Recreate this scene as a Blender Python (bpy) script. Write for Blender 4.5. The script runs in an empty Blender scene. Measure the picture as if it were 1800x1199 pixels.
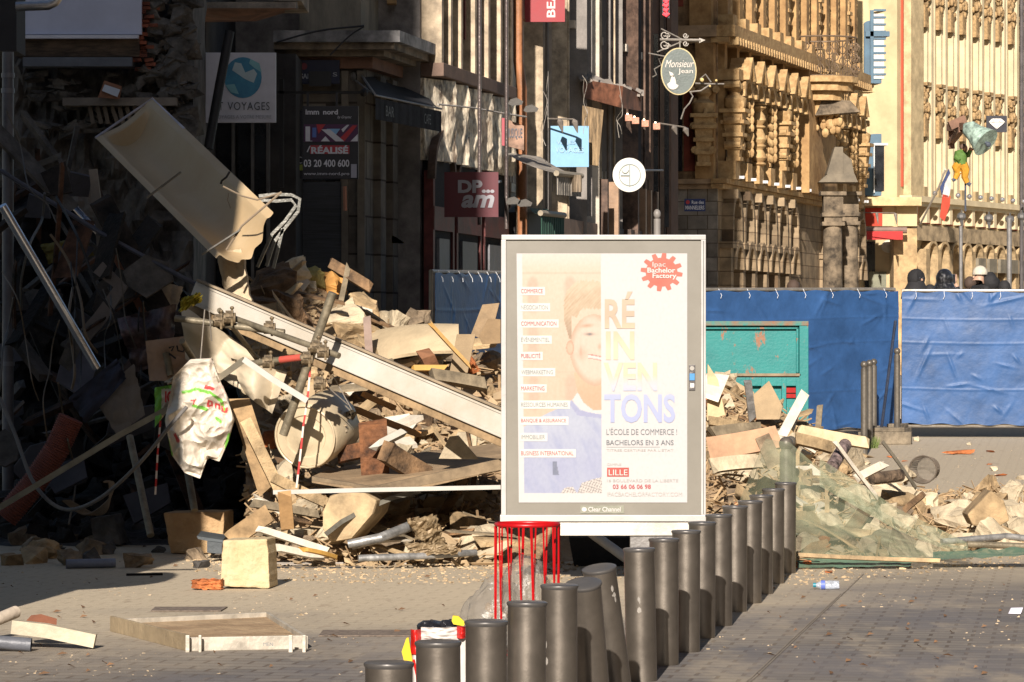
import bpy, bmesh, math, random
from mathutils import Vector, Matrix, noise
SC = bpy.context.scene; COL = SC.collection
R = math.radians; F = 6500.0; EYE = 1.7
# ---- camera
cam = bpy.data.objects.new('camera', bpy.data.cameras.new('camera')); COL.objects.link(cam)
cam.location = (0, 0, EYE); cam.rotation_euler = (R(90), 0, 0)
cam.data.lens = 36*F/1800; cam.data.sensor_width = 36; cam.data.clip_start = .5; cam.data.clip_end = 2000
SC.camera = cam
# ---- sky and sun
SUN_EL, SUN_AZ = 25.0, 7.0        # light travels forward (+Y) and 7 degrees to the right
w = bpy.data.worlds.new('World'); SC.world = w; w.use_nodes = True
nt = w.node_tree; sky = nt.nodes.new('ShaderNodeTexSky'); sky.sky_type = 'NISHITA'; sky.sun_disc = False
sky.sun_elevation = R(SUN_EL); sky.sun_rotation = R(180+SUN_AZ)
nt.links.new(sky.outputs[0], nt.nodes['Background'].inputs[0]); nt.nodes['Background'].inputs[1].default_value = .05
sl = bpy.data.lights.new('sun', 'SUN'); sl.energy = 5.0; sl.angle = R(.5); sl.color = (1, .915, .835)
sun = bpy.data.objects.new('sun', sl); COL.objects.link(sun)
dv = Vector((math.sin(R(SUN_AZ))*math.cos(R(SUN_EL)), math.cos(R(SUN_AZ))*math.cos(R(SUN_EL)), -math.sin(R(SUN_EL))))
sun.rotation_euler = dv.to_track_quat('-Z', 'Y').to_euler()
SC.view_settings.view_transform = 'Standard'; SC.view_settings.look = 'None'
SC.view_settings.exposure = .8; SC.view_settings.gamma = 1
rnd = random.Random(7)
U = rnd.uniform
# ---- geometry helpers
def P(x, y, D): return Vector(((x-900)/F*D, D, EYE-(y-600)/F*D))
def G(Y): return 0.0 if Y < 31 else min((Y-31)*.0155, .6)
def PG(x, y):                     # pixel on the ground
    D = EYE*F/(y-600)
    for _ in range(12): D = (EYE-G(D))*F/(y-600)
    return Vector(((x-900)/F*D, D, G(D)))
def V(*a): return Vector(a)
def lin(c): return tuple((v/255/12.92 if v/255 <= .04045 else ((v/255+.055)/1.055)**2.4) for v in c)
def A(r, g, b, k=1.7): return tuple(min(.85, v/k) for v in lin((r, g, b)))
def interp(x, tab):
    if x <= tab[0][0]: return tab[0][1]
    for (a, p), (b, q) in zip(tab, tab[1:]):
        if x <= b: return p+(q-p)*(x-a)/(b-a)
    return tab[-1][1]
def wloc(o):
    v = Vector((0, 0, 0))
    while o is not None: v += o.location; o = o.parent
    return v
def tag(o, label=None, cat=None, group=None, kind=None):
    if label: o['label'] = label
    if cat: o['category'] = cat
    if group: o['group'] = group
    if kind: o['kind'] = kind
    return o
def thing(name, label, cat, loc, group=None):
    o = bpy.data.objects.new(name, None); COL.objects.link(o); o.location = loc; o.empty_display_size = .1
    return tag(o, label, cat, group)
class MB:
    def __init__(s): s.v = []; s.f = []; s.smooth = False; s.col = None
    def add(s, vs, fs):
        n = len(s.v); s.v += [Vector(v) for v in vs]; s.f += [tuple(i+n for i in f) for f in fs]; return s
    def hexa(s, p):               # p: 4 bottom, 4 top
        return s.add(p, [(3, 2, 1, 0), (4, 5, 6, 7), (0, 1, 5, 4), (1, 2, 6, 5), (2, 3, 7, 6), (3, 0, 4, 7)])
    def box(s, c, sz, rot=None):
        c = Vector(c); hx, hy, hz = sz[0]/2, sz[1]/2, sz[2]/2
        q = [Vector((a*hx, b*hy, e*hz)) for e in (-1, 1) for a, b in ((-1, -1), (1, -1), (1, 1), (-1, 1))]
        if rot is not None: q = [rot @ v for v in q]
        return s.hexa([c+v for v in q])
    def prism(s, pts, th):        # pts: planar outline, th: thickness vector
        n = len(pts); th = Vector(th); p = [Vector(v) for v in pts]
        return s.add(p+[v+th for v in p], [tuple(range(n)), tuple(range(2*n-1, n-1, -1))]+[(i, i+n, (i+1) % n+n, (i+1) % n) for i in range(n)])
    def bar(s, a, b, w_, h_, up=(0, 0, 1)):
        a = Vector(a); b = Vector(b); d = (b-a); L = d.length; d.normalize(); up = Vector(up)
        x = d.cross(up)
        if x.length < 1e-4: x = d.cross(Vector((1, 0, 0)))
        x.normalize(); z = x.cross(d)
        return s.box((a+b)/2, (w_, L, h_), Matrix((x, d, z)).transposed())
    def tube(s, pts, r, n=8, cap=True, r1=None):
        pts = [Vector(p) for p in pts]; m = len(pts); base = len(s.v); prev = None
        for i, p in enumerate(pts):
            d = (pts[min(i+1, m-1)]-pts[max(i-1, 0)]).normalized()
            if prev is None:
                x = d.cross(Vector((0, 0, 1)))
                if x.length < .05: x = d.cross(Vector((1, 0, 0)))
            else: x = prev-d*prev.dot(d)
            x.normalize(); prev = x; y = d.cross(x)
            rr = r[i] if isinstance(r, (list, tuple)) else (r if r1 is None else r+(r1-r)*i/(m-1))
            for k in range(n):
                a = 2*math.pi*k/n; s.v.append(p+x*math.cos(a)*rr+y*math.sin(a)*rr)
        for i in range(m-1):
            for k in range(n):
                a = base+i*n+k; b = base+i*n+(k+1) % n; s.f.append((a, b, b+n, a+n))
        if cap: s.f.append(tuple(range(base+n-1, base-1, -1))); s.f.append(tuple(range(base+(m-1)*n, base+m*n)))
        return s
    def ell(s, c, r, n=10, m=7, rot=None, fn=None):   # ellipsoid
        c = Vector(c); base = len(s.v); r = Vector(r)
        for i in range(m+1):
            t = math.pi*i/m
            for k in range(n):
                a = 2*math.pi*k/n; q = Vector((math.sin(t)*math.cos(a), math.sin(t)*math.sin(a), math.cos(t)))
                if fn: q = q*fn(q)
                q = Vector((q.x*r.x, q.y*r.y, q.z*r.z))
                if rot is not None: q = rot @ q
                s.v.append(c+q)
        for i in range(m):
            for k in range(n):
                a = base+i*n+k; b = base+i*n+(k+1) % n; s.f.append((a, a+n, b+n, b))
        return s
    def grid(s, nu, nv, fn):
        base = len(s.v)
        for j in range(nv+1):
            for i in range(nu+1): s.v.append(Vector(fn(i/nu, j/nv)))
        for j in range(nv):
            for i in range(nu):
                a = base+j*(nu+1)+i; s.f.append((a, a+1, a+nu+2, a+nu+1))
        return s
    def sheet(s, nu, nv, fn, th):     # closed thin sheet
        th = Vector(th); s.grid(nu, nv, fn); n = (nu+1)*(nv+1); b = len(s.v)-n
        s.v += [v+th for v in s.v[b:b+n]]
        fs = [f for f in s.f if min(f) >= b]; s.f += [tuple(i+n for i in reversed(f)) for f in fs]
        w1 = nu+1; edge = [i for i in range(w1)]+[j*w1+nu for j in range(1, nv+1)]+[nv*w1+i for i in range(nu-1, -1, -1)]+[j*w1 for j in range(nv-1, 0, -1)]
        for i, e in enumerate(edge):
            g = edge[(i+1) % len(edge)]; s.f.append((b+g, b+e, b+e+n, b+g+n))
        return s
    def hull(s, pts):
        bm = bmesh.new(); [bm.verts.new(p) for p in pts]; r = bmesh.ops.convex_hull(bm, input=bm.verts)
        bmesh.ops.delete(bm, geom=[e for e in r['geom_interior'] if isinstance(e, bmesh.types.BMVert)], context='VERTS')
        bm.verts.ensure_lookup_table(); bm.verts.index_update(); b = len(s.v)
        s.v += [v.co.copy() for v in bm.verts]; s.f += [tuple(v.index+b for v in f.verts) for f in bm.faces]; bm.free(); return s
    def rough_hull(s, pts, k, seed=0):   # fractured lump: hull, then subdivided and broken up by noise
        bm = bmesh.new(); [bm.verts.new(p) for p in pts]; r = bmesh.ops.convex_hull(bm, input=bm.verts)
        bmesh.ops.delete(bm, geom=[e for e in r['geom_interior'] if isinstance(e, bmesh.types.BMVert)], context='VERTS')
        bmesh.ops.subdivide_edges(bm, edges=bm.edges, cuts=2, use_grid_fill=True); c = sum((Vector(p) for p in pts), Vector())/len(pts)
        for v in bm.verts:
            d = (v.co-c).normalized(); q_ = v.co/k; v.co += d*k*(.22*noise.noise(q_*1.7+V(seed, 0, 0))+.13*noise.noise(q_*4.5)-.05*abs(noise.noise(q_*9)))
        bm.verts.ensure_lookup_table(); bm.verts.index_update(); b = len(s.v)
        s.v += [v.co.copy() for v in bm.verts]; s.f += [tuple(v.index+b for v in f.verts) for f in bm.faces]; bm.free(); return s
    def build(s, name, mat, parent=None, label=None, cat=None, group=None, kind=None, smooth=None, bevel=0, loc=None, cols=None):
        if loc is None and parent is None and kind is None and s.v:
            xs = [v.x for v in s.v]; ys = [v.y for v in s.v]
            loc = Vector(((min(xs)+max(xs))/2, (min(ys)+max(ys))/2, min(v.z for v in s.v)))
        loc = Vector(loc) if loc is not None else Vector((0, 0, 0))
        off = wloc(parent)+loc if parent is not None else loc
        me = bpy.data.meshes.new(name); me.from_pydata([v-off for v in s.v], [], s.f); me.materials.append(mat)
        sm = s.smooth if smooth is None else smooth
        bm = bmesh.new(); bm.from_mesh(me); bmesh.ops.recalc_face_normals(bm, faces=bm.faces)
        if bevel:
            es = [e for e in bm.edges if len(e.link_faces) == 2 and e.calc_face_angle(0) > .6]
            bmesh.ops.bevel(bm, geom=es, offset=bevel, segments=2, profile=.6, affect='EDGES')
        if sm:
            for f in bm.faces: f.smooth = True
            for e in bm.edges:
                if len(e.link_faces) == 2 and e.calc_face_angle(0) > R(42): e.smooth = False
        bm.to_mesh(me); bm.free()
        if cols:
            at = me.color_attributes.new('col', 'FLOAT_COLOR', 'POINT')
            for i, c in enumerate(cols): at.data[i].color = (*c, 1)
        o = bpy.data.objects.new(name, me); COL.objects.link(o); o.location = loc
        if parent is not None: o.parent = parent
        return tag(o, label, cat, group, kind)
# ---- materials
MATS = {}
def M(name, c, rough=.8, metal=0, var=.18, scale=3, bump=.25, c2=None, amt=.5, bs=30, rv=0, alpha=1, stretch=(1, 1, 1), coat=0, spec=.4, trans=0):
    if name in MATS: return MATS[name]
    m = bpy.data.materials.new(name); m.use_nodes = True; t = m.node_tree; N = t.nodes.new; L = t.links.new
    b = t.nodes['Principled BSDF']; b.inputs['Roughness'].default_value = rough; b.inputs['Metallic'].default_value = metal
    b.inputs['Specular IOR Level'].default_value = spec; b.inputs['Coat Weight'].default_value = coat
    b.inputs['Alpha'].default_value = alpha; b.inputs['Transmission Weight'].default_value = trans
    tc = N('ShaderNodeTexCoord'); mp = N('ShaderNodeMapping'); mp.inputs['Scale'].default_value = stretch; L(tc.outputs['Object'], mp.inputs[0])
    n1 = N('ShaderNodeTexNoise'); n1.inputs['Scale'].default_value = scale; n1.inputs['Detail'].default_value = 9; n1.inputs['Roughness'].default_value = .65; L(mp.outputs[0], n1.inputs[0])
    cr = N('ShaderNodeValToRGB'); e = cr.color_ramp.elements
    c2 = c2 or tuple(v*(1-var*1.8) for v in c); e[0].position = .5-amt*.28; e[1].position = .5+amt*.28
    e[0].color = (*c2, 1); e[1].color = (*[min(1, v*(1+var*.5)) for v in c], 1); L(n1.outputs[0], cr.inputs[0]); out = cr.outputs[0]
    n2 = N('ShaderNodeTexNoise'); n2.inputs['Scale'].default_value = bs; n2.inputs['Detail'].default_value = 6; L(mp.outputs[0], n2.inputs[0])
    if rv:
        oi = N('ShaderNodeObjectInfo'); ma = N('ShaderNodeMapRange'); ma.inputs[3].default_value = 1-rv; ma.inputs[4].default_value = 1+rv*.6
        L(oi.outputs['Random'], ma.inputs[0]); mx = N('ShaderNodeVectorMath'); mx.operation = 'SCALE'; L(out, mx.inputs[0]); L(ma.outputs[0], mx.inputs['Scale']); out = mx.outputs[0]
    L(out, b.inputs['Base Color'])
    if bump:
        bp = N('ShaderNodeBump'); bp.inputs['Strength'].default_value = bump; bp.inputs['Distance'].default_value = .02; L(n2.outputs[0], bp.inputs['Height']); L(bp.outputs[0], b.inputs['Normal'])
    rr = N('ShaderNodeMapRange'); rr.inputs[3].default_value = max(.03, rough-.12); rr.inputs[4].default_value = min(1, rough+.12); L(n1.outputs[0], rr.inputs[0]); L(rr.outputs[0], b.inputs['Roughness'])
    MATS[name] = m; return m
def blocks(name, c, mortar, d, bw, bh, rough=.85, var=.25, scale=1.2, msize=.012, bump=.5):   # ashlar / brick courses laid along direction d
    m = M(name, c, rough, 0, var, scale); t = m.node_tree; N = t.nodes.new; L = t.links.new; b = t.nodes['Principled BSDF']
    gp = N('ShaderNodeNewGeometry'); vd = N('ShaderNodeVectorMath'); vd.operation = 'DOT_PRODUCT'; vd.inputs[1].default_value = (d[0], d[1], 0); L(gp.outputs['Position'], vd.inputs[0])
    sx = N('ShaderNodeSeparateXYZ'); L(gp.outputs['Position'], sx.inputs[0]); cx = N('ShaderNodeCombineXYZ'); L(vd.outputs['Value'], cx.inputs[0]); L(sx.outputs[2], cx.inputs[1])
    br = N('ShaderNodeTexBrick'); br.inputs['Scale'].default_value = 1; br.inputs['Brick Width'].default_value = bw; br.inputs['Row Height'].default_value = bh; br.inputs['Mortar Size'].default_value = msize
    br.inputs['Color1'].default_value = (1, 1, 1, 1); br.inputs['Color2'].default_value = (.62, .6, .58, 1); br.inputs['Mortar'].default_value = (*mortar, 1); L(cx.outputs[0], br.inputs[0])
    old = b.inputs['Base Color'].links[0].from_socket; mx = N('ShaderNodeMix'); mx.data_type = 'RGBA'; mx.blend_type = 'MULTIPLY'; mx.inputs[0].default_value = 1
    L(old, mx.inputs[6]); L(br.outputs[0], mx.inputs[7]); L(mx.outputs[2], b.inputs['Base Color'])
    bp = N('ShaderNodeBump'); bp.invert = True; bp.inputs['Strength'].default_value = bump; bp.inputs['Distance'].default_value = .02; L(br.outputs['Fac'], bp.inputs['Height'])
    if b.inputs['Normal'].links: L(b.inputs['Normal'].links[0].from_socket, bp.inputs['Normal'])
    L(bp.outputs[0], b.inputs['Normal']); return m
def attr_mat(name, rough=.6, coat=.0):
    m = bpy.data.materials.new(name); m.use_nodes = True; t = m.node_tree; a = t.nodes.new('ShaderNodeAttribute'); a.attribute_name = 'col'
    b = t.nodes['Principled BSDF']; b.inputs['Roughness'].default_value = rough; b.inputs['Coat Weight'].default_value = coat
    nz = t.nodes.new('ShaderNodeTexNoise'); nz.inputs['Scale'].default_value = 60
    mx = t.nodes.new('ShaderNodeMix'); mx.data_type = 'RGBA'; mx.inputs[0].default_value = .06; t.links.new(a.outputs[0], mx.inputs[6]); t.links.new(nz.outputs[0], mx.inputs[7]); t.links.new(mx.outputs[2], b.inputs['Base Color']); return m
def emis(name, c, s):
    m = bpy.data.materials.new(name); m.use_nodes = True; b = m.node_tree.nodes['Principled BSDF']; b.inputs['Base Color'].default_value = (*c, 1)
    b.inputs['Emission Color'].default_value = (*c, 1); b.inputs['Emission Strength'].default_value = s; return m
def plain(name, c, rough=.5): return M(name, c, rough, 0, .05, 8, 0)
# ---- lettering: fitted into a pixel box on the plane at distance D (frontal) or in a frame
def lettering(s, x0, y0, x1, y1, D, mat, parent, bold=0, shear=0, name='lettering', frame=None, sp=1.0):
    cu = bpy.data.curves.new('t', 'FONT'); cu.body = s; cu.offset = bold; cu.shear = shear; cu.extrude = 0; cu.resolution_u = 3; cu.space_character = sp
    o = bpy.data.objects.new('t', cu); COL.objects.link(o); dg = bpy.context.evaluated_depsgraph_get(); dg.update()
    me = bpy.data.meshes.new_from_object(o.evaluated_get(dg)); bpy.data.objects.remove(o); bpy.data.curves.remove(cu)
    vs = [v.co.copy() for v in me.vertices]; fs = [tuple(p.vertices) for p in me.polygons]; bpy.data.meshes.remove(me)
    if not vs: return None
    ax = min(v.x for v in vs); bx = max(v.x for v in vs); ay = min(v.y for v in vs); by = max(v.y for v in vs)
    mb = MB()
    fn = frame or (lambda px, py, e: P(px, py, D)+Vector((0, -e, 0)))
    mb.add([fn(x0+(v.x-ax)/(bx-ax)*(x1-x0), y1+(v.y-ay)/(by-ay)*(y0-y1), .003+v.z*.2) for v in vs], fs)
    me2 = bpy.data.meshes.new(name); off = wloc(parent); me2.from_pydata([v-off for v in mb.v], [], mb.f); me2.materials.append(mat)
    o = bpy.data.objects.new(name, me2); COL.objects.link(o); o.parent = parent; return o
# ---- facade frame
class Fac:
    def __init__(s, O, d): s.O = Vector((O[0], O[1], 0)); s.d = Vector((d[0], d[1], 0)).normalized(); s.n = Vector((s.d.y, -s.d.x, 0))
    def pt(s, a, o, z): return s.O+s.d*a+s.n*o+Vector((0, 0, z))
    def s(s, px, o=0):
        k = (px-900)/F; O = s.O+s.n*o; return (k*O.y-O.x)/(s.d.x-k*s.d.y)
    def z(s, px, py): return EYE-(py-600)/F*s.pt(s.s(px), 0, 0).y
    def bx(s, mb, a0, a1, o0, o1, z0, z1): return mb.hexa([s.pt(a, o, z) for z in (z0, z1) for a, o in ((a0, o0), (a1, o0), (a1, o1), (a0, o1))])
    def arch(s, mb, a0, a1, z0, z1, o0, o1, n=10, pointed=0):     # solid arch-headed shape
        c = (a0+a1)/2; r = (a1-a0)/2; pts = [(a0, z0), (a1, z0)]
        for i in range(n+1):
            t = math.pi*i/n; pts.append((c+r*math.cos(t), z1-r+r*math.sin(t)*(1+pointed)))
        return mb.prism([s.pt(a, o0, z) for a, z in pts], s.n*(o1-o0))
    def ring(s, mb, a0, a1, z1, w_, o0, o1, n=10, pointed=0):      # archivolt
        c = (a0+a1)/2; r = (a1-a0)/2
        for i in range(n):
            t, u = math.pi*i/n, math.pi*(i+1)/n
            q = [(c+r*math.cos(t), z1-r+r*math.sin(t)*(1+pointed)), (c+r*math.cos(u), z1-r+r*math.sin(u)*(1+pointed)), (c+(r+w_)*math.cos(u), z1-r+(r+w_)*math.sin(u)*(1+pointed)), (c+(r+w_)*math.cos(t), z1-r+(r+w_)*math.sin(t)*(1+pointed))]
            mb.prism([s.pt(a, o0, z) for a, z in q], s.n*(o1-o0))
        return mb
# ================= setting: ground =================
def ground_material():
    m = bpy.data.materials.new('paving'); m.use_nodes = True; t = m.node_tree; N = t.nodes.new; L = t.links.new; b = t.nodes['Principled BSDF']
    g = N('ShaderNodeNewGeometry'); rot = N('ShaderNodeMapping'); rot.inputs['Rotation'].default_value = (0, 0, R(8.7)); L(g.outputs['Position'], rot.inputs[0])
    def noise_(sc, src, det=8, st=None, rough=.6):
        mp = N('ShaderNodeMapping'); mp.inputs['Scale'].default_value = st or (1, 1, 1); L(src, mp.inputs[0])
        n = N('ShaderNodeTexNoise'); n.inputs['Scale'].default_value = sc; n.inputs['Detail'].default_value = det; n.inputs['Roughness'].default_value = rough; L(mp.outputs[0], n.inputs[0]); return n.outputs[0]
    def mix(f, a, c, typ='MIX'):
        x = N('ShaderNodeMix'); x.data_type = 'RGBA'; x.blend_type = typ
        for i, v in ((0, f), (6, a), (7, c)):
            if isinstance(v, (float, int)): x.inputs[i].default_value = v
            elif isinstance(v, tuple): x.inputs[i].default_value = (*v, 1)
            else: L(v, x.inputs[i])
        return x.outputs[2]
    def ramp(src, p0, p1):
        x = N('ShaderNodeMapRange'); x.inputs[1].default_value = p0; x.inputs[2].default_value = p1; x.interpolation_type = 'SMOOTHSTEP'; L(src, x.inputs[0]); return x.outputs[0]
    def math_(op, a, c):
        x = N('ShaderNodeMath'); x.operation = op
        for i, v in enumerate((a, c)):
            if isinstance(v, (float, int)): x.inputs[i].default_value = v
            else: L(v, x.inputs[i])
        return x.outputs[0]
    br = N('ShaderNodeTexBrick'); br.inputs['Scale'].default_value = 1; br.inputs['Brick Width'].default_value = .24; br.inputs['Row Height'].default_value = .16; br.inputs['Mortar Size'].default_value = .012; br.inputs['Mortar Smooth'].default_value = .3
    br.inputs['Color1'].default_value = (.115, .106, .1, 1); br.inputs['Color2'].default_value = (.185, .165, .142, 1); br.inputs['Mortar'].default_value = (.09, .07, .055, 1); L(rot.outputs[0], br.inputs[0])
    slate = mix(ramp(noise_(.6, g.outputs['Position']), .4, .65), br.outputs[0], (.2, .172, .145), 'MIX')
    slate = mix(.55, br.outputs[0], slate); slate = mix(math_('MULTIPLY', ramp(noise_(.45, g.outputs['Position'], 6, (1, .5, 1)), .42, .6), .55), slate, (.125, .12, .13))
    dustc = mix(noise_(14, g.outputs['Position']), (.37, .305, .21), (.52, .435, .31))
    dustc = mix(ramp(noise_(45, g.outputs['Position']), .56, .7), dustc, (.33, .26, .185))
    dustc = mix(math_('MULTIPLY', br.outputs['Fac'], .25), dustc, (.2, .15, .1))
    sx = N('ShaderNodeSeparateXYZ'); L(g.outputs['Position'], sx.inputs[0])
    y2 = math_('ADD', sx.outputs[1], math_('MULTIPLY', math_('SUBTRACT', noise_(.55, g.outputs['Position'], 5), .5), 9.0))
    y3 = math_('SUBTRACT', y2, math_('MULTIPLY', math_('MAXIMUM', sx.outputs[0], 0), 1.6))
    f = math_('MAXIMUM', ramp(y3, 17.8, 24.5), math_('MULTIPLY', ramp(noise_(2.2, g.outputs['Position'], 6, (1, .35, 1)), .48, .66), .38))
    far = math_('MULTIPLY', ramp(sx.outputs[1], 34, 42), .35)
    c = mix(f, slate, dustc); c = mix(far, c, (.35, .29, .21))
    st = ramp(noise_(7, g.outputs['Position'], 6, (1.0, .25, 1)), .6, .68); c = mix(math_('MULTIPLY', st, .3), c, (.2, .14, .09))
    L(c, b.inputs['Base Color']); b.inputs['Roughness'].default_value = .8; b.inputs['Specular IOR Level'].default_value = .35
    bp = N('ShaderNodeBump'); bp.inputs['Strength'].default_value = .5; bp.inputs['Distance'].default_value = .012; bp.invert = True
    L(math_('ADD', math_('MULTIPLY', br.outputs['Fac'], math_('SUBTRACT', 1.0, math_('MULTIPLY', f, .85))), math_('MULTIPLY', noise_(30, g.outputs['Position']), -1.2)), bp.inputs['Height']); L(bp.outputs[0], b.inputs['Normal']); return m
g = MB(); ys = [-60, 0, 31]+[31+.5*i*4 for i in range(1, 20)]+[75, 400]
g.grid(1, len(ys)-1, lambda u, v: (-150+300*u, ys[round(v*(len(ys)-1))], G(ys[round(v*(len(ys)-1))])))
g.build('ground', ground_material(), kind='structure', label='street paving of dark setts under pale dust')
dark_joint = M('drain_joint', (.24, .2, .155), .9, bump=.3)
for x0, x1, y0, y1 in ((1350, 1478, 1165, 1045), (1320, 1518, 1199, 1010)):
    a = PG(x0, y0); b = PG(x1, y1); d = (b-a).normalized(); a = a-d*(4 if x0 != 1160 else 0); n = Vector((d.y, -d.x, 0))*.004
    q = MB(); q.add([a-n+V(0, 0, .004), b-n+V(0, 0, .004), b+n+V(0, 0, .004), a+n+V(0, 0, .004)], [(0, 1, 2, 3)]); q.build('gutter_joint', dark_joint, kind='structure')
# iron grates and patches in the square
for x0, x1, y0, y1, c in ((265, 400, 1069, 1076, 1), (560, 745, 1110, 1120, 0)):
    q = MB(); a, b2, c2, d2 = PG(x0, y1), PG(x1-12, y1), PG(x1, y0), PG(x0+8, y0)
    q.prism([p+V(0, 0, .002) for p in (a, b2, c2, d2)], (0, 0, .006)); q.build('drain_grate', M('old_iron', (.22, .17, .13), .9, 0, .5, scale=40, amt=1), label='flat rusty grate in the paving near the '+('frame tray' if c else 'striped sack'), cat='drain grate')
# ================= buildings =================
glass = M('dark_glass', (.02, .022, .026), .12, 0, .3, 2, .05, spec=.6)
near_black = M('near_black', (.022, .021, .022), .95, scale=2, bump=.6)  # near-black fill for arch openings, cracks and black boards
# house outside the frame whose shadow falls over the left half
hb = thing('town_house', 'tall plain town house standing left of the view beside the street', 'house', (-6, 8, 0))
q = MB(); q.hexa([V(*p) for z in (0, 16) for p in ((-13, 6, z), (-5.6, 6, z), (-3.45, 21.3, z), (-13, 21.3, z))]); q.build('wall', M('house_wall', (.32, .25, .2), .9), hb)
for i in range(5):
    for z in (4, 7.5, 11, 14):
        q = MB(); a = 8+i*2.6; x = -5.6+1.91*(a-6)/15.3; q.box((x-.02+.04, a+.5, z+1), (.12, 1.0, 1.8)); q.build('window', glass, hb)
q = MB(); q.hexa([V(*p) for z in (16, 24) for p in ((-13, 6.3, z), (-6, 6.3, z), (-4.3, 21.2, z), (-13, 21.2, z))]); q.build('roof', M('slate_roof', (.09, .09, .1), .7), hb)
tw = M('town_wall', (.12, .1, .085), .9)
for nm, lab, x0, x1, y0, y1, h in (('town_house', 'plain house closing the square behind the viewpoint', -30, 30, -48, -38, 17), ('town_house', 'plain house lining the square out of view on the right', 9, 22, -30, 36, 17), ('town_house', 'plain house lining the street out of view on the far left', -34, -14, -36, 4, 13)):
    t = thing(nm, lab, 'house', ((x0+x1)/2, (y0+y1)/2, 0)); q = MB(); q.hexa([V(*p) for z in (0, h) for p in ((x0, y0, z), (x1, y0, z), (x1, y1, z), (x0, y1, z))]); q.build('wall', tw, t)
    q = MB(); q.hexa([V(*p) for z, i in ((h, -.4), (h+2, 2.5)) for p in ((x0+i, y0+i, z+.001), (x1-i, y0+i, z+.001), (x1-i, y1-i, z+.001), (x0+i, y1-i, z+.001))]); q.build('roof', M('slate_roof', (.09, .09, .1), .7), t)
ov = thing('shadow_board', 'added unseen oval board that casts its shade on the paving', 'sign', (-3.3, 21.4, 1.75))  # added out of view only to cast a rounded shadow on the paving
q = MB(); q.prism([V(-3.36+.33*math.cos(t), 21.42, 2.25+(.42+.08*math.sin(2*t))*math.sin(t)) for t in [i*.3 for i in range(21)]], (0, .05, 0)); q.build('panel', near_black, ov); q = MB(); q.bar(V(-3.8, 21.3, 2.85), V(-3.1, 21.45, 2.85), .05, .05); q.build('bracket', near_black, ov)
# ---- collapsed building behind the heap (far left)
cb = thing('collapsed_building', 'gutted shaded building with torn brick and white board above the heap', 'building', (-4, 37, 0))
D0 = 37.0
rub = M('torn_masonry', (.11, .1, .088), .95, 0, .5, 3.5, 1.0, c2=(.045, .04, .036), bs=12)
q = MB()
def wobble(x, y, a=.08): return a*(noise.noise(Vector((x*1.3, y*1.3, 3)))+.6*noise.noise(Vector((x*4, y*4, 9))))
q.sheet(60, 60, lambda u, v: P(-120+460*u, 1000-1080*v, D0)+V(0, wobble(u*8, v*14, .22), 0), (0, 1.5, 0)); q.build('wall', rub, cb)
redb = M('broken_brick', (.33, .1, .055), .9, 0, .4, 9, .6, rv=.3)
q = MB(); rr = random.Random(3)
for row in range(16):
    y = 8+row*7.6
    for k in range(rr.choice((2, 3, 4))):
        x = 248+rr.uniform(-16, 10)+k*13-(row > 8)*6
        if x < 275: q.box(P(x, y, D0-.32)+V(0, U(-.04, .04), 0), (.075+rr.random()*.02, .11, .034), Matrix.Rotation(rr.uniform(-.15, .15), 3, 'Y'))
q.build('brickwork', redb, cb, label='row of torn red bricks')
q = MB(); stn = M('rough_stone', (.12, .108, .095), .95, 0, .4, 5, .9)
for i in range(90):
    x, y = rr.uniform(252, 342), rr.uniform(-20, 240); c = P(x, y, D0-.3); s = rr.uniform(.05, .15)
    q.hull([c+V(rr.uniform(-s, s)*1.3, rr.uniform(-.1, .1), rr.uniform(-s, s)) for _ in range(11)])
for i in range(60):
    x, y = rr.uniform(60, 250), rr.uniform(125, 240); c = P(x, y, D0-.2); s = rr.uniform(.04, .1)
    q.hull([c+V(rr.uniform(-s, s)*1.6, rr.uniform(-.08, .08), rr.uniform(-s, s)*.6) for _ in range(11)])
q.build('stonework', stn, cb)
def part_px(name, mat, par, x0, x1, y0, y1, D, th, label=None, lift=0, bevel=0):
    q = MB(); q.hexa([P(x, y, D)+V(0, t, 0) for y in (y1, y0) for x, t in ((x0, 0), (x1, 0), (x1, th), (x0, th))]); return q.build(name, mat, par, label, bevel=bevel)
part_px('board', M('white_board', (.52, .55, .68), .6, 0, .06, 2, .05), cb, 30, 249, -40, 61, D0-.45, .12, 'pale blue white board')
part_px('board_edge', M('board_edge', (.62, .63, .7), .6, 0, .1), cb, 30, 243, 62, 68, D0-.5, .14)
part_px('lintel', M('old_beam', (.11, .075, .05), .9, 0, .4, 4, .6, stretch=(1, 5, 5)), cb, 30, 245, 69, 100, D0-.42, .3)
part_px('ledge', M('slate_ledge', (.12, .13, .15), .8), cb, 40, 232, 101, 117, D0-.5, .4)
part_px('ledge', M('pale_ledge', (.2, .17, .14), .9), cb, 110, 310, 172, 186, D0-.5, .4)
q = MB()
for i in range(11): a = 158+i*13; q.bar(P(a, 188, D0-.4), P(a+rr.uniform(3, 12), 218, D0-.4), .05, .04)
q.build('lath', M('lath', (.16, .13, .1), .9), cb)
part_px('pier', M('dark_pier', (.035, .033, .035), .8), cb, -60, 29, -60, 90, 33, .6)
q = MB(); q.prism([P(x, y, D0-.62) for x, y in ((184, 149), (211, 158), (206, 171), (179, 160))], (0, .02, 0)); q.build('paper_notice', plain('notice_paper', (.5, .55, .62)), cb)
q = MB(); q.prism([P(x, y, D0-.58) for x, y in ((183, 142), (214, 152), (210, 175), (172, 172))], (0, .02, 0)); q.build('cardboard', M('cardboard', (.25, .12, .07), .9), cb)
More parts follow.
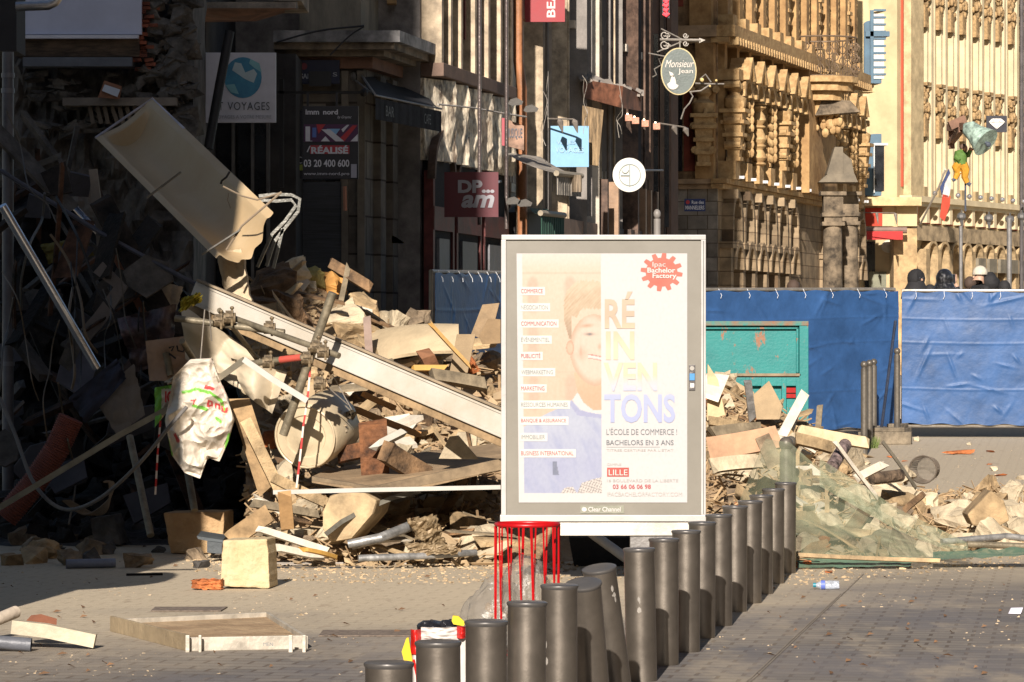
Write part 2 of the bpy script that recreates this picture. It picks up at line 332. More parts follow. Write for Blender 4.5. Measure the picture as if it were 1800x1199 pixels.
# pipe elbow at the top left, drainpipe under it
def pipe(name, label, cat, pts, r, mat, n=12, smooth=True, group=None, r1=None, parent=None, cap=True):
    q = MB(); q.tube(pts, r, n, cap, r1); return q.build(name, mat, parent, label, cat, group, smooth=smooth)
steel = M('zinc_steel', (.5, .5, .52), .32, .85, .15, 6, .1)
galv = M('galvanised', (.34, .335, .32), .5, .55, .25, 12, .2)
pipe('duct_elbow', 'ribbed silver duct elbow high up at the left edge', 'duct', [P(x, y, 32.5) for x, y in ((28, 12), (60, 11), (85, 10), (97, 4), (104, -6), (108, -20))], .042, steel)
q = MB(); rt = thing('rain_pipe', 'dull grey rain pipe standing at the left edge', 'pipe', P(12, 900, 32))
pipe('pipe', None, None, [P(14, 92, 32), P(14, 950, 32)], .05, M('grey_pipe', (.14, .14, .155), .5, .4), parent=rt)
for y in (133, 160, 400, 640): pipe('collar', None, None, [P(14, y-4, 32), P(14, y+4, 32)], .058, M('grey_pipe_collar', (.2, .2, .22), .5, .4), parent=rt)
# ---- deep street behind, seen between collapsed wall and corner building
q = thing('ochre_house', 'distant sunlit ochre house glimpsed beyond the dark gap', 'house', (-4.6, 60, 0))
part_px('wall', M('ochre_render', A(205, 150, 90), .85, 0, .2), q, 340, 520, -200, 640, 62, 6)
for x in (432, 446, 459, 472): part_px('window', glass, q, x, x+8, 40, 120, 61.9, .2)
cbk = thing('shaded_shop', 'narrow dark shop front between the ruin and the corner building', 'building', (-3, 43, 0))
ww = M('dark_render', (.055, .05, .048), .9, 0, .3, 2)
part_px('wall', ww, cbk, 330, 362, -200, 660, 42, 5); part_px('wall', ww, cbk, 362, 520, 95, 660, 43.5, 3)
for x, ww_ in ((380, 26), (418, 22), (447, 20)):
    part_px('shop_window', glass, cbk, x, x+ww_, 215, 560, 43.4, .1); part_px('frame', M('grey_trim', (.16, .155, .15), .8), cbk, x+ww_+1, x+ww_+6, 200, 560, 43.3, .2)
bal = thing('overhanging_balcony', 'stone balcony slab with red brown underside above the travel sign', 'balcony', P(430, 40, 40))
st1 = M('weathered_stone', (.3, .245, .185), .9, 0, .35, 3, .5)
q = MB(); q.hexa([P(x, y, D) for y in (17, 4) for x, D in ((335, 40), (520, 40), (527, 42.6), (335, 42.6))]); q.build('slab', st1, bal)
q = MB(); q.hexa([P(335, 17, 40), P(400, 32, 40.4), P(450, 38, 42), P(335, 40, 42), P(335, 15, 39.9), P(527, 15, 39.9), P(527, 15, 42.6), P(335, 15, 42.6)]); q.build('underside', M('red_stone', (.2, .1, .06), .9, 0, .3), bal)
part_px('corbel', st1, bal, 480, 530, -40, 3, 41, 1.5, bevel=.01)
# ---- travel sign
def signroot(n, lab, x, y, D, cat='sign', group=None): return thing(n, lab, cat, P(x, y, D), group)
s1 = signroot('shop_sign', 'white square VOYAGES sign with blue puzzle globe', 422, 216, 38.5)
part_px('panel', plain('sign_white', (.55, .56, .62), .5), s1, 359, 485, 93, 216, 38.5, .05, bevel=.004)
blue1 = M('globe_blue', (.06, .26, .38), .6, 0, .3, 5, 0, c2=(.03, .13, .26), amt=.9); teal1 = plain('globe_teal', (.2, .45, .5))
def disc(cx, cy, rx, ry, D, mat, par, name='disc', e=.006, n=28):
    q = MB(); q.prism([P(cx+rx*math.cos(2*math.pi*i/n), cy+ry*math.sin(2*math.pi*i/n), D-e) for i in range(n)], (0, e*.6, 0)); return q.build(name, mat, par)
disc(427, 137, 33, 36, 38.5, blue1, s1, 'globe')
def poly(pts, D, mat, par, name='emblem', th=.003):
    q = MB(); q.prism([P(x, y, D) for x, y in pts], (0, th, 0)); return q.build(name, mat, par)
poly([(413, 110), (424, 112), (431, 128), (446, 122), (452, 130), (446, 146), (438, 143), (428, 138), (420, 132), (408, 124)], 38.49, plain('puzzle_pale', (.4, .52, .56)), s1)
poly([(440, 104), (456, 112), (460, 128), (447, 120), (438, 112)], 38.489, teal1, s1); poly([(396, 150), (412, 148), (420, 166), (406, 163)], 38.489, teal1, s1)
inkd = plain('dark_ink', (.06, .07, .09))
lettering('VOYAGES', 400, 180, 474, 194, 38.49, inkd, s1, 0, sp=1.1); lettering('VOYAGES A VOTRE MESURE', 378, 203, 477, 209, 38.49, plain('grey_ink', (.25, .27, .3)), s1); lettering('T', 385, 180, 392, 194, 38.49, inkd, s1)
pipe('leaning_pole', 'black pole leaning in front of the white VOYAGES sign', 'pole', [P(404, 56, 37.6), P(386, 150, 37.5), P(366, 262, 37.4)], .05, M('pole_black', (.02, .02, .022), .6), 10)
# ---- corner building
cn = thing('corner_building', 'shaded stone corner building with wide moulded cornice and painted pier', 'building', (-2, 45, 0))
D1 = 45.0; X1 = P(640, 0, D1).x
side = Fac((X1, D1), (P(738, 0, 48).x-X1, 48-D1)); front = Fac((P(488, 0, D1).x, D1), (1, 0)); FL = X1-P(488, 0, D1).x
lst = blocks('pier_stone', (.21, .185, .155), (.25, .22, .2), side.d, .42, .46, scale=2.2); lst2 = M('beige_render', (.27, .235, .175), .9, 0, .3, 2.5, .2, stretch=(1, 1, .3))
zz = lambda y: EYE-(y-600)/F*D1
q = MB(); L1 = (Vector((P(738, 0, 48).x, 48, 0))-side.O).length
q.hexa([V(p.x, p.y, z) for z in (0, zz(110)) for p in (front.pt(0, 0, 0), front.pt(FL, 0, 0), side.pt(L1, 0, 0), V(-2.9, 50, 0))]); q.build('wall', lst, cn)
q = MB(); q.hexa([V(p.x, p.y, z) for z in (zz(112), zz(-900)) for p in (front.pt(.25, -.25, 0), front.pt(FL-.05, -.25, 0), side.pt(L1-.5, -.25, 0), V(-2.9, 50, 0))]); q.build('upper_wall', lst2, cn)
def cornice(mb, o0, z0, z1, f0=-.02):
    a = front.pt(f0, o0, z0); c0 = V(X1+o0*.9, D1-o0, z0); e = side.pt(L1-.1, o0, z0)
    a2 = front.pt(f0, -.3, z0); c2_ = V(X1-.3, D1+.3, z0); e2 = side.pt(L1-.1, -.3, z0)
    h = V(0, 0, z1-z0); mb.hexa([a, c0, c2_, a2, a+h, c0+h, c2_+h, a2+h]); mb.hexa([c0, e, e2, c2_, c0+h, e+h, e2+h, c2_+h])
for o, y0, y1, mt in ((.5, 80, 60, 'c'), (.42, 92, 80, 'a'), (.28, 102, 92, 'a'), (.12, 122, 102, 'b')):
    q = MB(); cornice(q, o, zz(y0), zz(y1)); q.build('cornice', M('cornice_stone', (.25, .2, .145), .85, 0, .4, 3) if mt == 'a' else (M('cornice_red', (.24, .13, .085), .85) if mt == 'b' else M('cornice_grey', (.27, .26, .25), .85, 0, .4, 3)), cn)
for x0, x1 in ((490, 498), (600, 612), (628, 641)):
    part_px('pilaster', M('pilaster_stone', (.19, .165, .13), .9), cn, x0, x1, 125, 640, D1-.1, .3)
part_px('shutter', M('roller_shutter', (.075, .08, .09), .6, .3, .2, 2, .1, stretch=(1, 1, 30)), cn, 528, 600, 320, 600, D1-.05, .2)
part_px('door', M('brown_door', (.1, .075, .045), .7), cn, 490, 527, 405, 600, D1-.04, .1); part_px('window', glass, cn, 505, 598, 215, 318, D1-.04, .1)
for a in (.5, 1.15, 1.75, 2.35, 2.8):
    q = MB(); side.bx(q, a, a+.28, 0, .09, 0, zz(130)); q.build('pilaster', lst, cn)
for x, y in ((690, 6), (716, 8), (740, 10)): part_px('corbel', M('ochre_corbel', (.35, .22, .1), .9), cn, x-10, x+6, -60, y, D1+1.2+(x-690)*.02, .3)
q = MB(); q.prism([P(x, y, 46.1) for x, y in ((692, 415), (711, 427), (711, 428), (692, 428))], (-.02, 0, 0)); q.build('sticker', plain('yellow_sticker', (.5, .42, .03)), cn)
q = MB(); side.bx(q, 1.75, 2.3, .1, .13, zz(590), zz(517)); q.build('vent_grille', M('grey_grille', (.22, .22, .23), .6), cn)
cab = M('black_cable', (.02, .02, .022), .6)
def cable(name, label, pts, r=.008, mat=None, D=None, group=None, sag=0, n=5, cat='cable', parent=None):
    p = [P(x, y, d) for x, y, d in pts]; out = []
    for i in range(len(p)-1):
        a, b = p[i], p[i+1]; p0 = p[max(i-1, 0)]; p3 = p[min(i+2, len(p)-1)]
        for k in range(8):
            t = k/8; out.append(.5*((2*a)+(b-p0)*t+(2*p0-5*a+4*b-p3)*t*t+(-p0+3*a-3*b+p3)*t**3)-V(0, 0, sag*4*t*(1-t)))
    out.append(p[-1]); q = MB(); q.tube(out, r, n); return q.build(name, mat or cab, parent, label, cat, group, smooth=True)
cable('cable', None, [(486, 75, 44.3), (560, 55, 44.3), (640, 46, 44.3)], .012, cat=None, parent=cn); cable('cable', None, [(580, 98, 44.3), (612, 66, 44.3), (640, 47, 44.3)], .01, cat=None, parent=cn)
# street plate, half blacked
sp_ = signroot('street_plate', 'dark blue street plate beginning SA with its name half covered', 560, 148, D1-.2)
part_px('plate', plain('plate_blue', (.012, .016, .045)), sp_, 525, 597, 106, 148, D1-.2, .04, bevel=.003)
part_px('cover', plain('black_patch', (.02, .02, .022)), sp_, 543, 582, 126, 152, D1-.24, .03)
letw = plain('letter_grey', (.42, .44, .48))
lettering('SAI', 528, 130, 542, 139, D1-.2, letw, sp_, .01); lettering('S', 585, 128, 593, 135, D1-.2, letw, sp_)
disc(534, 117, 6, 6, D1-.2, plain('dull_red', (.16, .02, .03)), sp_, 'emblem')
# bracket and imm-nord sign
s2 = signroot('estate_agent_sign', 'dark RÉALISÉ estate agent sign hanging from iron bracket', 580, 316, 42.5)
blk = plain('sign_black', (.018, .018, .026), .35)
q = MB(); q.bar(P(488, 163, 42.7), P(640, 163, 42.7), .05, .03); q.ell(P(640, 163, 42.7), (.05, .05, .05), 8, 6); q.bar(P(495, 140, 42.7), P(495, 330, 42.7), .05, .05); q.build('bracket', M('iron_black', (.02, .018, .018), .6, .3), s2)
q = MB(); [q.bar(P(x, 163, 42.6), P(x, 188, 42.6), .025, .025) for x in (541, 592)]; q.build('hanger', blk, s2)
part_px('panel', blk, s2, 532, 630, 187, 315, 42.5, .06, bevel=.004); DS = 42.49
wht = plain('letter_white', (.55, .55, .6)); redp = plain('print_red', (.4, .03, .04)); blup = plain('print_blue', (.08, .14, .4)); ltb = plain('print_sky', (.2, .4, .65))
lettering('imm', 537, 193, 561, 202, DS, wht, s2, .03); lettering('nord', 568, 193, 594, 202, DS, wht, s2, .03); lettering('by Graytec', 593, 204, 618, 210, DS, wht, s2, 0, .4)
part_px('print_band', plain('print_plum', (.07, .02, .07)), s2, 534, 629, 219, 250, DS-.004, .01)
for pts, m in (([(537, 223), (545, 223), (545, 248), (549, 248), (549, 249), (537, 249)], wht), ([(549, 225), (556, 225), (556, 242), (549, 242)], blup), ([(565, 228), (580, 228), (605, 249), (590, 249)], wht), ([(574, 227), (598, 227), (586, 243)], ltb), ([(598, 243), (620, 221), (628, 221), (605, 249)], redp), ([(616, 249), (629, 236), (629, 249)], wht), ([(600, 228), (610, 220), (614, 220), (603, 233)], wht), ([(556, 219), (572, 219), (560, 236)], redp), ([(564, 249), (572, 240), (580, 249)], wht)):
    poly(pts, DS-.008-.0005*len(pts), m, s2)
part_px('print_band', redp, s2, 545, 614, 256, 271, DS-.004, .01); lettering('RÉALISÉ', 547, 256, 612, 271, DS-.014, wht, s2, .04)
poly([(539, 268), (544, 257), (546, 257), (541, 268)], DS-.01, wht, s2)
lettering('03 20 400 600', 534, 281, 614, 294, DS, wht, s2, .02); lettering('www.imm-nord.pro', 534, 303, 614, 310, DS, wht, s2, .0)
part_px('corner_flap', plain('flap', (.3, .3, .36)), s2, 617, 627, 289, 313, DS-.01, .01)
# behind it, a green yellow notice
s3 = signroot('shop_notice', 'dark notice with yellow green print half hidden behind the estate sign', 525, 310, D1-.7)
part_px('panel', blk, s3, 512, 534, 195, 315, D1-.7, .04); part_px('print_band', plain('acid_green', (.25, .3, .05)), s3, 513, 520, 216, 290, D1-.72, .01); part_px('print_band', plain('acid_green', (.25, .3, .05)), s3, 516, 532, 290, 300, D1-.724, .01)
lettering('C', 522, 276, 531, 288, D1-.71, letw, s3)
pipe('wood_strip', 'short reddish wood strip stuck on the pier beneath the sign', 'strip', [P(606, 328, 42.4), P(607, 371, 42.4)], .022, M('red_wood', (.35, .16, .1), .8), 4, False)
# black awning on the corner
aw = thing('black_awning', 'black cloth awning on the corner building with faint letters', 'awning', side.pt(1.5, .4, zz(215)))
acl = M('awning_black', (.02, .02, .024), .9, 0, .3, 6, .3)
q = MB(); a0, a1, b0, b1 = P(632, 128, 45.2), P(752, 166, 47.2), P(660, 168, 43.2), P(776, 192, 45.0)
q.sheet(10, 6, lambda u, v: (a0.lerp(a1, u)).lerp(b0.lerp(b1, u), v)+V(0, 0, -.05*math.sin(v*3.1)+.02*math.sin(u*9)), (0, .02, 0)); q.build('canopy', acl, aw, smooth=True)
q = MB(); q.sheet(24, 2, lambda u, v: b0.lerp(b1, u)+V(0, .012*math.sin(u*60), -.03-v*.25), (0, .01, 0)); q.build('valance', acl, aw)
q = MB(); q.tube([b0, b1], .012, 6); q.build('front_bar', M('awning_rail', (.25, .24, .22), .5, .5), aw)
q = MB(); q.tube([a0, b0.lerp(a0, .0)], .015, 6); q.ell(P(622, 135, 45), (.04, .04, .06), 8, 6); q.tube([P(622, 140, 45), P(660, 168, 43.4)], .012, 5); q.build('arm', M('arm_grey', (.3, .29, .27), .6, .3), aw)
fr = lambda px, py, e: b0.lerp(b1, (px-660)/116)+V(0, -.03-e, -.07-(py-178)/F*44)
lettering('BAR', 678, 182, 692, 200, 43, plain('faint_letters', (.12, .12, .12)), aw, 0, frame=fr); lettering('CAFE', 745, 182, 757, 200, 43, plain('faint_letters', (.12, .12, .12)), aw, 0, frame=fr)
# ================= the row of houses along the street =================
row = Fac((P(738, 0, 46.5).x, 46.5), (.2, 1)); RS = row.s; RZ = row.z
HT = 24
def rbox(name, mat, par, x0, x1, z0, z1, o0, o1, label=None, bevel=0):
    q = MB(); row.bx(q, RS(x0, 0), RS(x1, 0), o0, o1, z0, z1); return q.build(name, mat, par, label, bevel=bevel)
def shell(par, x0, x1, mat, z0=0, z1=HT, o=0):
    a0, a1 = RS(x0), RS(x1); q = MB(); q.hexa([V(p.x, p.y, z) for z in (z0, z1) for p in (row.pt(a0, o, 0), row.pt(a1, o, 0), row.pt(a1, 0, 0)+V(-5, 0, 0), row.pt(a0, 0, 0)+V(-5, 0, 0))]); return q.build('wall', mat, par)
zs = 5.15
cream = M('cream_stone', A(236, 212, 178), .7, 0, .3, 4, .3); grey_w = M('greyed_wall', (.2, .18, .165), .85, 0, .3, 3); brown = M('brown_wood', (.13, .08, .055), .7, 0, .4, 5)
redj = M('ox_blood', (.13, .028, .024), .55, 0, .3, 5)
hd = thing('mosaic_house', 'house with pale mosaic band, three round arches and slender pilasters', 'house', row.pt(2, 0, 0))
shell(hd, 738, 872, grey_w)
wins = [(743, 756), (760, 772), (783, 792), (807, 817), (831, 841), (853, 862)]
for i, (a, b) in enumerate(wins):
    for z0, z1 in ((zs+.08, 7.1), (7.4, 10), (11, 13.5)):
        f = rbox('window', glass, hd, a, b, z0, z1, .0, .02)
        row_q = MB(); row.bx(row_q, RS(a), RS(a)+.05, .02, .07, z0, z1); row.bx(row_q, RS(b)-.05, RS(b), .02, .07, z0, z1); row.bx(row_q, RS(a), RS(b), .02, .06, (z0+z1)/2-.03, (z0+z1)/2+.03); row_q.build('window_frame', M('window_trim', (.2, .2, .22), .6), f)
for x in (741, 757.5, 776, 801, 825, 847, 866):
    rbox('pilaster', cream, hd, x, x+3.4, zs+.05, 13, 0, .26)
for x in (797, 822): rbox('pilaster', redj, hd, x, x+1.6, zs+.5, 13, 0, .16)
rbox('sill_course', M('sill_brown', (.17, .11, .08), .8), hd, 739, 871, zs-.12, zs+.05, 0, .3, bevel=.01)
mos = M('pale_mosaic', A(248, 232, 204, 1.2), .4, 0, .5, 5, 1.0, c2=(.14, .1, .07), amt=.45, bs=9, stretch=(3, 1, .8))
q = MB(); s0, s1_ = RS(739), RS(871)
q.sheet(120, 24, lambda u, v: row.pt(s0+(s1_-s0)*u, .05+.26*((u*6) % 1)+.02*noise.noise(V(u*26, v*6, 2))+.015*noise.noise(V(u*60, v*12, 7)), 3.98+(zs-.14-3.98)*v), row.n*-.1); q.build('mosaic_band', mos, hd, 'glossy pale mosaic band with ragged swags', smooth=True)
for a, b in ((733, 775), (781, 824), (830, 872)):
    sa, sb = RS(max(a, 739)), RS(b); q = MB(); row.arch(q, sa+.05, sb-.05, .5, 4.28, .02, .14); f = q.build('arch_opening', near_black, hd)
    q = MB(); row.ring(q, sa+.02, sb-.02, 4.32, .08, .1, .2); q.build('arch_moulding', brown, hd)
    for sj in (sa-.02, sb-.05): q = MB(); row.bx(q, sj, sj+.1, .05, .17, 0, 3.85); q.build('jamb', redj, hd)
    q = MB(); row.bx(q, sa, sb, .1, .18, 3.1, 3.4); q.build('lintel', redj, hd)
    q = MB(); row.bx(q, sa+.3, sb-.3, .14, .18, .5, 3.0); q.build('door', M('grey_door', (.14, .14, .15), .5), hd)
for x in (779, 828.5):
    a = RS(x)
    pipe('pole', None, None, [row.pt(a, .48, 3.2), row.pt(a, .48, 8)], .026, M('pole_dark', (.16, .13, .12), .3, .6), parent=hd)
# pipes at the joint
orng = M('terracotta_pipe', A(205, 140, 95), .5, 0, .2)
dp = thing('terracotta_downpipe', 'orange brown downpipe beside the mosaic house', 'pipe', row.pt(RS(877), .3, 0))
pipe('pipe', None, None, [row.pt(RS(881), .3, .2), row.pt(RS(881), .3, 5.2), row.pt(RS(880), .25, 5.6), row.pt(RS(880), .25, 14)], .07, orng, parent=dp)
pipe('bracket', None, None, [row.pt(RS(884), .22, .2), row.pt(RS(884), .22, 14)], .035, cream, parent=dp)
# narrow houses beyond
specs = [('cream_house', 'tall narrow cream house nearest the terracotta pipe', 884, 925, cream), ('plaster_house', 'narrow house with pale shutters behind the red BE banner', 925, 1006, M('pale_plaster', (.2, .17, .14), .8)),
         ('tiled_house', 'narrow house with white sash frames above the wooden board', 1006, 1060, M('warm_plaster', (.3, .22, .17), .8)), ('brown_house', 'brown corner house with glazed bay at the far end of the row', 1060, 1107, M('brown_render', (.2, .13, .09), .8))]
rr = random.Random(11)
whf = M('white_trim', A(250, 236, 214), .5, 0, .15, 6); shades = [cream, whf, M('putty', (.24, .215, .19), .8), M('dark_trim', (.05, .045, .045), .7), M('taupe_trim', (.34, .27, .2), .8), grey_w]
for k, (nm, lab, xa, xb, mt) in enumerate(specs):
    h = thing(nm, lab, 'house', row.pt(RS((xa+xb)/2), 0, 0)); shell(h, xa, xb, mt if k > 1 else grey_w, o=(0, .05, .0, .1)[k]); base = (0, .05, 0, .1)[k]
    x = xa+1
    while x < xb-4:
        ww_ = rr.uniform(4, 8); x2 = min(x+ww_, xb-2)
        for z0, z1 in ((3.9, 6.2), (6.7, 9.2), (10, 12.5)):
            z0 += rr.uniform(-.2, .2)
            f = rbox('window', glass, h, x, x2, z0, z1, base, base+.02)
            q = MB(); row.bx(q, RS(x), RS(x)+.06, base+.02, base+.1, z0, z1); row.bx(q, RS(x2)-.06, RS(x2), base+.02, base+.1, z0, z1); row.bx(q, RS(x), RS(x2), base+.02, base+.08, z0+.9, z0+.97); q.build('frame', whf, f)
            rbox('sill', whf if rr.random() > .4 else grey_w, h, x-.8, x2+.8, z0-.14, z0-.02, base, base+.12)
        wp = rr.uniform(4, 9); pm = rr.choice(shades[:3]+[shades[4]]) if k < 3 else rr.choice((brown, shades[3])); q = MB(); pa_, pb_, oo = RS(x2+.4), RS(x2+wp*.8), rr.uniform(.18, .4); z0_ = rr.choice((3.2, 3.6, 4.4))
        q.hexa([row.pt(a_, o_, z_) for z_ in (z0_, 14) for a_, o_ in ((pa_, base-.05), (pb_, base-.05), (pb_, base+oo), (pa_, base+.05))]); q.build('pier', pm, h)
        for zb_ in (6.4, 9.4): rbox('string_course', whf, h, x2+.2, x2+wp*.85, zb_, zb_+.12, base, base+oo*.6)
        if rr.random() > .4: pipe('pipe', None, None, [row.pt(RS(x2+wp+.6), base+.3, 1), row.pt(RS(x2+wp+.6), base+.3, 13)], rr.uniform(.02, .035), rr.choice(shades[:3]) if k < 3 else brown, parent=h)
        x = x2+wp+1.2
    # shop front
    rbox('shop_front', M('shop_dark', (.035, .03, .03), .5, 0, .4, 3), h, xa+1, xb-1, .3, 3.1, base, base+.12)
    rbox('fascia', (shades[3], M('fascia_brown', (.24, .15, .1), .7), shades[3], brown)[k], h, xa+1, xb-1, 3.1, 3.5, base, base+.35)
    for j in range(3): rbox('shop_post', (cream, M('fascia_brown', (.24, .15, .1), .7), brown, grey_w)[k], h, xa+4+j*(xb-xa)/3.2, xa+6+j*(xb-xa)/3.2, .2, 3.1, base+.12, base+.3)
# balcony / roof canopy of the tiled house
cp = thing('tiled_canopy', 'projecting red brown canopy with ragged slates above the copper lamps', 'canopy', P(1075, 190, 57))
q = MB(); q.hexa([P(1025, 172, 55.5), P(1092, 190, 56.5), P(1128, 196, 58.5), P(1040, 178, 60), P(1025, 140, 55.5), P(1095, 152, 56.5), P(1128, 168, 58.5), P(1040, 160, 60)]); q.build('soffit', M('rust_wood', (.32, .13, .07), .7, 0, .4), cp)
q = MB()
for i in range(34):
    t = i/34; c = P(1022+t*105, 137+t*30, 55.5+t*3)+V(rr.uniform(-.05, .05), 0, rr.uniform(-.04, .04)); q.box(c, (.1, .3, .03), Matrix.Rotation(rr.uniform(-.5, .5), 3, 'Y') @ Matrix.Rotation(.3, 3, 'X'))
q.build('slates', M('canopy_slate', (.3, .26, .22), .8), cp)
q = MB(); q.hexa([P(1100, 150, 58), P(1126, 165, 58), P(1126, 190, 58.6), P(1103, 190, 58.6), P(1100, 148, 60), P(1128, 163, 60), P(1128, 188, 60), P(1103, 188, 60)]); q.build('end_panel', brown, cp)
for i, (x, y) in enumerate(((1105, 208), (1117, 213), (1134, 218), (1154, 223))):
    l = thing('copper_lamp', 'square copper lamp box under the canopy', 'lamp', P(x, y+6, 56), 'copper box lamps over the terrace')
    q = MB(); q.box(P(x, y, 56), (.11, .11, .1)); q.build('shade', M('copper', (.42, .2, .13), .5, .3), l, bevel=.006)
    q = MB(); q.ell(P(x-2, y-7, 56), (.016, .016, .016), 6, 4); q.build('bulb', emis('bulb_glow', (1, .8, .5), 3), l)
# lamps on arms
def spot(name, lab, x0, y0, x1, y1, D, cat='lamp', grp='spot lamps on arms over the shop signs', heads=2, ln=16):
    l = thing(name, lab, cat, P(x0, y0, D), grp); m = M('lamp_grey', (.22, .19, .16), .45, .3)
    pipe('arm', None, None, [P(x0, y0, D+.3), P(x1, y1, D)], .013, m, 6, parent=l)
    for k in range(heads):
        t = 1-k*.45; c = P(x0+(x1-x0)*t, y0+(y1-y0)*t, D); q = MB(); q.tube([c, c+V(.02, 0, -.04), c+V(.06, 0, -ln/F*D)], [.015, .05, .008], 8); q.build('lamp_head', m, l, smooth=True)
    return l
spot('spot_lamp', 'pair of grey spot lamps reaching over the blue sign', 950, 209, 1008, 210, 53, ln=24); spot('spot_lamp', 'pair of thin spot lamps right of the copper lamps', 1158, 217, 1203, 224, 56, ln=16)
# BE banner
s4 = signroot('banner_sign', 'red banner with white BE letters at the top of the picture', 957, 39, 52)
part_px('panel', plain('banner_red', A(178, 45, 52), .5), s4, 922, 993, -160, 39, 52, .05)
def vfr(px, py, e): return P(px, py, 52)+V(0, -e, 0)
def rotfr(cx0, cx1, cy0, cy1, D):   # text reading upwards
    return lambda px, py, e: P(cx0+(1-py)*0+(cx1-cx0)*py, cy1+(cy0-cy1)*px, D)+V(0, -e, 0)
lettering('BEA', 0, 0, 1, 1, 52, plain('banner_white', A(245, 235, 225)), s4, .02, frame=rotfr(961, 976, -16, 31, 52))
pipe('bracket', None, None, [P(905, 36, 52), P(924, 36, 52)], .02, orng, 6, parent=s4)
# DP am sign, red and letters darkened in the colour for shade
s5 = signroot('red_shop_sign', 'red square shop sign reading DP am, coloured dark as if shaded', 829, 382, 47)
part_px('panel', plain('shade_toned_red', (.085, .006, .012), .5), s5, 781, 876, 303, 382, 46.6, .05)
wht_d = plain('shade_toned_letter', (.27, .26, .28)); lettering('DP...', 805, 317, 869, 340, 46.59, wht_d, s5, .045); lettering('am', 811, 343, 869, 366, 46.59, wht_d, s5, .035, .25)
pipe('bracket', None, None, [P(876, 320, 47.6), P(880, 320, 50.5)], .02, inkd, 6, parent=s5)
# blue sign
s6 = signroot('blue_sign', 'sky blue square sign with faint white lettering under two lamps', 1002, 296, 53)
part_px('panel', plain('sky_blue', A(150, 205, 240), .5), s6, 968, 1035, 222, 294, 53.5, .05)
fb = plain('faint_white', A(175, 215, 240)); lettering('VIAJES', 978, 247, 1012, 256, 53.49, fb, s6, .02); lettering('VOYAGES', 976, 259, 1026, 269, 53.49, fb, s6, .02)
# small striped sign left of it and white box pieces
s7 = signroot('painted_board_sign', 'tilted shop board with worn dark lettering and pink edge', 905, 262, 50)
q = MB(); q.prism([P(x, y, 49.5) for x, y in ((886, 208), (921, 222), (921, 265), (886, 256))], (0, .06, 0)); q.build('panel', M('worn_board', A(205, 165, 140), .8, 0, .4), s7)
lettering('MUSIQUE', 890, 226, 918, 246, 49.49, inkd, s7, .01)
q = MB(); q.prism([P(x, y, 49.4) for x, y in ((882, 208), (887, 208), (887, 257), (882, 256))], (0, .06, 0)); q.build('edge', plain('pink_edge', A(190, 80, 90)), s7)
# wooden board
q = MB(); q.prism([P(x, y, 54) for x, y in ((1024, 186), (1061, 194), (1052, 292), (1036, 290), (1022, 240))], (0, .08, 0)); q.build('wooden_board', M('board_wood', A(190, 160, 120), .8, 0, .6, 4, .5, stretch=(6, 6, .7), amt=.8), None, 'weathered vertical wood board right of the blue sign', 'board')
# round white sign
s8 = signroot('round_sign', 'round white sign with thin grey half circle emblem', 1106, 338, 50)
disc(1106, 308, 29, 30, 50, plain('round_white', A(250, 244, 230)), s8, 'disc', .05, 40)
rg = plain('emblem_grey', (.2, .23, .22))
def ringpx(cx, cy, r, w_, D, mat, par, a0=0, a1=360, n=30):
    q = MB(); 
    for i in range(n):
        t, u = R(a0+(a1-a0)*i/n), R(a0+(a1-a0)*(i+1)/n)
        q.prism([P(cx+k*math.cos(v), cy+k*math.sin(v), D) for k, v in ((r, t), (r, u), (r+w_, u), (r+w_, t))], (0, .004, 0))
    return q.build('emblem', mat, par)
ringpx(1107, 308, 18, 1.6, 49.94, rg, s8); poly([(1106, 290), (1107.6, 290), (1107.6, 328), (1106, 328)], 49.935, rg, s8); poly([(1091, 308), (1107, 308), (1107, 309.6), (1091, 309.6)], 49.93, rg, s8); ringpx(1099, 299, 5, 1.4, 49.932, rg, s8, 0, 180, 10)
pipe('bracket', None, None, [P(1134, 300, 50.1), P(1165, 300, 53)], .015, inkd, 6, parent=s8)
# awnings of the row
am = M('taupe_awning', (.3, .265, .22), .8, 0, .3, 3)
def awning(lab, pts, mat, D0_, D1_, val=.28, frilly=False):
    a = thing('folding_awning', lab, 'awning', P(*pts[2], D0_)); p = [P(*pts[0], D1_), P(*pts[1], D1_+1.2), P(*pts[2], D0_), P(*pts[3], D0_+1.2)]
    q = MB(); q.sheet(8, 5, lambda u, v: (p[0].lerp(p[1], u)).lerp(p[2].lerp(p[3], u), v)+V(0, 0, -.04*math.sin(v*3.1)), (0, .02, 0)); q.build('canopy', mat, a)
    q = MB(); q.sheet(30, 1, lambda u, v: p[2].lerp(p[3], u)+V(0, .02*math.sin(u*70), -v*val), (0, .01, 0)); q.build('valance', mat, a)
    q = MB(); q.tube([p[2], p[3]], .04, 8); q.build('roller', M('roller_grey', A(190, 175, 150), .5), a); return a
awning('taupe awning with fringed end below the blue sign', [(885, 268), (950, 276), (978, 305), (1022, 310)], am, 48.5, 50.5)
awning('small dark green awning low beside the billboard top', [(930, 366), (962, 368), (950, 375), (992, 379)], M('green_awning', (.03, .08, .055), .8), 50, 52, .33)
q = MB(); q.sheet(14, 4, lambda u, v: P(993+30*u, 308+30*v, 49.2)+V(0, .02*math.sin(u*40), 0), (0, .02, 0)); q.build('fringed_cloth', M('taupe_cloth', A(180, 160, 135), .8, 0, .5, 3, .3, stretch=(12, 12, 1)), None, 'pale fringed cloth flap hanging at the awning end', 'cloth')
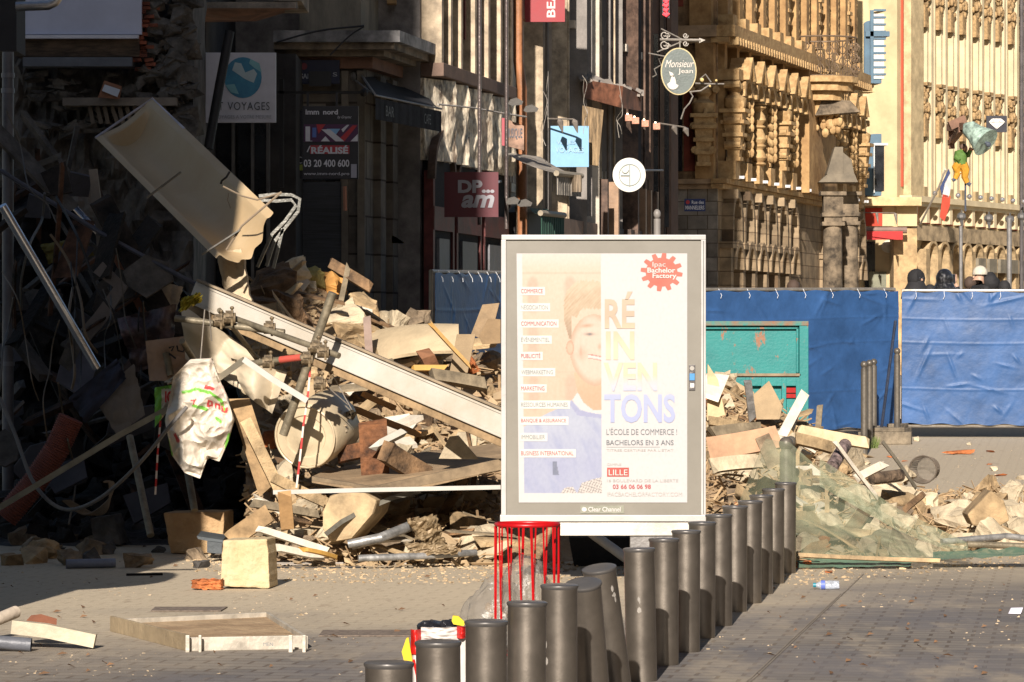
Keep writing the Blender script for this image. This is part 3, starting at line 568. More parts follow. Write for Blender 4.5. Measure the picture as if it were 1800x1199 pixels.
# folded lights / boxes by the awning, left
for (x, y, r_) in ((902, 352, .3), (922, 356, -.3), (906, 178, .2), (933, 190, .05)):
    q = MB(); q.hull([P(x+a, y+b, 49+e) for a, b in ((-13, 5), (-9, -3), (2, -6), (14, 1), (11, 7), (-8, 8)) for e in (0, .25)]); q.build('wall_floodlight', M('flood_grey', (.07, .062, .052), .6), None, 'grey wall floodlight box beside the taupe awning' if y > 300 else 'grey wall floodlight box under the red banner', 'floodlight', 'floodlights on the shop fronts')
pipe('string_cable', 'thin light string crossing between facades above the red shop sign', 'cable', [P(770, 184, 46), P(830, 190, 48), P(885, 200, 49.5), P(925, 206, 50)], .012, M('cable_pale', (.4, .37, .33), .6), 5)
# wires tangle on the row
rr = random.Random(5)
for i in range(8):
    x = rr.choice((888, 958, 965, 1028, 1090)); pts = []
    y = rr.uniform(130, 200)
    for k in range(5): pts.append((x+rr.uniform(-7, 7), y, 51+rr.uniform(-.3, .3))); y += rr.uniform(12, 30)
    cable('loose_wire', 'thin tangled wire hanging on the sunlit shop fronts', pts, .004, M('wire_pale', (.35, .31, .26), .6), group='tangled wires on the shop fronts', cat='wire')
# dark interior sliver with door posts beyond the round sign
for x, c in ((1012, 0), (1032, 1), (1068, 0), (1082, 1), (1092, 1), (1103, 0), (1116, 1)): rbox('shop_post', (brown, M('post_tan', (.32, .2, .12), .6))[c], h, x if x < 1105 else 1104, (x if x < 1105 else 1104)+2.4, .2, 4.2, .15, .5)
# neon sign
nn = signroot('neon_sign', 'small glowing red neon sign high on the dark corner', 1172, 30, 60)
q = MB(); q.hexa([P(x, y, 60+e) for e in (0, .1) for x, y in ((1164, 27), (1177, 33), (1177, -10), (1164, -15))]); q.build('case', blk, nn)
q = MB()
for k in range(5): q.tube([P(1166+k%2, -8+k*8, 59.97), P(1172, -4+k*8, 59.97), P(1175-k%2, -10+k*9, 59.97), P(1170, 0+k*6, 59.97)], .025, 5)
q.build('neon_tube', emis('neon_red', (1, .05, .06), 1.3), nn)
# Monsieur Jean sign
mj = signroot('oval_sign', 'oval slate Monsieur Jean sign with pear on scrolled iron bracket', 1193, 167, 58); DM = 58
mg = M('oval_slate', A(118, 128, 122), .5, 0, .15); disc(1193, 126, 31.5, 41.5, DM, plain('oval_rim', A(225, 205, 150)), mj, 'rim', .06, 40); disc(1193, 126, 29.5, 39.5, DM-.045, mg, mj, 'panel', .02, 40)
wl = plain('oval_white', A(245, 235, 220)); lettering('Monsieur', 1169, 106, 1220, 119, DM-.07, wl, mj, .0, .35); lettering('Jean', 1192, 121, 1218, 132, DM-.07, wl, mj, 0)
q = MB(); q.prism([P(1183+10*math.cos(t)*(1 if math.sin(t) > 0 else .55-.1*abs(math.sin(t))), 148+(10 if math.sin(t) > 0 else 15)*math.sin(t), DM-.08) for t in [2*math.pi*i/24 for i in range(24)]], (0, .004, 0)); q.build('emblem', wl, mj, 'white pear')
poly([(1176, 126), (1183, 129), (1185, 136), (1178, 133)], DM-.08, wl, mj)
irm = M('iron_grey', (.3, .27, .23), .5, .4)
pipe('bracket', None, None, [P(1160, 70, DM), P(1232, 71, DM)], .02, irm, 6, parent=mj); pipe('bracket', None, None, [P(1195, 71, DM), P(1195, 86, DM)], .014, irm, 6, parent=mj)
q = MB(); q.prism([P(x, y, DM) for x, y in ((1229, 67), (1240, 71), (1229, 76))], (0, .02, 0)); q.build('arrow_tip', irm, mj)
for cx_, cy_, r_ in ((1168, 62, 8), (1168, 79, 9), (1205, 63, 5), (1205, 77, 5), (1174, 62, 4), (1174, 79, 4)):
    q = MB(); q.tube([P(cx_+r_*(1-i/26)*math.cos(i*.42), cy_+r_*(1-i/26)*math.sin(i*.42), DM) for i in range(22)], .01, 5); q.build('scroll', irm, mj)
for a, b in (((1162, 51), (1200, 70)), ((1155, 92), (1198, 74))): pipe('bracket', None, None, [P(*a, DM), P(*b, DM)], .01, irm, 5, parent=mj)
# a second scroll bracket and star branch with bulbs right of the oval
b2 = thing('twig_light', 'curling iron branch light with round bulbs right of the oval sign', 'light', P(1245, 148, 62))
for pts in (((1222, 147), (1250, 148), (1273, 148)), ((1230, 140), (1240, 131), (1250, 145)), ((1212, 162), (1232, 160), (1250, 148)), ((1213, 162), (1218, 170), (1212, 182), (1203, 192), (1197, 210))):
    q = MB(); q.tube([P(x, y, 62) for x, y in pts], .012, 5); q.build('branch', irm, b2)
for x, y, r_ in ((1234, 141, .035), (1259, 142, .022), (1248, 152, .02)): q = MB(); q.ell(P(x, y, 61.9), (r_, r_, r_), 8, 6); q.build('bulb', plain('bulb_cream', A(255, 225, 150)), b2)
pipe('scroll_bracket', 'thin scrolled iron bracket left of the oval sign', 'bracket', [P(x, y, 59) for x, y in ((1140, 94), (1175, 101), (1158, 104), (1162, 115), (1150, 122), (1154, 132), (1147, 136))], .01, irm, 5)
# white globe lamp post among shade
lp = thing('lamp_globe_post', 'pale slim post with rounded head in the shade beside the round sign', 'lamp', P(1155, 412, 58))
pipe('post', None, None, [P(1155, 600, 58), P(1155, 385, 58)], .055, plain('post_pale', (.2, .18, .16)), parent=lp); q = MB(); q.ell(P(1155, 377, 58), (.06, .06, .08), 10, 7); q.build('head', plain('post_pale', (.2, .18, .16)), lp, smooth=True)
# second deep-shade infill behind the row end
inf = thing('shaded_passage_building', 'dark building filling the shaded gap left of the ochre stone exchange', 'building', (3.5, 78, 0))
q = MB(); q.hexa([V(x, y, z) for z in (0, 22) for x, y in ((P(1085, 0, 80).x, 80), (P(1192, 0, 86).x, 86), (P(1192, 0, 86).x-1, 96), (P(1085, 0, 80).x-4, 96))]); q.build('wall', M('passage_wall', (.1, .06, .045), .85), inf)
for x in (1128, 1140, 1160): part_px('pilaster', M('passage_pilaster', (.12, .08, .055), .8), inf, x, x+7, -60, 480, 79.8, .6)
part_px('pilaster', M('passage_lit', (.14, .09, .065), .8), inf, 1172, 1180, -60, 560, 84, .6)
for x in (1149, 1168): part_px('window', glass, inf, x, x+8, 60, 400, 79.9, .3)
# ================= stone exchange (ochre carved building) =================
ex = thing('stone_exchange', 'ornate ochre stone exchange with carved herms, hoods and arcades', 'building', (9, 96, 0))
FX = Fac((P(1262, 0, 90).x, 90), (.29, 1)); LX = FX.s(1501)
och = M('ochre_stone', A(222, 180, 122, 1.9), .85, 0, .4, 2.2, .6, c2=A(160, 118, 72, 2.0), amt=.8, bs=10)
och2 = M('ochre_carved', A(232, 196, 140, 1.9), .85, 0, .4, 5, .8, c2=A(176, 132, 80, 2.0), amt=.8, bs=14)
gst = blocks('grey_blocks', A(196, 170, 134), (.35, .3, .26), FX.d, .55, .34, scale=2)
redw = M('red_recess', (.22, .05, .03), .8)
z1b, z1t = FX.z(1265, 333), FX.z(1265, 316); z2b, z2t = FX.z(1265, 78), FX.z(1265, 48)
q = MB(); q.hexa([V(p.x, p.y, z) for z in (0, z1b) for p in (FX.pt(0, 0, 0), FX.pt(LX, 0, 0), FX.pt(LX, -9, 0), FX.pt(0, -9, 0))]); q.build('lower_wall', gst, ex)
q = MB(); q.hexa([V(p.x, p.y, z) for z in (z1b, 17) for p in (FX.pt(.1, -.12, 0), FX.pt(LX-.1, -.12, 0), FX.pt(LX-.1, -9, 0), FX.pt(.1, -9, 0))]); q.build('upper_wall', och, ex)
rr = random.Random(21)
def fxb(name, mat, a0, a1, o0, o1, z0, z1, par=None, fac=FX, bevel=0): q = MB(); fac.bx(q, a0, a1, o0, o1, z0, z1); return q.build(name, mat, par or ex, bevel=bevel)
for o, z0, z1 in ((.5, z2b+.14, z2t), (.35, z2b, z2b+.13), (.3, z1b+.12, z1t), (.2, z1b, z1b+.11)): fxb('cornice', och2, -.35, LX, -.1, o, z0, z1)
q = MB(); a = -.2
while a < LX: FX.bx(q, a, a+.13, .3, .56, z2b-.05, z2b+.13); a += .3
q.build('dentils', och2, ex)
# herm prototype: lumpy carved column
protos = []; HC = z2b-z1t-1.35
def lathe(q, prof, n=10, c=(0, 0)):
    base = len(q.v); q.v += [V(c[0]+r_*math.cos(2*math.pi*k/n), c[1]+r_*math.sin(2*math.pi*k/n), z) for z, r_ in prof for k in range(n)]; m = len(prof)
    q.f += [(base+j*n+k, base+j*n+(k+1) % n, base+(j+1)*n+(k+1) % n, base+(j+1)*n+k) for j in range(m-1) for k in range(n)]+[tuple(base+k for k in range(n-1, -1, -1)), tuple(base+(m-1)*n+k for k in range(n))]
def carved(kind, seed):
    q = MB(); r_ = random.Random(seed); H = HC
    if kind == 0:      # tapering herm: fluted shaft, bands, volutes, bust
        for a, b, w0, w1 in ((0, .62, .13, .25),):
            q.hexa([V(x, y, z) for z, w_ in ((0, w0), (H*b, w1)) for x, y in ((-w_, -w_), (w_, -w_), (w_, w_), (-w_, w_))])
        for t in (.0, .14, .3, .46, .6): w_ = .16+.14*t/.6; q.box(V(0, 0, H*t+.05), (w_*2.2, w_*2.2, .09))
        for sx in (-1, 1):
            for t in (.2, .5, .95): q.tube([V(sx*(.2+.1*t), .2, H*t), V(sx*(.2+.1*t), -.2, H*t)], .09, 8)
        lathe(q, [(H*.62, .2), (H*.68, .28), (H*.78, .3), (H*.83, .14), (H*.86, .13), (H*.9, .2), (H*.96, .19), (H, .1)], 10)
        for k in range(6): q.ell(V(r_.uniform(-.22, .22), r_.uniform(-.25, .25), H*r_.uniform(.62, .8)), (.07, .07, .13), 6, 4)
    elif kind == 1:    # candelabrum with crisp rings
        prof = []; z = 0
        while z < H-.3:
            r0 = r_.uniform(.1, .14); r1 = r_.uniform(.17, .22); h = r_.uniform(.25, .5); prof += [(z, r0), (z+.04, r1*.9), (z+.07, r1*.9), (z+.1, r0), (z+h*.45, r1), (z+h*.7, r1*.8), (z+h*.9, r0*.9)]; z += h
        prof += [(z+.05, .12), (H, .2)]; lathe(q, prof, 12)
    else:              # festoon of leaves hung on a flat strip
        q.box(V(0, .1, H/2), (.34, .12, H)); q.box(V(0, .03, H/2), (.2, .12, H*.96)); z = H*.96; k = 0
        while z > .2:
            w_ = .1+.08*abs(math.sin(k*1.3)); 
            for sx in (-1, 0, 1): q.ell(V(sx*w_, -.06-.06*(sx == 0), z-.04*abs(sx)), (.055, .08, .12), 6, 4, Matrix.Rotation(sx*.6, 3, 'Y'))
            z -= .2; k += 1
        for sx in (-1, 1): q.tube([V(sx*.16, .15, H*.93), V(sx*.16, -.15, H*.93)], .09, 8)
    return q
for i in range(3):
    o = carved(i, i+4).build('carved_herm', och2, ex, smooth=True, loc=-wloc(ex)); protos.append(o)
FXA = math.atan2(FX.d.y, FX.d.x)
def copy_part(src, loc, par, rz=0, sc=None):
    c = src.copy(); COL.objects.link(c); c.parent = par; c.location = Vector(loc)-wloc(par); c.rotation_euler = (0, 0, rz)
    if sc: c.scale = sc
    return c
sp = 1.36; nb = int(LX/sp); first = [True]*3
for i in range(nb+1):
    a = .35+i*sp; px = 900+FX.pt(a, 0, 0).x/FX.pt(a, 0, 0).y*F
    portal = 1378 < px < 1440
    if not portal:
        fxb('pilaster', och, a-.14, a+.14, -.12, .12, z1t, z2b)
        fxb('pedestal', och2, a-.26, a+.26, -.1, .42, z1t, z1t+.45); 
        p = FX.pt(a, .34, z1t+.45); k = (0, 2, 1, 2)[i % 4]
        if first[k]: first[k] = False; protos[k].location = p-wloc(ex); protos[k].rotation_euler = (0, 0, FXA)
        else: copy_part(protos[k], p, ex, FXA)
        fxb('capital', och2, a-.24, a+.24, -.1, .5, z2b-.88, z2b-.62)
    # window bay with hood
    b = a+sp/2
    if b < LX-.4 and not portal:
        f = fxb('window', glass, b-.42, b+.42, -.14, -.1, z1t+.3, z2b-1.1); fxb('mullion', och, b-.03, b+.03, -.1, -.03, z1t+.3, z2b-1.1, f)
        q = MB(); FX.ring(q, b-.3, b+.3, z2b-.95, .16, -.1, .55, 8, .25); 
        q.prism([FX.pt(a_, .1, z_) for a_, z_ in ((b-.44, z2b-.85), (b, z2b-.28), (b+.44, z2b-.85), (b+.3, z2b-.85), (b, z2b-.5), (b-.3, z2b-.85))], FX.n*.55); q.ell(FX.pt(b, .5, z2b-.78), (.09, .09, .16), 7, 5); q.build('hood', och2, ex)
        p = FX.pt(b, .25, z2b-1.55)
        q = MB()
        for _ in range(9): c = FX.pt(b+rr.uniform(-.34, .34), rr.uniform(.0, .25), z2b-1.15+rr.uniform(-.25, .25)); s = rr.uniform(.04, .08); q.ell(c, (s, s, s*1.6), 6, 4)
        q.build('garland', och2, ex)
    # upper storey
    if i % 1 == 0:
        fxb('upper_pilaster', och, a-.16, a+.16, -.12, .2, z2t, 14.5)
        p = FX.pt(a+.3, .08, z2t+.35); copy_part(protos[(1, 2, 0)[i % 3]], p, ex, FXA, (.6, .6, 1.05))
        fxb('upper_pilaster', och2, a+.5, a+.72, -.12, .12, z2t, 14.5); fxb('pedestal', och2, a-.22, a+.22, -.1, .36, z2t, z2t+.3)
        if not portal: fxb('upper_window', glass, b+.1, b+.42, -.14, -.1, z2t+.6, 13.5)
    # lower arcade
    if a < LX-.6 and not portal:
        zt = z1b-.45; zm = FX.z(1265, 425)
        q = MB(); FX.arch(q, a+.25, a+sp-.25, zm+.1, zt, .0, .02, 10, .5); q.build('arch_opening', M('arch_shadow_stone', A(150, 120, 85), .9), ex)
        q = MB(); FX.ring(q, a+.22, a+sp-.22, zt+.05, .13, 0, .28, 10, .5); FX.bx(q, a+.09, a+.22, 0, .28, zm, zt-.3); FX.bx(q, a+sp-.22, a+sp-.09, 0, .28, zm, zt-.3); q.build('arch_moulding', gst, ex)
        fxb('impost', gst, a-.2, a+.22, 0, .34, zm-.16, zm)
        fxb('pier', gst, a-.13, a+.13, 0, .28, 0, zm-.16)
        q = MB(); FX.arch(q, a+.3, a+sp-.3, 0, zm-.3, .0, .02, 8, .4); q.build('arch_opening', near_black, ex)
        q = MB(); FX.ring(q, a+.28, a+sp-.28, zm-.27, .12, 0, .34, 8, .4); q.build('arch_moulding', gst, ex)
        q = MB(); FX.bx(q, a+.1, a+.17, 0, .4, z1b-.22, z1b); q.build('console', gst, ex)
    if px > 1262:
        q = MB(); q.box(FX.pt(a+.2, .45, z1t+.06), (.16, .12, .07)); q.build('floodlight', plain('lamp_white', (.5, .5, .5)), ex)
# portal: balcony, bay and paired grey columns
pa = FX.s(1405); pb = FX.s(1432)
fxb('portal_wall', och, pa-1.1, pb+.5, -.1, .5, z1t, z2b)
zb = EYE+(600-137)/F*FX.pt(pa, 1, 0).y
q = MB(); c0 = FX.pt(pa, .6, zb)
for k, (r_, h) in enumerate(((1.0, .16), (.85, .22), (.62, .25), (.35, .4))):
    zz_ = zb-sum((.16, .22, .25, .4)[:k+1]); q.tube([V(c0.x, c0.y, zz_), V(c0.x, c0.y, zz_+h)], r_, 14)
q.build('balcony_base', och2, ex, bevel=0)
q = MB()
for k in range(15):
    t = math.pi*2*k/15; b_ = V(c0.x+.95*math.cos(t), c0.y+.95*math.sin(t), zb); q.tube([b_, b_+V(0, 0, 1.05)], .018, 4)
    for j in range(3): q.tube([b_+V(.0+.09*math.cos(u), .03*math.sin(u), .2+.3*j+.11*math.sin(u)) for u in [i*1.05 for i in range(7)]], .016, 4)
for z in (0, 1.05): q.tube([V(c0.x+.95*math.cos(2*math.pi*k/24), c0.y+.95*math.sin(2*math.pi*k/24), zb+z) for k in range(25)], .025, 5)
q.build('balcony_railing', M('railing_brown', (.2, .14, .09), .6, .4), ex)
gcol = M('grey_column_stone', A(150, 132, 108), .9, 0, .45, 3, .5)
for px_ in (1392, 1421):
    s_ = FX.s(px_); c = FX.pt(s_, 1.1, 0); zt = EYE+(600-338)/F*c.y; q = MB()
    q.tube([V(c.x, c.y, 0), V(c.x, c.y, zt-.9)], .29, 14, True, .25); q.build('column', gcol, ex, smooth=True)
    q = MB()
    for r_, z0, z1 in ((.3, zt-.9, zt-.8), (.24, zt-.8, zt-.66), (.3, zt-.66, zt-.56), (.26, zt-.56, zt-.1), (.34, zt-.1, zt)): q.box(V(c.x, c.y, (z0+z1)/2), (r_*2, r_*2, z1-z0))
    q.build('capital', gcol, ex)
s_ = FX.s(1408); c = FX.pt(s_, 1.0, 0); zt = EYE+(600-322)/F*c.y
q = MB(); q.hexa([V(c.x+a_, c.y+b_, zt+e_) for a_, b_, e_ in ((-.55, -.5, 0), (.5, -.5, 0), (.5, .5, 0), (-.55, .5, 0), (-.3, -.4, .22), (.42, -.4, .22), (.42, .4, .22), (-.3, .4, .22))]); q.hexa([V(c.x+a_, c.y+b_, zt+e_) for a_, b_, e_ in ((-.32, -.35, .22), (.12, -.35, .22), (.12, .35, .22), (-.32, .35, .22), (-.1, -.3, .95), (.12, -.3, .95), (.12, .3, .95), (-.1, .3, .95))]); q.hexa([V(c.x+a_, c.y+b_, zt+e_) for a_, b_, e_ in ((.125, -.33, .22), (.42, -.33, .22), (.42, .33, .22), (.125, .33, .22), (.125, -.28, .8), (.34, -.28, .62), (.34, .28, .62), (.125, .28, .8))]); q.build('entablature', M('lead_grey', A(140, 128, 108), .8), ex)
q = MB()
for _ in range(70): s = rr.uniform(.05, .12); q.ell(V(c.x-.25+rr.uniform(-.35, .35), c.y+rr.uniform(-.3, .3), zt+1.3+rr.uniform(0, 1.1)), (s, s, s*1.3), 7, 5)
q.build('sculpture', och2, ex, smooth=True)
q = MB(); c3 = FX.pt(FX.s(1406), 1.0, 0); z3 = EYE+(600-205)/F*c3.y
q.hull([V(c3.x+a, c3.y+b, z3+e) for a, b, e in ((-.6, -.4, 0), (.6, -.4, .1), (.6, .5, .1), (-.6, .5, 0), (-.4, -.3, .45), (.35, -.3, .4), (.3, .4, .4), (-.4, .4, .45))]); q.build('hood', gcol, ex)
# return face with street plate, in shade
RF = Fac((FX.pt(0, 0, 0)-V(1, -.29, 0).normalized()*1.25).to_tuple()[:2], (1, -.29)); LR = 1.25
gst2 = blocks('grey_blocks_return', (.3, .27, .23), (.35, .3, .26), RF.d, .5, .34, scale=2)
rf = lambda n, m_, a0, a1, o0, o1, z0, z1: fxb(n, m_, a0, a1, o0, o1, z0, z1, ex, RF)
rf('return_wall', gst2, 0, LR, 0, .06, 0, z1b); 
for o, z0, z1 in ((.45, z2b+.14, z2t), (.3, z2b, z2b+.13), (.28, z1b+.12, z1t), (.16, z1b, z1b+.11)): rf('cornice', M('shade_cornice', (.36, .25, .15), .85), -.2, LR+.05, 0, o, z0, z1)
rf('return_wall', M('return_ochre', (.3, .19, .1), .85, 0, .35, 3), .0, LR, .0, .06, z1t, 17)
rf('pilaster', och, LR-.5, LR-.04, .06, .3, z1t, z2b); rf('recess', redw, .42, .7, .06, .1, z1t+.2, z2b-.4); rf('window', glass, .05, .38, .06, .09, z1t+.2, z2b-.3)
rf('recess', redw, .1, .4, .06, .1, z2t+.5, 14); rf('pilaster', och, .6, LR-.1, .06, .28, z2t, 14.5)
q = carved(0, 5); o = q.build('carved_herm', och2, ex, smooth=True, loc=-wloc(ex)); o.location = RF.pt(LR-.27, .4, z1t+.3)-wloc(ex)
pl = signroot('street_plate', 'blue street plate reading Rue des Manneliers on shaded stone', 1220, 373, 89.5)
def plf(px, py, e): return P(px, py, 89.2)+V(0, -e, 0)
q = MB(); q.prism([P(x, y, 89.2) for x, y in ((1203, 350), (1240, 350), (1240, 372), (1203, 372))], (0, .05, 0)); q.build('plate', plain('plate_navy', (.015, .03, .12)), pl)
lettering('Rue des', 1216, 353, 1237, 359, 89.19, plain('plate_white', (.75, .75, .8)), pl, .01); lettering('MANNELIERS', 1205, 362, 1238, 369, 89.19, plain('plate_white', (.75, .75, .8)), pl, .01)
disc(1209, 356, 3.5, 3.5, 89.19, redp, pl, 'emblem')
# ================= infill with blue windows =================
iw = thing('yellow_infill_house', 'pale yellow house with blue framed arched windows beside the exchange', 'house', (11, 112, 0)); DI = 112.0
yel = M('yellow_render', A(242, 217, 168), .8, 0, .12, 1.2, .15)
part_px('wall', yel, iw, 1500, 1600, -300, 660, DI, 2)
blu = M('blue_paint', (.07, .13, .18), .6, 0, .15)
IF = Fac((P(1500, 0, DI).x, DI), (1, 0)); ix = lambda x: (x-1500)/F*DI; izz = lambda y: EYE-(y-600)/F*DI
for y0, y1, rail in ((148, 18, 1), (345, 218, 0)):
    q = MB(); IF.arch(q, ix(1518), ix(1567), izz(y0), izz(y1), .02, .2, 10, -.75); f = q.build('window_frame', blu, iw)
    q = MB(); yt = y1+8 if rail else y1+38; IF.bx(q, ix(1534), ix(1560), .2, .24, izz(y0-8), izz(yt)); q.build('pane', glass if not rail else M('white_blind', A(250, 245, 235), .6, 0, .05), f)
    q = MB()
    for k in range(10 if rail else 0): yy = y0-14-k*12.5; IF.bx(q, ix(1534.3), ix(1559.7), .245, .27, izz(yy), izz(yy-3.6))
    if rail: IF.bx(q, ix(1520), ix(1562), .2, .33, izz(66), izz(57)); IF.bx(q, ix(1528), ix(1534), .2, .33, izz(148), izz(20)); q.build('slats', blu, f)
    else: IF.bx(q, ix(1534), ix(1536), .24, .3, izz(340), izz(256)); IF.bx(q, ix(1534), ix(1560), .24, .3, izz(257), izz(253)); q.build('sash', plain('sash_white', A(235, 235, 230)), f)
part_px('string_course', M('yellow_string', A(250, 222, 165), .8), iw, 1512, 1564, 158, 162, DI-.1, .1)
part_px('cornice', M('yellow_string', A(250, 222, 165), .8), iw, 1520, 1620, 347, 362, DI-.9, .8); part_px('cornice', yel, iw, 1520, 1612, 362, 398, DI-.4, .4)
part_px('red_panel', plain('red_panel', A(214, 70, 40), .7), iw, 1521, 1551, 366, 398, DI-.44, .05)
part_px('stone_pier', M('pale_pier', A(228, 192, 140), .85, 0, .25, 3), iw, 1571, 1612, 402, 660, DI-1.5, 1.4)
part_px('shop_window', glass, iw, 1520, 1570, 425, 560, DI-.1, .1); part_px('shop_counter', M('green_counter', A(150, 150, 125), .6), iw, 1528, 1558, 478, 540, DI-.3, .2)
q = MB(); q.ell(P(1562, 434, DI-.3), (.22, .1, .2), 10, 6); q.build('shop_light', plain('shop_light_white', A(250, 240, 220)), iw)
ra = thing('red_awning', 'small rolled bright red awning under the yellow house cornice', 'awning', P(1555, 424, 110))
q = MB(); q.hexa([P(x, y, D) for y in (422, 407) for x, D in ((1521, 109.6), (1587, 109.6), (1587, 111), (1521, 111))]); q.build('valance', plain('awning_red', A(205, 30, 25), .6), ra)
q = MB(); q.tube([P(1518, 405, 110), P(1594, 405, 110)], .1, 8); q.build('roller', M('roller_brown', (.2, .13, .1), .6), ra)
spot('spot_lamp', 'pair of grey lamps on a long arm above the red awning', 1500, 374, 1573, 375, 108, ln=20)
# ================= yellow pilastered building =================
yb = thing('yellow_pilastered_building', 'tall sunlit yellow building with garland pilasters and arcade', 'building', (13, 116, 0))
HX = Fac((P(1588, 0, 112).x, 112), (.54, 1)); LH = HX.s(1900)
q = MB(); q.hexa([V(p.x, p.y, z) for z in (0, 20) for p in (HX.pt(-.5, 0, 0), HX.pt(LH, 0, 0), HX.pt(LH, -6, 0), HX.pt(-.5, -3, 0))]); q.build('wall', yel, yb)
hb_ = lambda n, m_, a0, a1, o0, o1, z0, z1, bevel=0: fxb(n, m_, a0, a1, o0, o1, z0, z1, yb, HX, bevel)
hz = lambda px, py: HX.z(px, py)
yel2 = M('yellow_pilaster', A(246, 226, 184), .75, 0, .1, 2, .1); gar = M('garland_stone', A(205, 170, 120), .85, 0, .35, 6, .6)
hb_('red_stripe', plain('red_stripe', A(222, 96, 66), .7), -.2, -.12, 0, .06, hz(1600, 330), 20)
hb_('corner_pier', M('pier_pale', A(240, 214, 165), .8, 0, .2), 0, HX.s(1610), 0, .25, hz(1600, 345), 20)
zc = hz(1615, 349); zg = hz(1617, 152); zg2 = hz(1617, -40)
px = 1612; i = 0; gp = []
for k in range(2):
    q = MB(); w_ = .16
    for _ in range(26):
        t = rr.random(); s = rr.uniform(.05, .1); q.ell(V(rr.uniform(-w_, w_), -rr.uniform(.02, .2), -t*1.0), (s, s, s*1.5), 6, 4)
    q.box((0, -.08, -1.25), (.3, .2, .6)); q.box((0, -.12, .06), (.36, .28, .1)); o = q.build('garland', gar, yb, loc=-wloc(yb)); gp.append(o)
used = [0, 0]
ang = math.atan2(HX.d.y, HX.d.x)
while px < 1890:
    a = HX.s(px)
    hb_('pilaster', yel2, a+.42, a+.52, 0, .16, zc, 20); hb_('pilaster', yel2, a+.62, a+.8, 0, .22, zc, 20); hb_('pilaster', yel2, a-.02, a+.06, 0, .12, zc, 20)
    for k, z in enumerate((zg, zg2)):
        p = HX.pt(a+.24, .05, z)
        if not used[k]: used[k] = 1; gp[k].location = p-wloc(yb); gp[k].rotation_euler = (0, 0, ang)
        else: copy_part(gp[(i+k) % 2], p, yb, ang)
    if i < 12: hb_('pilaster_foot', M('foot_stone', A(200, 175, 130), .85), a+.1, a+.36, 0, .2, zc, zc+.35)
    a += .98+(.18 if i % 3 == 0 else 0); px = 900+HX.pt(a, 0, 0).x/HX.pt(a, 0, 0).y*F; i += 1
for o, y0, y1 in ((.4, 357, 347), (.28, 364, 357)): hb_('cornice', yel2, -.3, LH, 0, o, hz(1615, y0), hz(1615, y1))
zk0, zk1 = hz(1615, 398), hz(1615, 364)
hb_('stone_band', M('stone_band', A(205, 180, 142), .85, 0, .3, 3), 0, LH, 0, .3, hz(1615, 424), zk0)
a = .3; i = 0
while a < LH:
    hb_('console', yel2, a, a+.22, 0, .26, zk0+.1, zk1); hb_('red_panel', plain('red_panel', A(214, 70, 40), .7), a+.3, a+.75, .0, .06, zk0+.08, zk1)
    q = MB(); q.ell(HX.pt(a+.5, .7, hz(1615, 342)), (.08, .08, .08), 8, 6); q.build('floodlight', steel, yb, smooth=True)
    a += .95; i += 1
a = HX.s(1612); ar = M('arcade_stone', A(214, 184, 138), .85, 0, .3, 3, .5); ard = M('arcade_inner', A(205, 165, 115), .9, 0, .3, 3)
zt = hz(1615, 424); i = 0
while a < LH-.5:
    hb_('pier', ar, a, a+.3, 0, .3, 0, zt-.25)
    q = MB(); HX.arch(q, a+.32, a+.94, 0, zt-.08, 0, .03, 8); q.build('arch_opening', ard, yb); q = MB(); HX.ring(q, a+.31, a+.95, zt-.06, .1, 0, .3, 8); q.build('arch_moulding', ar, yb)
    if i > 3: hb_('notice_box', M('notice_grey', A(150, 140, 120), .6), a+.3, a+.95, .1, .4, hz(1615, 475), hz(1615, 450))
    a += .96; i += 1
# downpipe
pipe('black_downpipe', 'thin dark downpipe running down the yellow building', 'pipe', [HX.pt(HX.s(1773), .45, 2), HX.pt(HX.s(1773), .45, 20)], .07, M('dark_pipe', (.09, .08, .08), .5, .2), 8)
# bell on wooden bracket
bl = thing('bronze_bell', 'green bronze bell tilted on a brown bracket above the figure', 'bell', P(1715, 215, 106))
verd = M('verdigris', A(180, 205, 190, 1.3), .6, 0, .4, 5, .3); ax0 = P(1700, 223, 106); ax1 = P(1733, 251, 105.6); dd = (ax1-ax0).normalized()
q = MB(); q.tube([ax0-dd*.12, ax0, ax0+dd*.08, ax0+dd*.3, ax0+dd*.5, ax1-dd*.05, ax1], [.05, .17, .24, .27, .33, .42, .45], 20); q.build('bell_body', verd, bl, smooth=True)
q = MB(); q.tube([ax1-dd*.05, ax1+dd*.12], .05, 8); q.ell(ax1+dd*.1, (.08, .08, .08), 8, 6); q.build('clapper', inkd, bl)
bw = M('bracket_wood', (.2, .11, .07), .8); q = MB(); q.bar(P(1670, 225, 108.5), P(1700, 222, 106), .2, .2); q.bar(P(1672, 250, 108.5), P(1690, 228, 106.6), .16, .16); q.bar(P(1672, 218, 108.5), P(1673, 262, 108.5), .16, .16); q.box(P(1683, 216, 106.8), (.5, .3, .25), Matrix.Rotation(-.4, 3, 'Y')); q.build('bracket', bw, bl)
ds = signroot('diamond_sign', 'black square sign with white diamond shape beside the bell', 1752, 234, 106)
part_px('panel', blk, ds, 1734, 1770, 204, 233, 106, .08); dw = plain('diamond_white', A(250, 245, 235))
poly([(1744, 209), (1760, 209), (1767, 215), (1752, 228), (1738, 215)], 105.96, dw, ds)
q = MB()
for a_, b_ in (((1738, 215), (1767, 215)), ((1745, 215), (1752, 227)), ((1759, 215), (1752, 227)), ((1744, 209), (1748, 215)), ((1760, 209), (1756, 215))): q.bar(P(*a_, 105.94), P(*b_, 105.94), .007, .006)
q.build('emblem', plain('facet_grey', A(170, 165, 160)), ds)
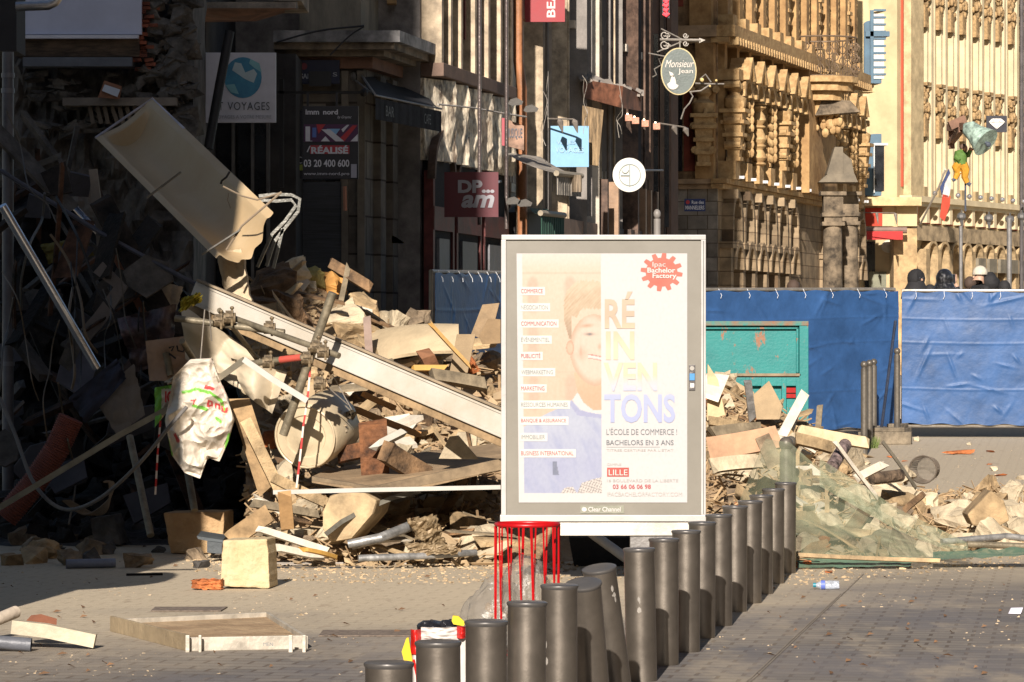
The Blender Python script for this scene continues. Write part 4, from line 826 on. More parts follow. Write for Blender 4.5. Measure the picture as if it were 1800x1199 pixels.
# ringing figure
fg = thing('bell_ringer_statue', 'small painted statue in green jacket and yellow trousers raising a hammer', 'statue', P(1690, 330, 107)); DF = 107
gj = M('jacket_green', A(110, 150, 70), .7, 0, .2, 5); yt_ = M('trouser_yellow', A(235, 170, 50), .7, 0, .2, 5); sk = plain('statue_skin', A(225, 160, 120))
q = MB(); q.tube([P(1690, 290, DF), P(1688, 281, DF), P(1690, 270, DF), P(1693, 265, DF)], [.17, .2, .21, .08], 10); q.tube([P(1694, 270, DF), P(1702, 273, DF-.1), P(1706, 264, DF-.2)], [.09, .08, .06], 8); q.tube([P(1685, 270, DF), P(1681, 278, DF-.1), P(1687, 283, DF-.2)], [.09, .08, .06], 8); q.build('jacket', gj, fg, smooth=True)
q = MB(); q.tube([P(1688, 288, DF), P(1681, 296, DF), P(1684, 304, DF)], [.17, .14, .1], 8); q.tube([P(1691, 288, DF), P(1697, 299, DF), P(1696, 312, DF), P(1700, 322, DF)], [.16, .13, .1, .07], 8); q.tube([P(1684, 303, DF), P(1679, 315, DF)], [.1, .07], 8); q.build('trousers', yt_, fg, smooth=True)
q = MB(); q.ell(P(1695, 262, DF), (.1, .11, .13), 10, 8); q.build('head', sk, fg, smooth=True); q = MB(); q.ell(P(1693, 259, DF), (.11, .12, .1), 8, 6); q.build('hair', brown, fg, smooth=True)
q = MB(); q.ell(P(1706, 263, DF-.2), (.05, .05, .06), 8, 6); q.build('hand', sk, fg); q = MB(); q.bar(P(1703, 266, DF-.2), P(1712, 262, DF-.2), .06, .06); q.build('hammer', plain('hammer_red', A(180, 100, 70)), fg)
q = MB(); q.tube([P(1679, 315, DF), P(1674, 318, DF)], .06, 6); q.tube([P(1700, 322, DF), P(1706, 326, DF)], .06, 6); q.build('shoe', inkd, fg)
pipe('stand', None, None, [P(1697, 300, DF+.1), P(1697, 372, DF+.1)], .03, inkd, 6, parent=fg)
# flag
fl = thing('tricolour_flag', 'drooping blue white red flag on a slanted white pole', 'flag', P(1622, 392, 105))
pipe('pole', None, None, [P(1618, 394, 107), P(1650, 330, 104.5), P(1662, 298, 104)], .03, plain('pole_white', A(235, 225, 210)), 8, parent=fl)
def flagfn(u, v, x0, x1, xb0, xb1, y0, y1): return P(x0+(x1-x0)*u+(xb0-x0+(xb1-x1-xb0+x0)*u)*v, y0+(y1-y0)*v, 104)+V(0, .12*math.sin(u*4+v*5), 0)
for nm, c, pts in (('blue_stripe', A(70, 85, 130), ((1668, 297), (1652, 330), (1656, 345), (1662, 322), (1671, 305))), ('white_stripe', A(240, 232, 225), ((1671, 303), (1660, 325), (1655, 346), (1668, 348), (1672, 330))), ('red_stripe', A(225, 85, 60), ((1657, 342), (1652, 382), (1660, 390), (1670, 362), (1671, 345)))):
    q = MB(); q.prism([P(x, y, 104)+V(0, .004*(x-1660), 0) for x, y in pts], (.0, .05, 0)); q.build(nm, M('flag_'+nm, c, .8, 0, .15, 4), fl)
for i, (x, y) in enumerate(((1690, 385), (1738, 388), (1775, 390), (1796, 385))):
    q = MB(); q.ell(P(x, y-4, 106), (.14, .14, .12), 9, 5); q.tube([P(x, y, 106), P(x+1, y+14, 106)], [.07, .03], 6); q.tube([P(x, y, 106), P(x, y-14, 108)], .03, 5)
    q.build('hanging_lantern', M('lantern_grey', (.13, .125, .12), .5, .3), None, 'dark lantern hanging beneath the yellow building cornice', 'lantern', 'lanterns under the yellow cornice')
pipe('lamp_post', 'slim grey street lamp post before the yellow arcade', 'lamp post', [P(1774, 640, 100), P(1774, 385, 100)], .07, M('post_grey', (.2, .19, .18), .5, .3), 10)
pipe('lamp_post', 'slim brown post carrying the lantern before the yellow arcade', 'lamp post', [P(1689, 640, 100), P(1689, 398, 100)], .05, M('post_grey', (.2, .19, .18), .5, .3), 10)
# ================= raised terrace, people, fences, skip =================
q = MB(); q.box((12, 66, .75), (30, 18, .5)); q.build('terrace', M('terrace_stone', (.3, .27, .23), .9), kind='structure')
def figure(nm, lab, px, ytop, D, coat, hood=None, hair=None, hat=None, skin_c=(.42, .26, .18), turn=0, arm=None, lean=0, hood_m=None):
    top = P(px, ytop, D); H = 1.72; z0 = top.z-H; r = thing('person', lab, 'person', V(top.x, D, z0), None)
    # one continuous body grown with a skin modifier
    js = {'pelvis': (0, 0, .95, .15), 'waist': (0, 0, 1.1, .15), 'chest': (lean*.5, -.01, 1.33, .18), 'neck': (lean*.8, 0, 1.48, .075), 'head0': (lean, -.01, 1.56, .085), 'head': (lean, -.015, 1.65, .085),
          'hl': (-.1, 0, .9, .11), 'kl': (-.11, -.02, .5, .075), 'al': (-.12, .02, .08, .05), 'tl': (-.13, -.14, .03, .04), 'hr': (.1, 0, .9, .11), 'kr': (.11, -.02, .5, .075), 'ar': (.12, .02, .08, .05), 'tr': (.13, -.14, .03, .04),
          'sl': (-.2+lean*.5, 0, 1.4, .08), 'el': (-.26, .02, 1.13, .055), 'wl': (-.22, -.12, .92, .035), 'sr': (.2+lean*.5, 0, 1.4, .08), 'er': (.26, .02, 1.13, .055), 'wr': (.22, -.12, .92, .035)}
    if arm: js['er'] = (.32, -.1, 1.2, .055); js['wr'] = (arm[0], -.28, arm[1], .035)
    ed = [('pelvis', 'waist'), ('waist', 'chest'), ('chest', 'neck'), ('neck', 'head0'), ('head0', 'head'), ('pelvis', 'hl'), ('hl', 'kl'), ('kl', 'al'), ('al', 'tl'), ('pelvis', 'hr'), ('hr', 'kr'), ('kr', 'ar'), ('ar', 'tr'), ('chest', 'sl'), ('sl', 'el'), ('el', 'wl'), ('chest', 'sr'), ('sr', 'er'), ('er', 'wr')]
    ks = list(js); me = bpy.data.meshes.new('b'); me.from_pydata([js[k][:3] for k in ks], [(ks.index(a), ks.index(b)) for a, b in ed], [])
    o = bpy.data.objects.new('body', me); COL.objects.link(o); m1 = o.modifiers.new('s', 'SKIN'); 
    for k, sv in zip(ks, me.skin_vertices[0].data): sv.radius = (js[k][3], js[k][3]*.8 if k in ('chest', 'waist', 'pelvis') else js[k][3]); sv.use_root = (k == 'pelvis')
    o.modifiers.new('u', 'SUBSURF').levels = 2; dg = bpy.context.evaluated_depsgraph_get(); dg.update(); m2 = bpy.data.meshes.new_from_object(o.evaluated_get(dg)); bpy.data.objects.remove(o)
    skm = plain('skin', skin_c); m2.materials.clear(); m2.materials.append(coat); m2.materials.append(skm)
    for p in m2.polygons: p.use_smooth = True; p.material_index = 1 if p.center.z > 1.5 else 0
    o = bpy.data.objects.new('body', m2); COL.objects.link(o); o.parent = r; r.rotation_euler = (0, 0, turn)
    W = lambda x, y, z: V(top.x, D, z0)+V(x, y, z)
    q = MB(); q.ell(W(lean, -.105, 1.6), (.014, .02, .022), 6, 5); q.build('nose', skm, r)
    for s in (-1, 1): q = MB(); q.ell(W(lean+s*.035, -.095, 1.63), (.012, .006, .008), 6, 4); q.build('eye', inkd, r)
    for s, wx, wz in ((-1, -.22, .92), (1, js['wr'][0], js['wr'][2])):
        q = MB(); y = js['wr'][1] if s > 0 else -.12; q.ell(W(wx, y-.03, wz-.05*(0 if arm and s > 0 else 1)+(.05 if arm and s > 0 else 0)), (.035, .02, .05), 8, 6)
        for f in range(4): b_ = W(wx-.025+f*.017, y-.04, wz+(.09 if arm and s > 0 else -.08)); q.tube([b_, b_+V(0, -.02, .03 if arm and s > 0 else -.03), b_+V(0, -.045, .04 if arm and s > 0 else -.05)], .008, 5)
        b_ = W(wx-.035*s, y-.03, wz); q.tube([b_, b_+V(-.02*s, -.02, .02 if arm and s > 0 else -.03)], .009, 5); q.build('hand', skm, r, smooth=True)
    if hood:
        q = MB(); q.ell(W(lean, .02, 1.62), (.135, .15, .155), 16, 12, fn=lambda d: 1+.05*noise.noise(d*3)-(.22 if d.y < -.75 else 0)); q.tube([W(lean, .02, 1.58), W(lean*.7, .02, 1.49), W(0, .02, 1.4), W(0, .02, 1.3)], [.12, .17, .23, .25], 12); q.build('hood', hood_m or coat, r, smooth=True)
    if hair: q = MB(); q.ell(W(lean, .02, 1.645), (.105, .115, .11), 12, 9, fn=lambda d: 1+.1*noise.noise(d*5)-(.25 if d.y < -.6 and d.z < .4 else 0)); q.build('hair', hair, r, smooth=True)
    if hat: q = MB(); q.ell(W(lean-.01, .01, 1.665), (.115, .12, .115), 12, 8, fn=lambda d: 1 if d.z > -.25 else .75); q.tube([W(lean+.0, .0, 1.64), W(lean, 0, 1.67)], .118, 12); q.build('beanie', hat, r, smooth=True)
    return r
coatb = M('black_coat', (.018, .017, .018), .8, 0, .2, 8, .4); shiny = M('glossy_down', (.012, .012, .014), .18, 0, .1, 8, 2.2, bs=22, coat=.6)
figure('p', 'person in matt black hood left of the arcade, face turned right', 1612, 479, 58, coatb, hood=True, lean=.0, turn=R(40))
figure('p', 'person partly hidden, dark haired, between two hooded people behind the fence', 1635, 504, 59, coatb, hair=coatb, turn=R(180))
r_ = figure('p', 'person in shiny black quilted hood raising one hand with a phone', 1660, 479, 57, shiny, hood=True, arm=(.2, 1.56), turn=R(180)); r_.scale.x = -1
r_ = figure('p', 'person in white knitted beanie and black coat looking left and down', 1724, 474, 57, coatb, hat=M('cream_wool', A(250, 238, 215, 1.8), .9, bump=.6), lean=-.03, turn=R(-70), skin_c=A(190, 130, 100))
tp = r_.location+Matrix.Rotation(R(70), 3, 'Z') @ (P(1738, 498, 57.1)-r_.location); q = MB(); q.ell(tp, (.2, .15, .17), 14, 9, fn=lambda d: 1+.16*noise.noise(d*4)); q.build('coat_hood', coatb, r_, smooth=True)
figure('p', 'person in grey scarf and jacket bending beside the white beanie wearer', 1706, 490, 58.5, M('grey_wool', (.3, .28, .26), .9, bump=.5), hair=M('brown_hair', (.08, .05, .035), .8), turn=R(160))
figure('p', 'person with dark hair at the far right of the onlookers', 1764, 497, 58, coatb, hair=coatb, turn=R(200))
figure('p', 'person with dark hair alone behind the fence near the grey columns', 1394, 496, 56, coatb, hair=M('brown_hair', (.08, .05, .035), .8), turn=R(190))
ph = thing('phone', 'dark phone held up by the shiny hooded person', 'phone', P(1676, 492, 57.2)); q = MB(); q.box(P(1675, 491, 57.25), (.075, .012, .15)); q.build('case', blk, ph, bevel=.003); q = MB(); q.box(P(1675, 491, 57.24), (.065, .004, .13)); q.build('screen', glass, ph)
# fence
tarp = M('blue_tarp', A(74, 124, 190, 2.2), .5, 0, .3, 1.6, .35, bs=9, amt=.9); tarp2 = M('blue_tarp_shade', A(52, 104, 190), .55, 0, .2, 1.6, .5, bs=6)
fst = M('fence_steel', A(190, 180, 165), .35, .5, .15, 8, .1); conc = M('concrete_foot', A(160, 145, 122), .9, 0, .3, 6, .5)
def fence(lab, A0, B0, ztop, zbot, seed, post_r=True):
    a = V(A0[0], A0[1], 0); b = V(B0[0], B0[1], 0); d = (b-a).normalized(); n = V(d.y, -d.x, 0); ga, gb = G(a.y), G(b.y)
    r = thing('site_fence', lab, 'fence', (a+b)/2+V(0, 0, (ga+gb)/2), 'blue sheeted site fence panels'); rr = random.Random(seed)
    pt = lambda u, z, o=0: a.lerp(b, u)+n*o+V(0, 0, z+(ga+(gb-ga)*u))
    q = MB(); q.tube([pt(.005, .05), pt(.005, ztop+.02), pt(.995, ztop+.02), pt(.995, .05)], .03, 8); q.tube([pt(0, zbot-.04), pt(1, zbot-.04)], .016, 6)
    for k in range(1, 18): q.tube([pt(k/18, zbot), pt(k/18, ztop)], .004, 4)
    q.build('frame', fst, r, smooth=True)
    cr = [(rr.uniform(0, 1), rr.uniform(0, 1), rr.uniform(-1.6, 1.6), rr.uniform(.005, .018), rr.uniform(.05, .25)) for _ in range(60)]
    def sh(u, v):
        o = .05+.02*noise.noise(V(u*4, v*2.5, seed))+.005*noise.noise(V(u*14, v*8, seed+5))+.02*math.sin(3.14*v)*abs(noise.noise(V(u*2, v*.5, seed)))
        for cu, cv, an, h, ln in cr:
            x = (u-cu)*3.4; y = (v-cv)*2; s_ = x*math.cos(an)+y*math.sin(an); t_ = -x*math.sin(an)+y*math.cos(an)
            o += h*math.exp(-(t_/.022)**2-(s_/ln)**2)
        for sv in (.27, .62, .8): o += .006*math.exp(-((v-sv+.01*math.sin(u*5))/.006)**2)
        return pt(u, zbot+(ztop-zbot)*v+.012*math.sin(u*50)*(1 if v in (0, 1) else 0)-.015*math.sin(3.14*u)*(1-v), o)
    q = MB(); q.sheet(220, 130, sh, n*.006); q.build('tarpaulin', tarp, r, smooth=True)
    q = MB()
    for k in range(9): u = (k+.5)/9; q.tube([pt(u, ztop+.03, .03), pt(u+.002, ztop-.06, .08), pt(u-.004, ztop-.1, .09)], .0035, 4)
    q.build('cable_tie', plain('tie_white', (.7, .7, .7)), r)
    return r
def foot(x, y, rz, lab):
    q = MB(); m_ = Matrix.Rotation(rz, 3, 'Z'); c = V(x, y, G(y)); 
    pts = [(-.33, -.12), (.33, -.12), (.38, 0), (.33, .12), (-.33, .12), (-.38, 0)]
    q.prism([c+m_ @ V(a, b, 0) for a, b in pts], (0, 0, .17)); q.prism([c+m_ @ V(a*.75, b*.8, .17) for a, b in pts], (0, 0, .06)); q.build('concrete_block', conc, None, lab, 'fence foot', 'concrete feet of the site fence', bevel=.012)
pA = P(1132, 0, 49.2); pB = P(1574, 0, 52.4); pC = P(1585, 0, 52.4); pD = P(2030, 0, 52.2)
fence('blue sheeted fence panel running behind the teal skip', pA, pB, 2.08, .17, 3); fence('blue sheeted fence panel at the right edge below the onlookers', pC, pD, 2.06, .2, 8)
pe, pf = P(757, 0, 42.8), P(905, 0, 48.2); fence('blue fence panel in deep shade left of the billboard', pe, pf, 2.3, .2, 5)
for px_, D in ((1556, 50.2), (1578, 51.6)): c = P(px_, 0, D); foot(c.x, c.y, R(10 if px_ == 1556 else 70), 'grey concrete foot at the fence joint, '+('nearer one' if px_ == 1556 else 'one behind beside the steel posts'))
q = MB(); q.tube([P(1549, 757, 50.3), P(1574, 565, 51.2)], .022, 8); q.build('fence_stay', M('dark_steel', (.06, .07, .1), .35, .6), None, 'dark slanting steel stay propping the fence joint', 'stay', smooth=True)
# ball topped posts
def ballpost(px_, ytop, ybot, D, lab, r=.055, grp='ball topped steel posts by the fence'):
    c = P(px_, 0, D); z0 = G(D); zt = EYE-(ytop-600)/F*D; t = thing('ball_bollard', lab, 'bollard', (c.x, D, z0), grp)
    m_ = M('post_taupe', A(128, 120, 108), .42, .35, .15, 6, .1); pipe('post', None, None, [V(c.x, D, z0), V(c.x, D, zt-r*2.3)], r, m_, 18, parent=t)
    q = MB(); q.tube([V(c.x, D, zt-r*2.5), V(c.x, D, zt-r*1.9)], r*.8, 14); q.build('collar', m_, t, smooth=True); q = MB(); q.ell(V(c.x, D, zt-r*1.1), (r*1.12,)*3, 16, 12); q.build('ball', m_, t, smooth=True)
for px_, yt, D, lb in ((1519, 635, 47, 'ball topped post before the blue fence, nearest and leftmost of three'), (1528.5, 633, 49, 'ball topped post, middle one of three before the blue fence'), (1536, 631, 51, 'ball topped post, rightmost and farthest of three before the fence'), (1577, 612, 51.2, 'ball topped post standing in the fence joint')):
    ballpost(px_, yt, 0, D, lb, .043)
ballpost(1382, 768, 0, 31, 'ball topped post wrapped in the green netting', .055)
ballpost(1390, 767, 0, 33, 'ball topped post just behind the netted one, reddish ball', .045)
# grass tuft
q = MB()
for _ in range(160):
    c = P(1534+U(-9, 9), 0, 49.3+U(-.4, .4)); c.z = G(c.y); q.tube([c, c+V(U(-.06, .06), U(-.06, .06), U(.05, .17))], [.004, .001], 3)
q.build('grass_tuft', M('grass_green', (.12, .16, .04), .8), kind='stuff')
# teal skip
skp = thing('skip_container', 'rusty teal waste skip standing behind the rubble', 'skip', P(1240, 0, 43.5)*1)
skp.location = V(P(1240, 0, 43.5).x, 44.3, G(44)); tl = M('teal_paint', A(38, 158, 152, 1.9), .5, 0, .2, 2, .15, c2=A(28, 130, 128, 1.9), amt=1); 
def rusty(base_m):
    t = base_m.node_tree; N = t.nodes.new; L = t.links.new; b = t.nodes['Principled BSDF']; old = b.inputs['Base Color'].links[0].from_socket; g_ = N('ShaderNodeNewGeometry')
    mp = N('ShaderNodeMapping'); mp.inputs['Scale'].default_value = (1, 1, .45); L(g_.outputs['Position'], mp.inputs[0]); n = N('ShaderNodeTexNoise'); n.inputs['Scale'].default_value = 7; n.inputs['Detail'].default_value = 12; n.inputs['Roughness'].default_value = .72; L(mp.outputs[0], n.inputs[0])
    m_ = N('ShaderNodeMapRange'); m_.inputs[1].default_value = .575; m_.inputs[2].default_value = .62; L(n.outputs[0], m_.inputs[0]); x = N('ShaderNodeMix'); x.data_type = 'RGBA'; L(m_.outputs[0], x.inputs[0]); L(old, x.inputs[6]); x.inputs[7].default_value = (.22, .1, .05, 1); L(x.outputs[2], b.inputs['Base Color'])
rusty(tl); DK = 43.5; kz = lambda y: EYE-(y-600)/F*DK; kx = lambda x: (x-900)/F*DK
def kb(nm, m_, x0, x1, y0, y1, o0, o1, bev=.006, label=None): q = MB(); q.box(((kx(x0)+kx(x1))/2, DK+(o0+o1)/2, (kz(y0)+kz(y1))/2), (kx(x1)-kx(x0), o1-o0, kz(y0)-kz(y1))); return q.build(nm, m_, skp, label, bevel=bev)
kb('body', tl, 1060, 1408, 574, 830, .07, 2.2); kb('rim', M('rust_rim', A(150, 100, 70), .7, 0, .5, 6, c2=A(70, 150, 140)), 1056, 1421, 565, 573, -.03, 2.28)
kb('corner_post', tl, 1405, 1421, 570, 840, -.02, 2.26); kb('rail', M('rail_tan', A(170, 150, 120), .7, 0, .3), 1060, 1408, 657, 662, -.02, .1)
for x in (1100, 1180, 1240, 1310, 1338, 1374, 1399): kb('rib', tl, x, x+8, 664, 835, -.02, .08)
kb('rail', tl, 1060, 1405, 664, 679, -.01, .08); kb('reflector', plain('reflector_red', A(190, 40, 35), .3), 1382, 1399, 682, 691, .04, .068, 0); kb('reflector', plain('reflector_red', A(190, 40, 35), .3), 1382, 1399, 693, 700, .04, .068, 0)
kb('door_frame', tl, 1400, 1404, 576, 656, .02, .09); kb('door_frame', tl, 1060, 1404, 574, 579, .02, .09)
# ================= bollards =================
bm_ = M('bollard_paint', (.23, .2, .165), .36, .82, .1, 7, .03, rv=.08, bs=120); bcap = M('bollard_cap', (.15, .14, .13), .38, .6, .1, 5, .05)
def bollard_meshes():
    root = thing('steel_bollard', '', 'bollard', (0, 0, 0)); q = MB(); q.tube([V(0, 0, -.05), V(0, 0, .651)], .077, 48); q.build('post', bm_, root, smooth=True, loc=(0, 0, 0))
    q = MB(); zz_ = [(.074, .640), (.0805, .651), (.0822, .656), (.0812, .661), (.074, .6645), (.03, .6655), (.001, .666)]
    n = 48; q.v = [V(r_*math.cos(2*math.pi*k/n), r_*math.sin(2*math.pi*k/n), z) for r_, z in zz_ for k in range(n)]; m_ = len(zz_)
    q.f = [(i*n+k, i*n+(k+1) % n, (i+1)*n+(k+1) % n, (i+1)*n+k) for i in range(m_-1) for k in range(n)]+[tuple(range(n-1, -1, -1)), tuple((m_-1)*n+k for k in range(n))]
    q.build('cap', bcap, root, smooth=True, loc=(0, 0, 0))
    return root
blist = [(682, 1163), (773, 1126), (855, 1090), (924, 1057), (983, 1027), (1012, 1008), (1050, 988), (1124, 963), (1167, 946), (1205.5, 932), (1233.5, 917), (1264.5, 904), (1291.5, 889), (1317.5, 880), (1339, 870), (1359, 859), (1380.5, 848)]
desc = ['nearest bollard, barely rising over the bottom edge', 'second nearest bollard, in front of the striped sack', 'third nearest bollard, right of the striped sack', 'upright bollard in front of the red wire bin', 'upright bollard right under the red wire bin, before the leaning ones', 'leaning bollard whose round cap faces the camera', 'leaning bollard tilted left with scratched side', 'bollard just right of the leaning one, pale scrape near its cap',
        'second upright bollard beyond the leaning pair', 'third upright bollard beyond the leaning pair, before the billboard foot', 'bollard overlapping the lower right corner of the billboard', 'first bollard wholly right of the billboard', 'sixth bollard from the far end of the row', 'fifth bollard from the far end', 'fourth bollard from the far end', 'third bollard from the far end', 'last but one bollard, beside the farthest']
desc[12] = 'fifth bollard from the far end of the row'; desc[13] = 'fourth bollard from the far end of the row'; desc[14] = 'third bollard from the far end of the row'; desc[15] = 'last but one bollard of the row'; desc.append('farthest bollard at the edge of the green netting')
broot = bollard_meshes()
for i, (px_, yt) in enumerate(blist):
    D = (EYE-.666)*F/(yt-600); x = (px_-900)/F*D
    if i == 0: o = broot
    else:
        o = broot.copy(); COL.objects.link(o)
        for ch in list(broot.children): c = ch.copy(); COL.objects.link(c); c.parent = o
    o['label'] = desc[i]; o['group'] = 'dark steel bollards in a diagonal row'; o.rotation_euler = (R(U(-.4, .4)), R(U(-.5, .5)), U(0, 6))
    if i == 5: x = (1046-900)/F*D; o.rotation_euler = (R(16), R(-5), 0)
    if i == 6: x = (1086-900)/F*D; o.rotation_euler = (R(10), R(-8), 0)
    if i == 7: o.rotation_euler = (0, R(-1.2), 0); x += .012
    o.location = (x, D, G(D))
    if i in (3, 4, 6, 7, 9, 12):        # pale scrapes in the paint
        r_ = random.Random(i); q = MB(); zc = r_.uniform(.3, .6); ac = R(-90)+r_.uniform(-.2, .9)
        for _ in range(5):
            z_ = zc+r_.uniform(-.05, .05); a_ = ac+r_.uniform(-.12, .12); h_ = r_.uniform(.006, .02); w_ = r_.uniform(.03, .12)
            q.add([V(.0775*math.cos(a_+u*w_), .0775*math.sin(a_+u*w_), z_+v*h_*(1-.6*abs(u))) for v in (-1, 1) for u in (-1, 0, 1)], [(0, 1, 4, 3), (1, 2, 5, 4)])
        s_ = q.build('paint_scrape', M('scrape_pale', (.34, .31, .27), .8), None, loc=(0, 0, 0)); s_.parent = o
# ================= billboard =================
DB = 26.0; bb = thing('billboard', 'large glazed advertising panel with a washed out school poster', 'billboard', P(1165, 0, DB+.1)); bb.location = V(P(1165, 0, DB).x, DB+.1, 0)
silv = M('silver_frame', A(244, 240, 234, 2.1), .3, .1, .06, 4, .03); gryb = M('bezel_grey', A(176, 170, 156, 2.3), .35, 0, .06, 1.5, .02)
def bbx(nm, m_, x0, x1, y0, y1, o0, o1, lab=None, bev=.003): q = MB(); q.box(((x0+x1)/2/F*DB-900/F*DB, DB+(o0+o1)/2, EYE-((y0+y1)/2-600)/F*DB), ((x1-x0)/F*DB, o1-o0, (y1-y0)/F*DB)); return q.build(nm, m_, bb, lab, bevel=bev)
bbx('housing', M('housing_grey', (.35, .34, .33), .4, .4), 884, 1238, 416, 914, .06, .2)
for x0, x1, y0, y1 in ((881.5, 1240.5, 413.5, 422), (879, 1240.5, 906, 917)): bbx('frame', silv, x0, x1, y0, y1, -.02, .18)
for x0, x1 in ((881, 889.5), (1232, 1240.5)): bbx('frame', silv, x0, x1, 422.2, 905.8, -.018, .18)
bbx('bezel', gryb, 889.6, 1231.9, 422.1, 905.9, 0, .055, bev=0)
bbx('seam', M('seam_dark', (.08, .08, .08)), 1236, 1237, 424, 904, -.021, -.015, bev=0)
f = bbx('plinth', M('plinth_white', A(252, 246, 232), .4), 984, 1212, 918.5, 942, .0, .16)
bbx('foot', M('foot_grey', (.2, .19, .18), .5, .3), 1108, 1222, 942.3, 1026, .02, .14)
# printed poster: a picture on paper, one colour per grid point
def sm(a, b, t): t = max(0, min(1, (t-a)/(b-a))); return t*t*(3-2*t)
def mixc(a, b, t): return tuple(x+(y-x)*t for x, y in zip(a, b))
def in_poly(x, y, P_):
    c = False; j = len(P_)-1
    for i in range(len(P_)):
        if (P_[i][1] > y) != (P_[j][1] > y) and x < (P_[j][0]-P_[i][0])*(y-P_[i][1])/(P_[j][1]-P_[i][1])+P_[i][0]: c = not c
        j = i
    return c
SWE = [(917, 752), (930, 742), (958, 728), (985, 716), (1003, 704), (1020, 718), (1040, 724), (1057, 724), (1057, 870), (917, 870)]
def poster(x, y):
    W_ = (250, 245, 243)
    if not (917.5 < x < 1055.5 and 447 < y < 867): return W_
    c = mixc((249, 226, 196), (246, 214, 180), sm(447, 700, y)+.3*noise.noise(V(x*.03, y*.02, 1)))
    if y < 480: c = mixc((250, 238, 220), c, sm(447, 480, y))
    for bx_, by0 in ((936, 500), (1002, 500), (936, 585), (936, 672), (1002, 672)):
        dx = abs(x-bx_)/9; dy = max(0, (by0-y)/12, (y-(by0+38))/12); k = 1-sm(.6, 1.5, math.hypot(dx, dy)); c = mixc(c, (226, 192, 160), k*.75)
    if abs(y-480) < 2 or abs(y-655) < 2: c = mixc(c, (236, 206, 174), .6)
    # neck
    if 1014+(y-690)*.2 < x and 655 < y < 730: c = mixc((250, 205, 160), (243, 190, 145), sm(655, 700, y))
    # sweater and collar
    if in_poly(x, y, SWE):
        c = mixc((205, 214, 238), (190, 198, 232), sm(720, 840, y)+.5*noise.noise(V(x*.03, y*.03, 5)))
        fold = noise.noise(V(x*.11-y*.05, y*.03, 8)); c = mixc(c, (165, 176, 222), max(0, fold)*.8)
        if 968 < x < 976+max(0, y-815)*.2 and 812 < y < 836: c = (120, 130, 160)
    if in_poly(x, y, [(1004, 704), (1014, 690), (1024, 708), (1042, 722), (1057, 722), (1057, 728), (1036, 727), (1018, 720)]): c = (248, 246, 244)
    if in_poly(x, y, [(1003, 704), (1018, 722), (1057, 730), (1057, 736), (1014, 731), (1000, 712)]): c = (180, 186, 228)
    # face
    ex_, ey_ = (x-1043)/43, (y-617)/(64 if y < 617 else 62); ff = ex_*ex_+ey_*ey_
    if y > 617: ff += .25*max(0, -ex_)*max(0, ey_)
    if ff < 1:
        c = mixc((253, 226, 200), (238, 184, 146), sm(.45, 1, ff)**1.5); c = mixc(c, (254, 232, 208), .6*math.exp(-((x-1036)/14)**2-((y-565)/14)**2)); c = mixc(c, (246, 178, 142), .55*math.exp(-((x-1022)/9)**2-((y-622)/10)**2))
        c = mixc(c, (214, 160, 118), .85*math.exp(-((x-1031)/11)**2-((y-(573-.1*(x-1031)))/3)**2)); c = mixc(c, (160, 130, 110), .9*math.exp(-((x-1035)/8)**2-((y-588)/2.2)**2)); c = mixc(c, (90, 90, 95), .8*math.exp(-((x-1036)/2.6)**2-((y-588)/2)**2))
        c = mixc(c, (228, 168, 130), .7*math.exp(-((x-1053)/2.6)**2-((y-610)/5)**2)); c = mixc(c, (220, 160, 125), .5*math.exp(-((x-1020)/2)**2-((y-618-(x-1020))/12)**2))
        my = 630+(1056-x)*-.28+(1056-x)**2*.004
        if 1032 < x and my-3 < y < my+5: c = (252, 246, 238) if my-1 < y < my+3.6 else (216, 136, 118)
    if ((x-1001)/7)**2+((y-612)/13)**2 < 1: c = mixc((248, 205, 168), (222, 165, 125), sm(.2, 1, ((x-1001)/7)**2+((y-612)/13)**2))
    # hair
    hx = (x-1033)/(42+4*noise.noise(V(x*.2, y*.2, 2))); hy = (y-533)/(42 if y < 533 else 30); up = 492+.0*x
    hair_in = (hx*hx+hy*hy < 1 and y < 543+4*noise.noise(V(x*.3, 1, 7))+max(0, 1022-x)**1.15*1.3) or (991+max(0, y-565)*.28 < x < 1004 and 535 < y < 596)
    if hair_in and y > 494+8*noise.noise(V(x*.25, 3, 1)):
        st = noise.noise(V((x+(y-520)*.9)*.28, (y-x*.4)*.05, 4)); c = mixc((238, 210, 168), (206, 164, 116), sm(-.7, .9, st)*.75); c = mixc(c, (170, 130, 92), .6*sm(545, 590, y)*(1 if x < 1010 else .2)); c = mixc(c, (252, 232, 196), .5*sm(530, 500, y))
    # checked cuff
    if in_poly(x, y, [(982, 868), (990, 858), (1004, 856), (1012, 868)]) or in_poly(x, y, [(1012, 868), (1020, 850), (1040, 843), (1057, 839), (1057, 868)]):
        c = (150, 140, 140) if (int(x+y*.4) % 5 == 0 or int(y-x*.3) % 5 == 0) else (246, 236, 224)
    return mixc(c, W_, .12)  # pulled towards white for glass glare and overexposure
NX, NY = 230, 330; q = MB(); x0, x1, y0, y1 = 908, 1208, 446, 884
q.grid(NX, NY, lambda u, v: P(x0+(x1-x0)*u+(1-v)*4*(1-u), y1+(y0-y1)*v, DB-.006)); cols = [A(*poster(x0+(x1-x0)*(i/NX)+(1-0)*0, y1+(y0-y1)*(j/NY)), k=2.5) for j in range(NY+1) for i in range(NX+1)]
pst = q.build('poster', attr_mat('poster_print', .35, .3), bb, 'glare paled school poster with smiling blond young man in blue sweater', cols=cols)
def pb(nm, m_, a, b, c_, d, e=.0075, par=pst): q = MB(); q.box(((a+b)/2/F*DB-900/F*DB, DB-e-.0005, EYE-((c_+d)/2-600)/F*DB), ((b-a)/F*DB, .001, (d-c_)/F*DB)); return q.build(nm, m_, par)
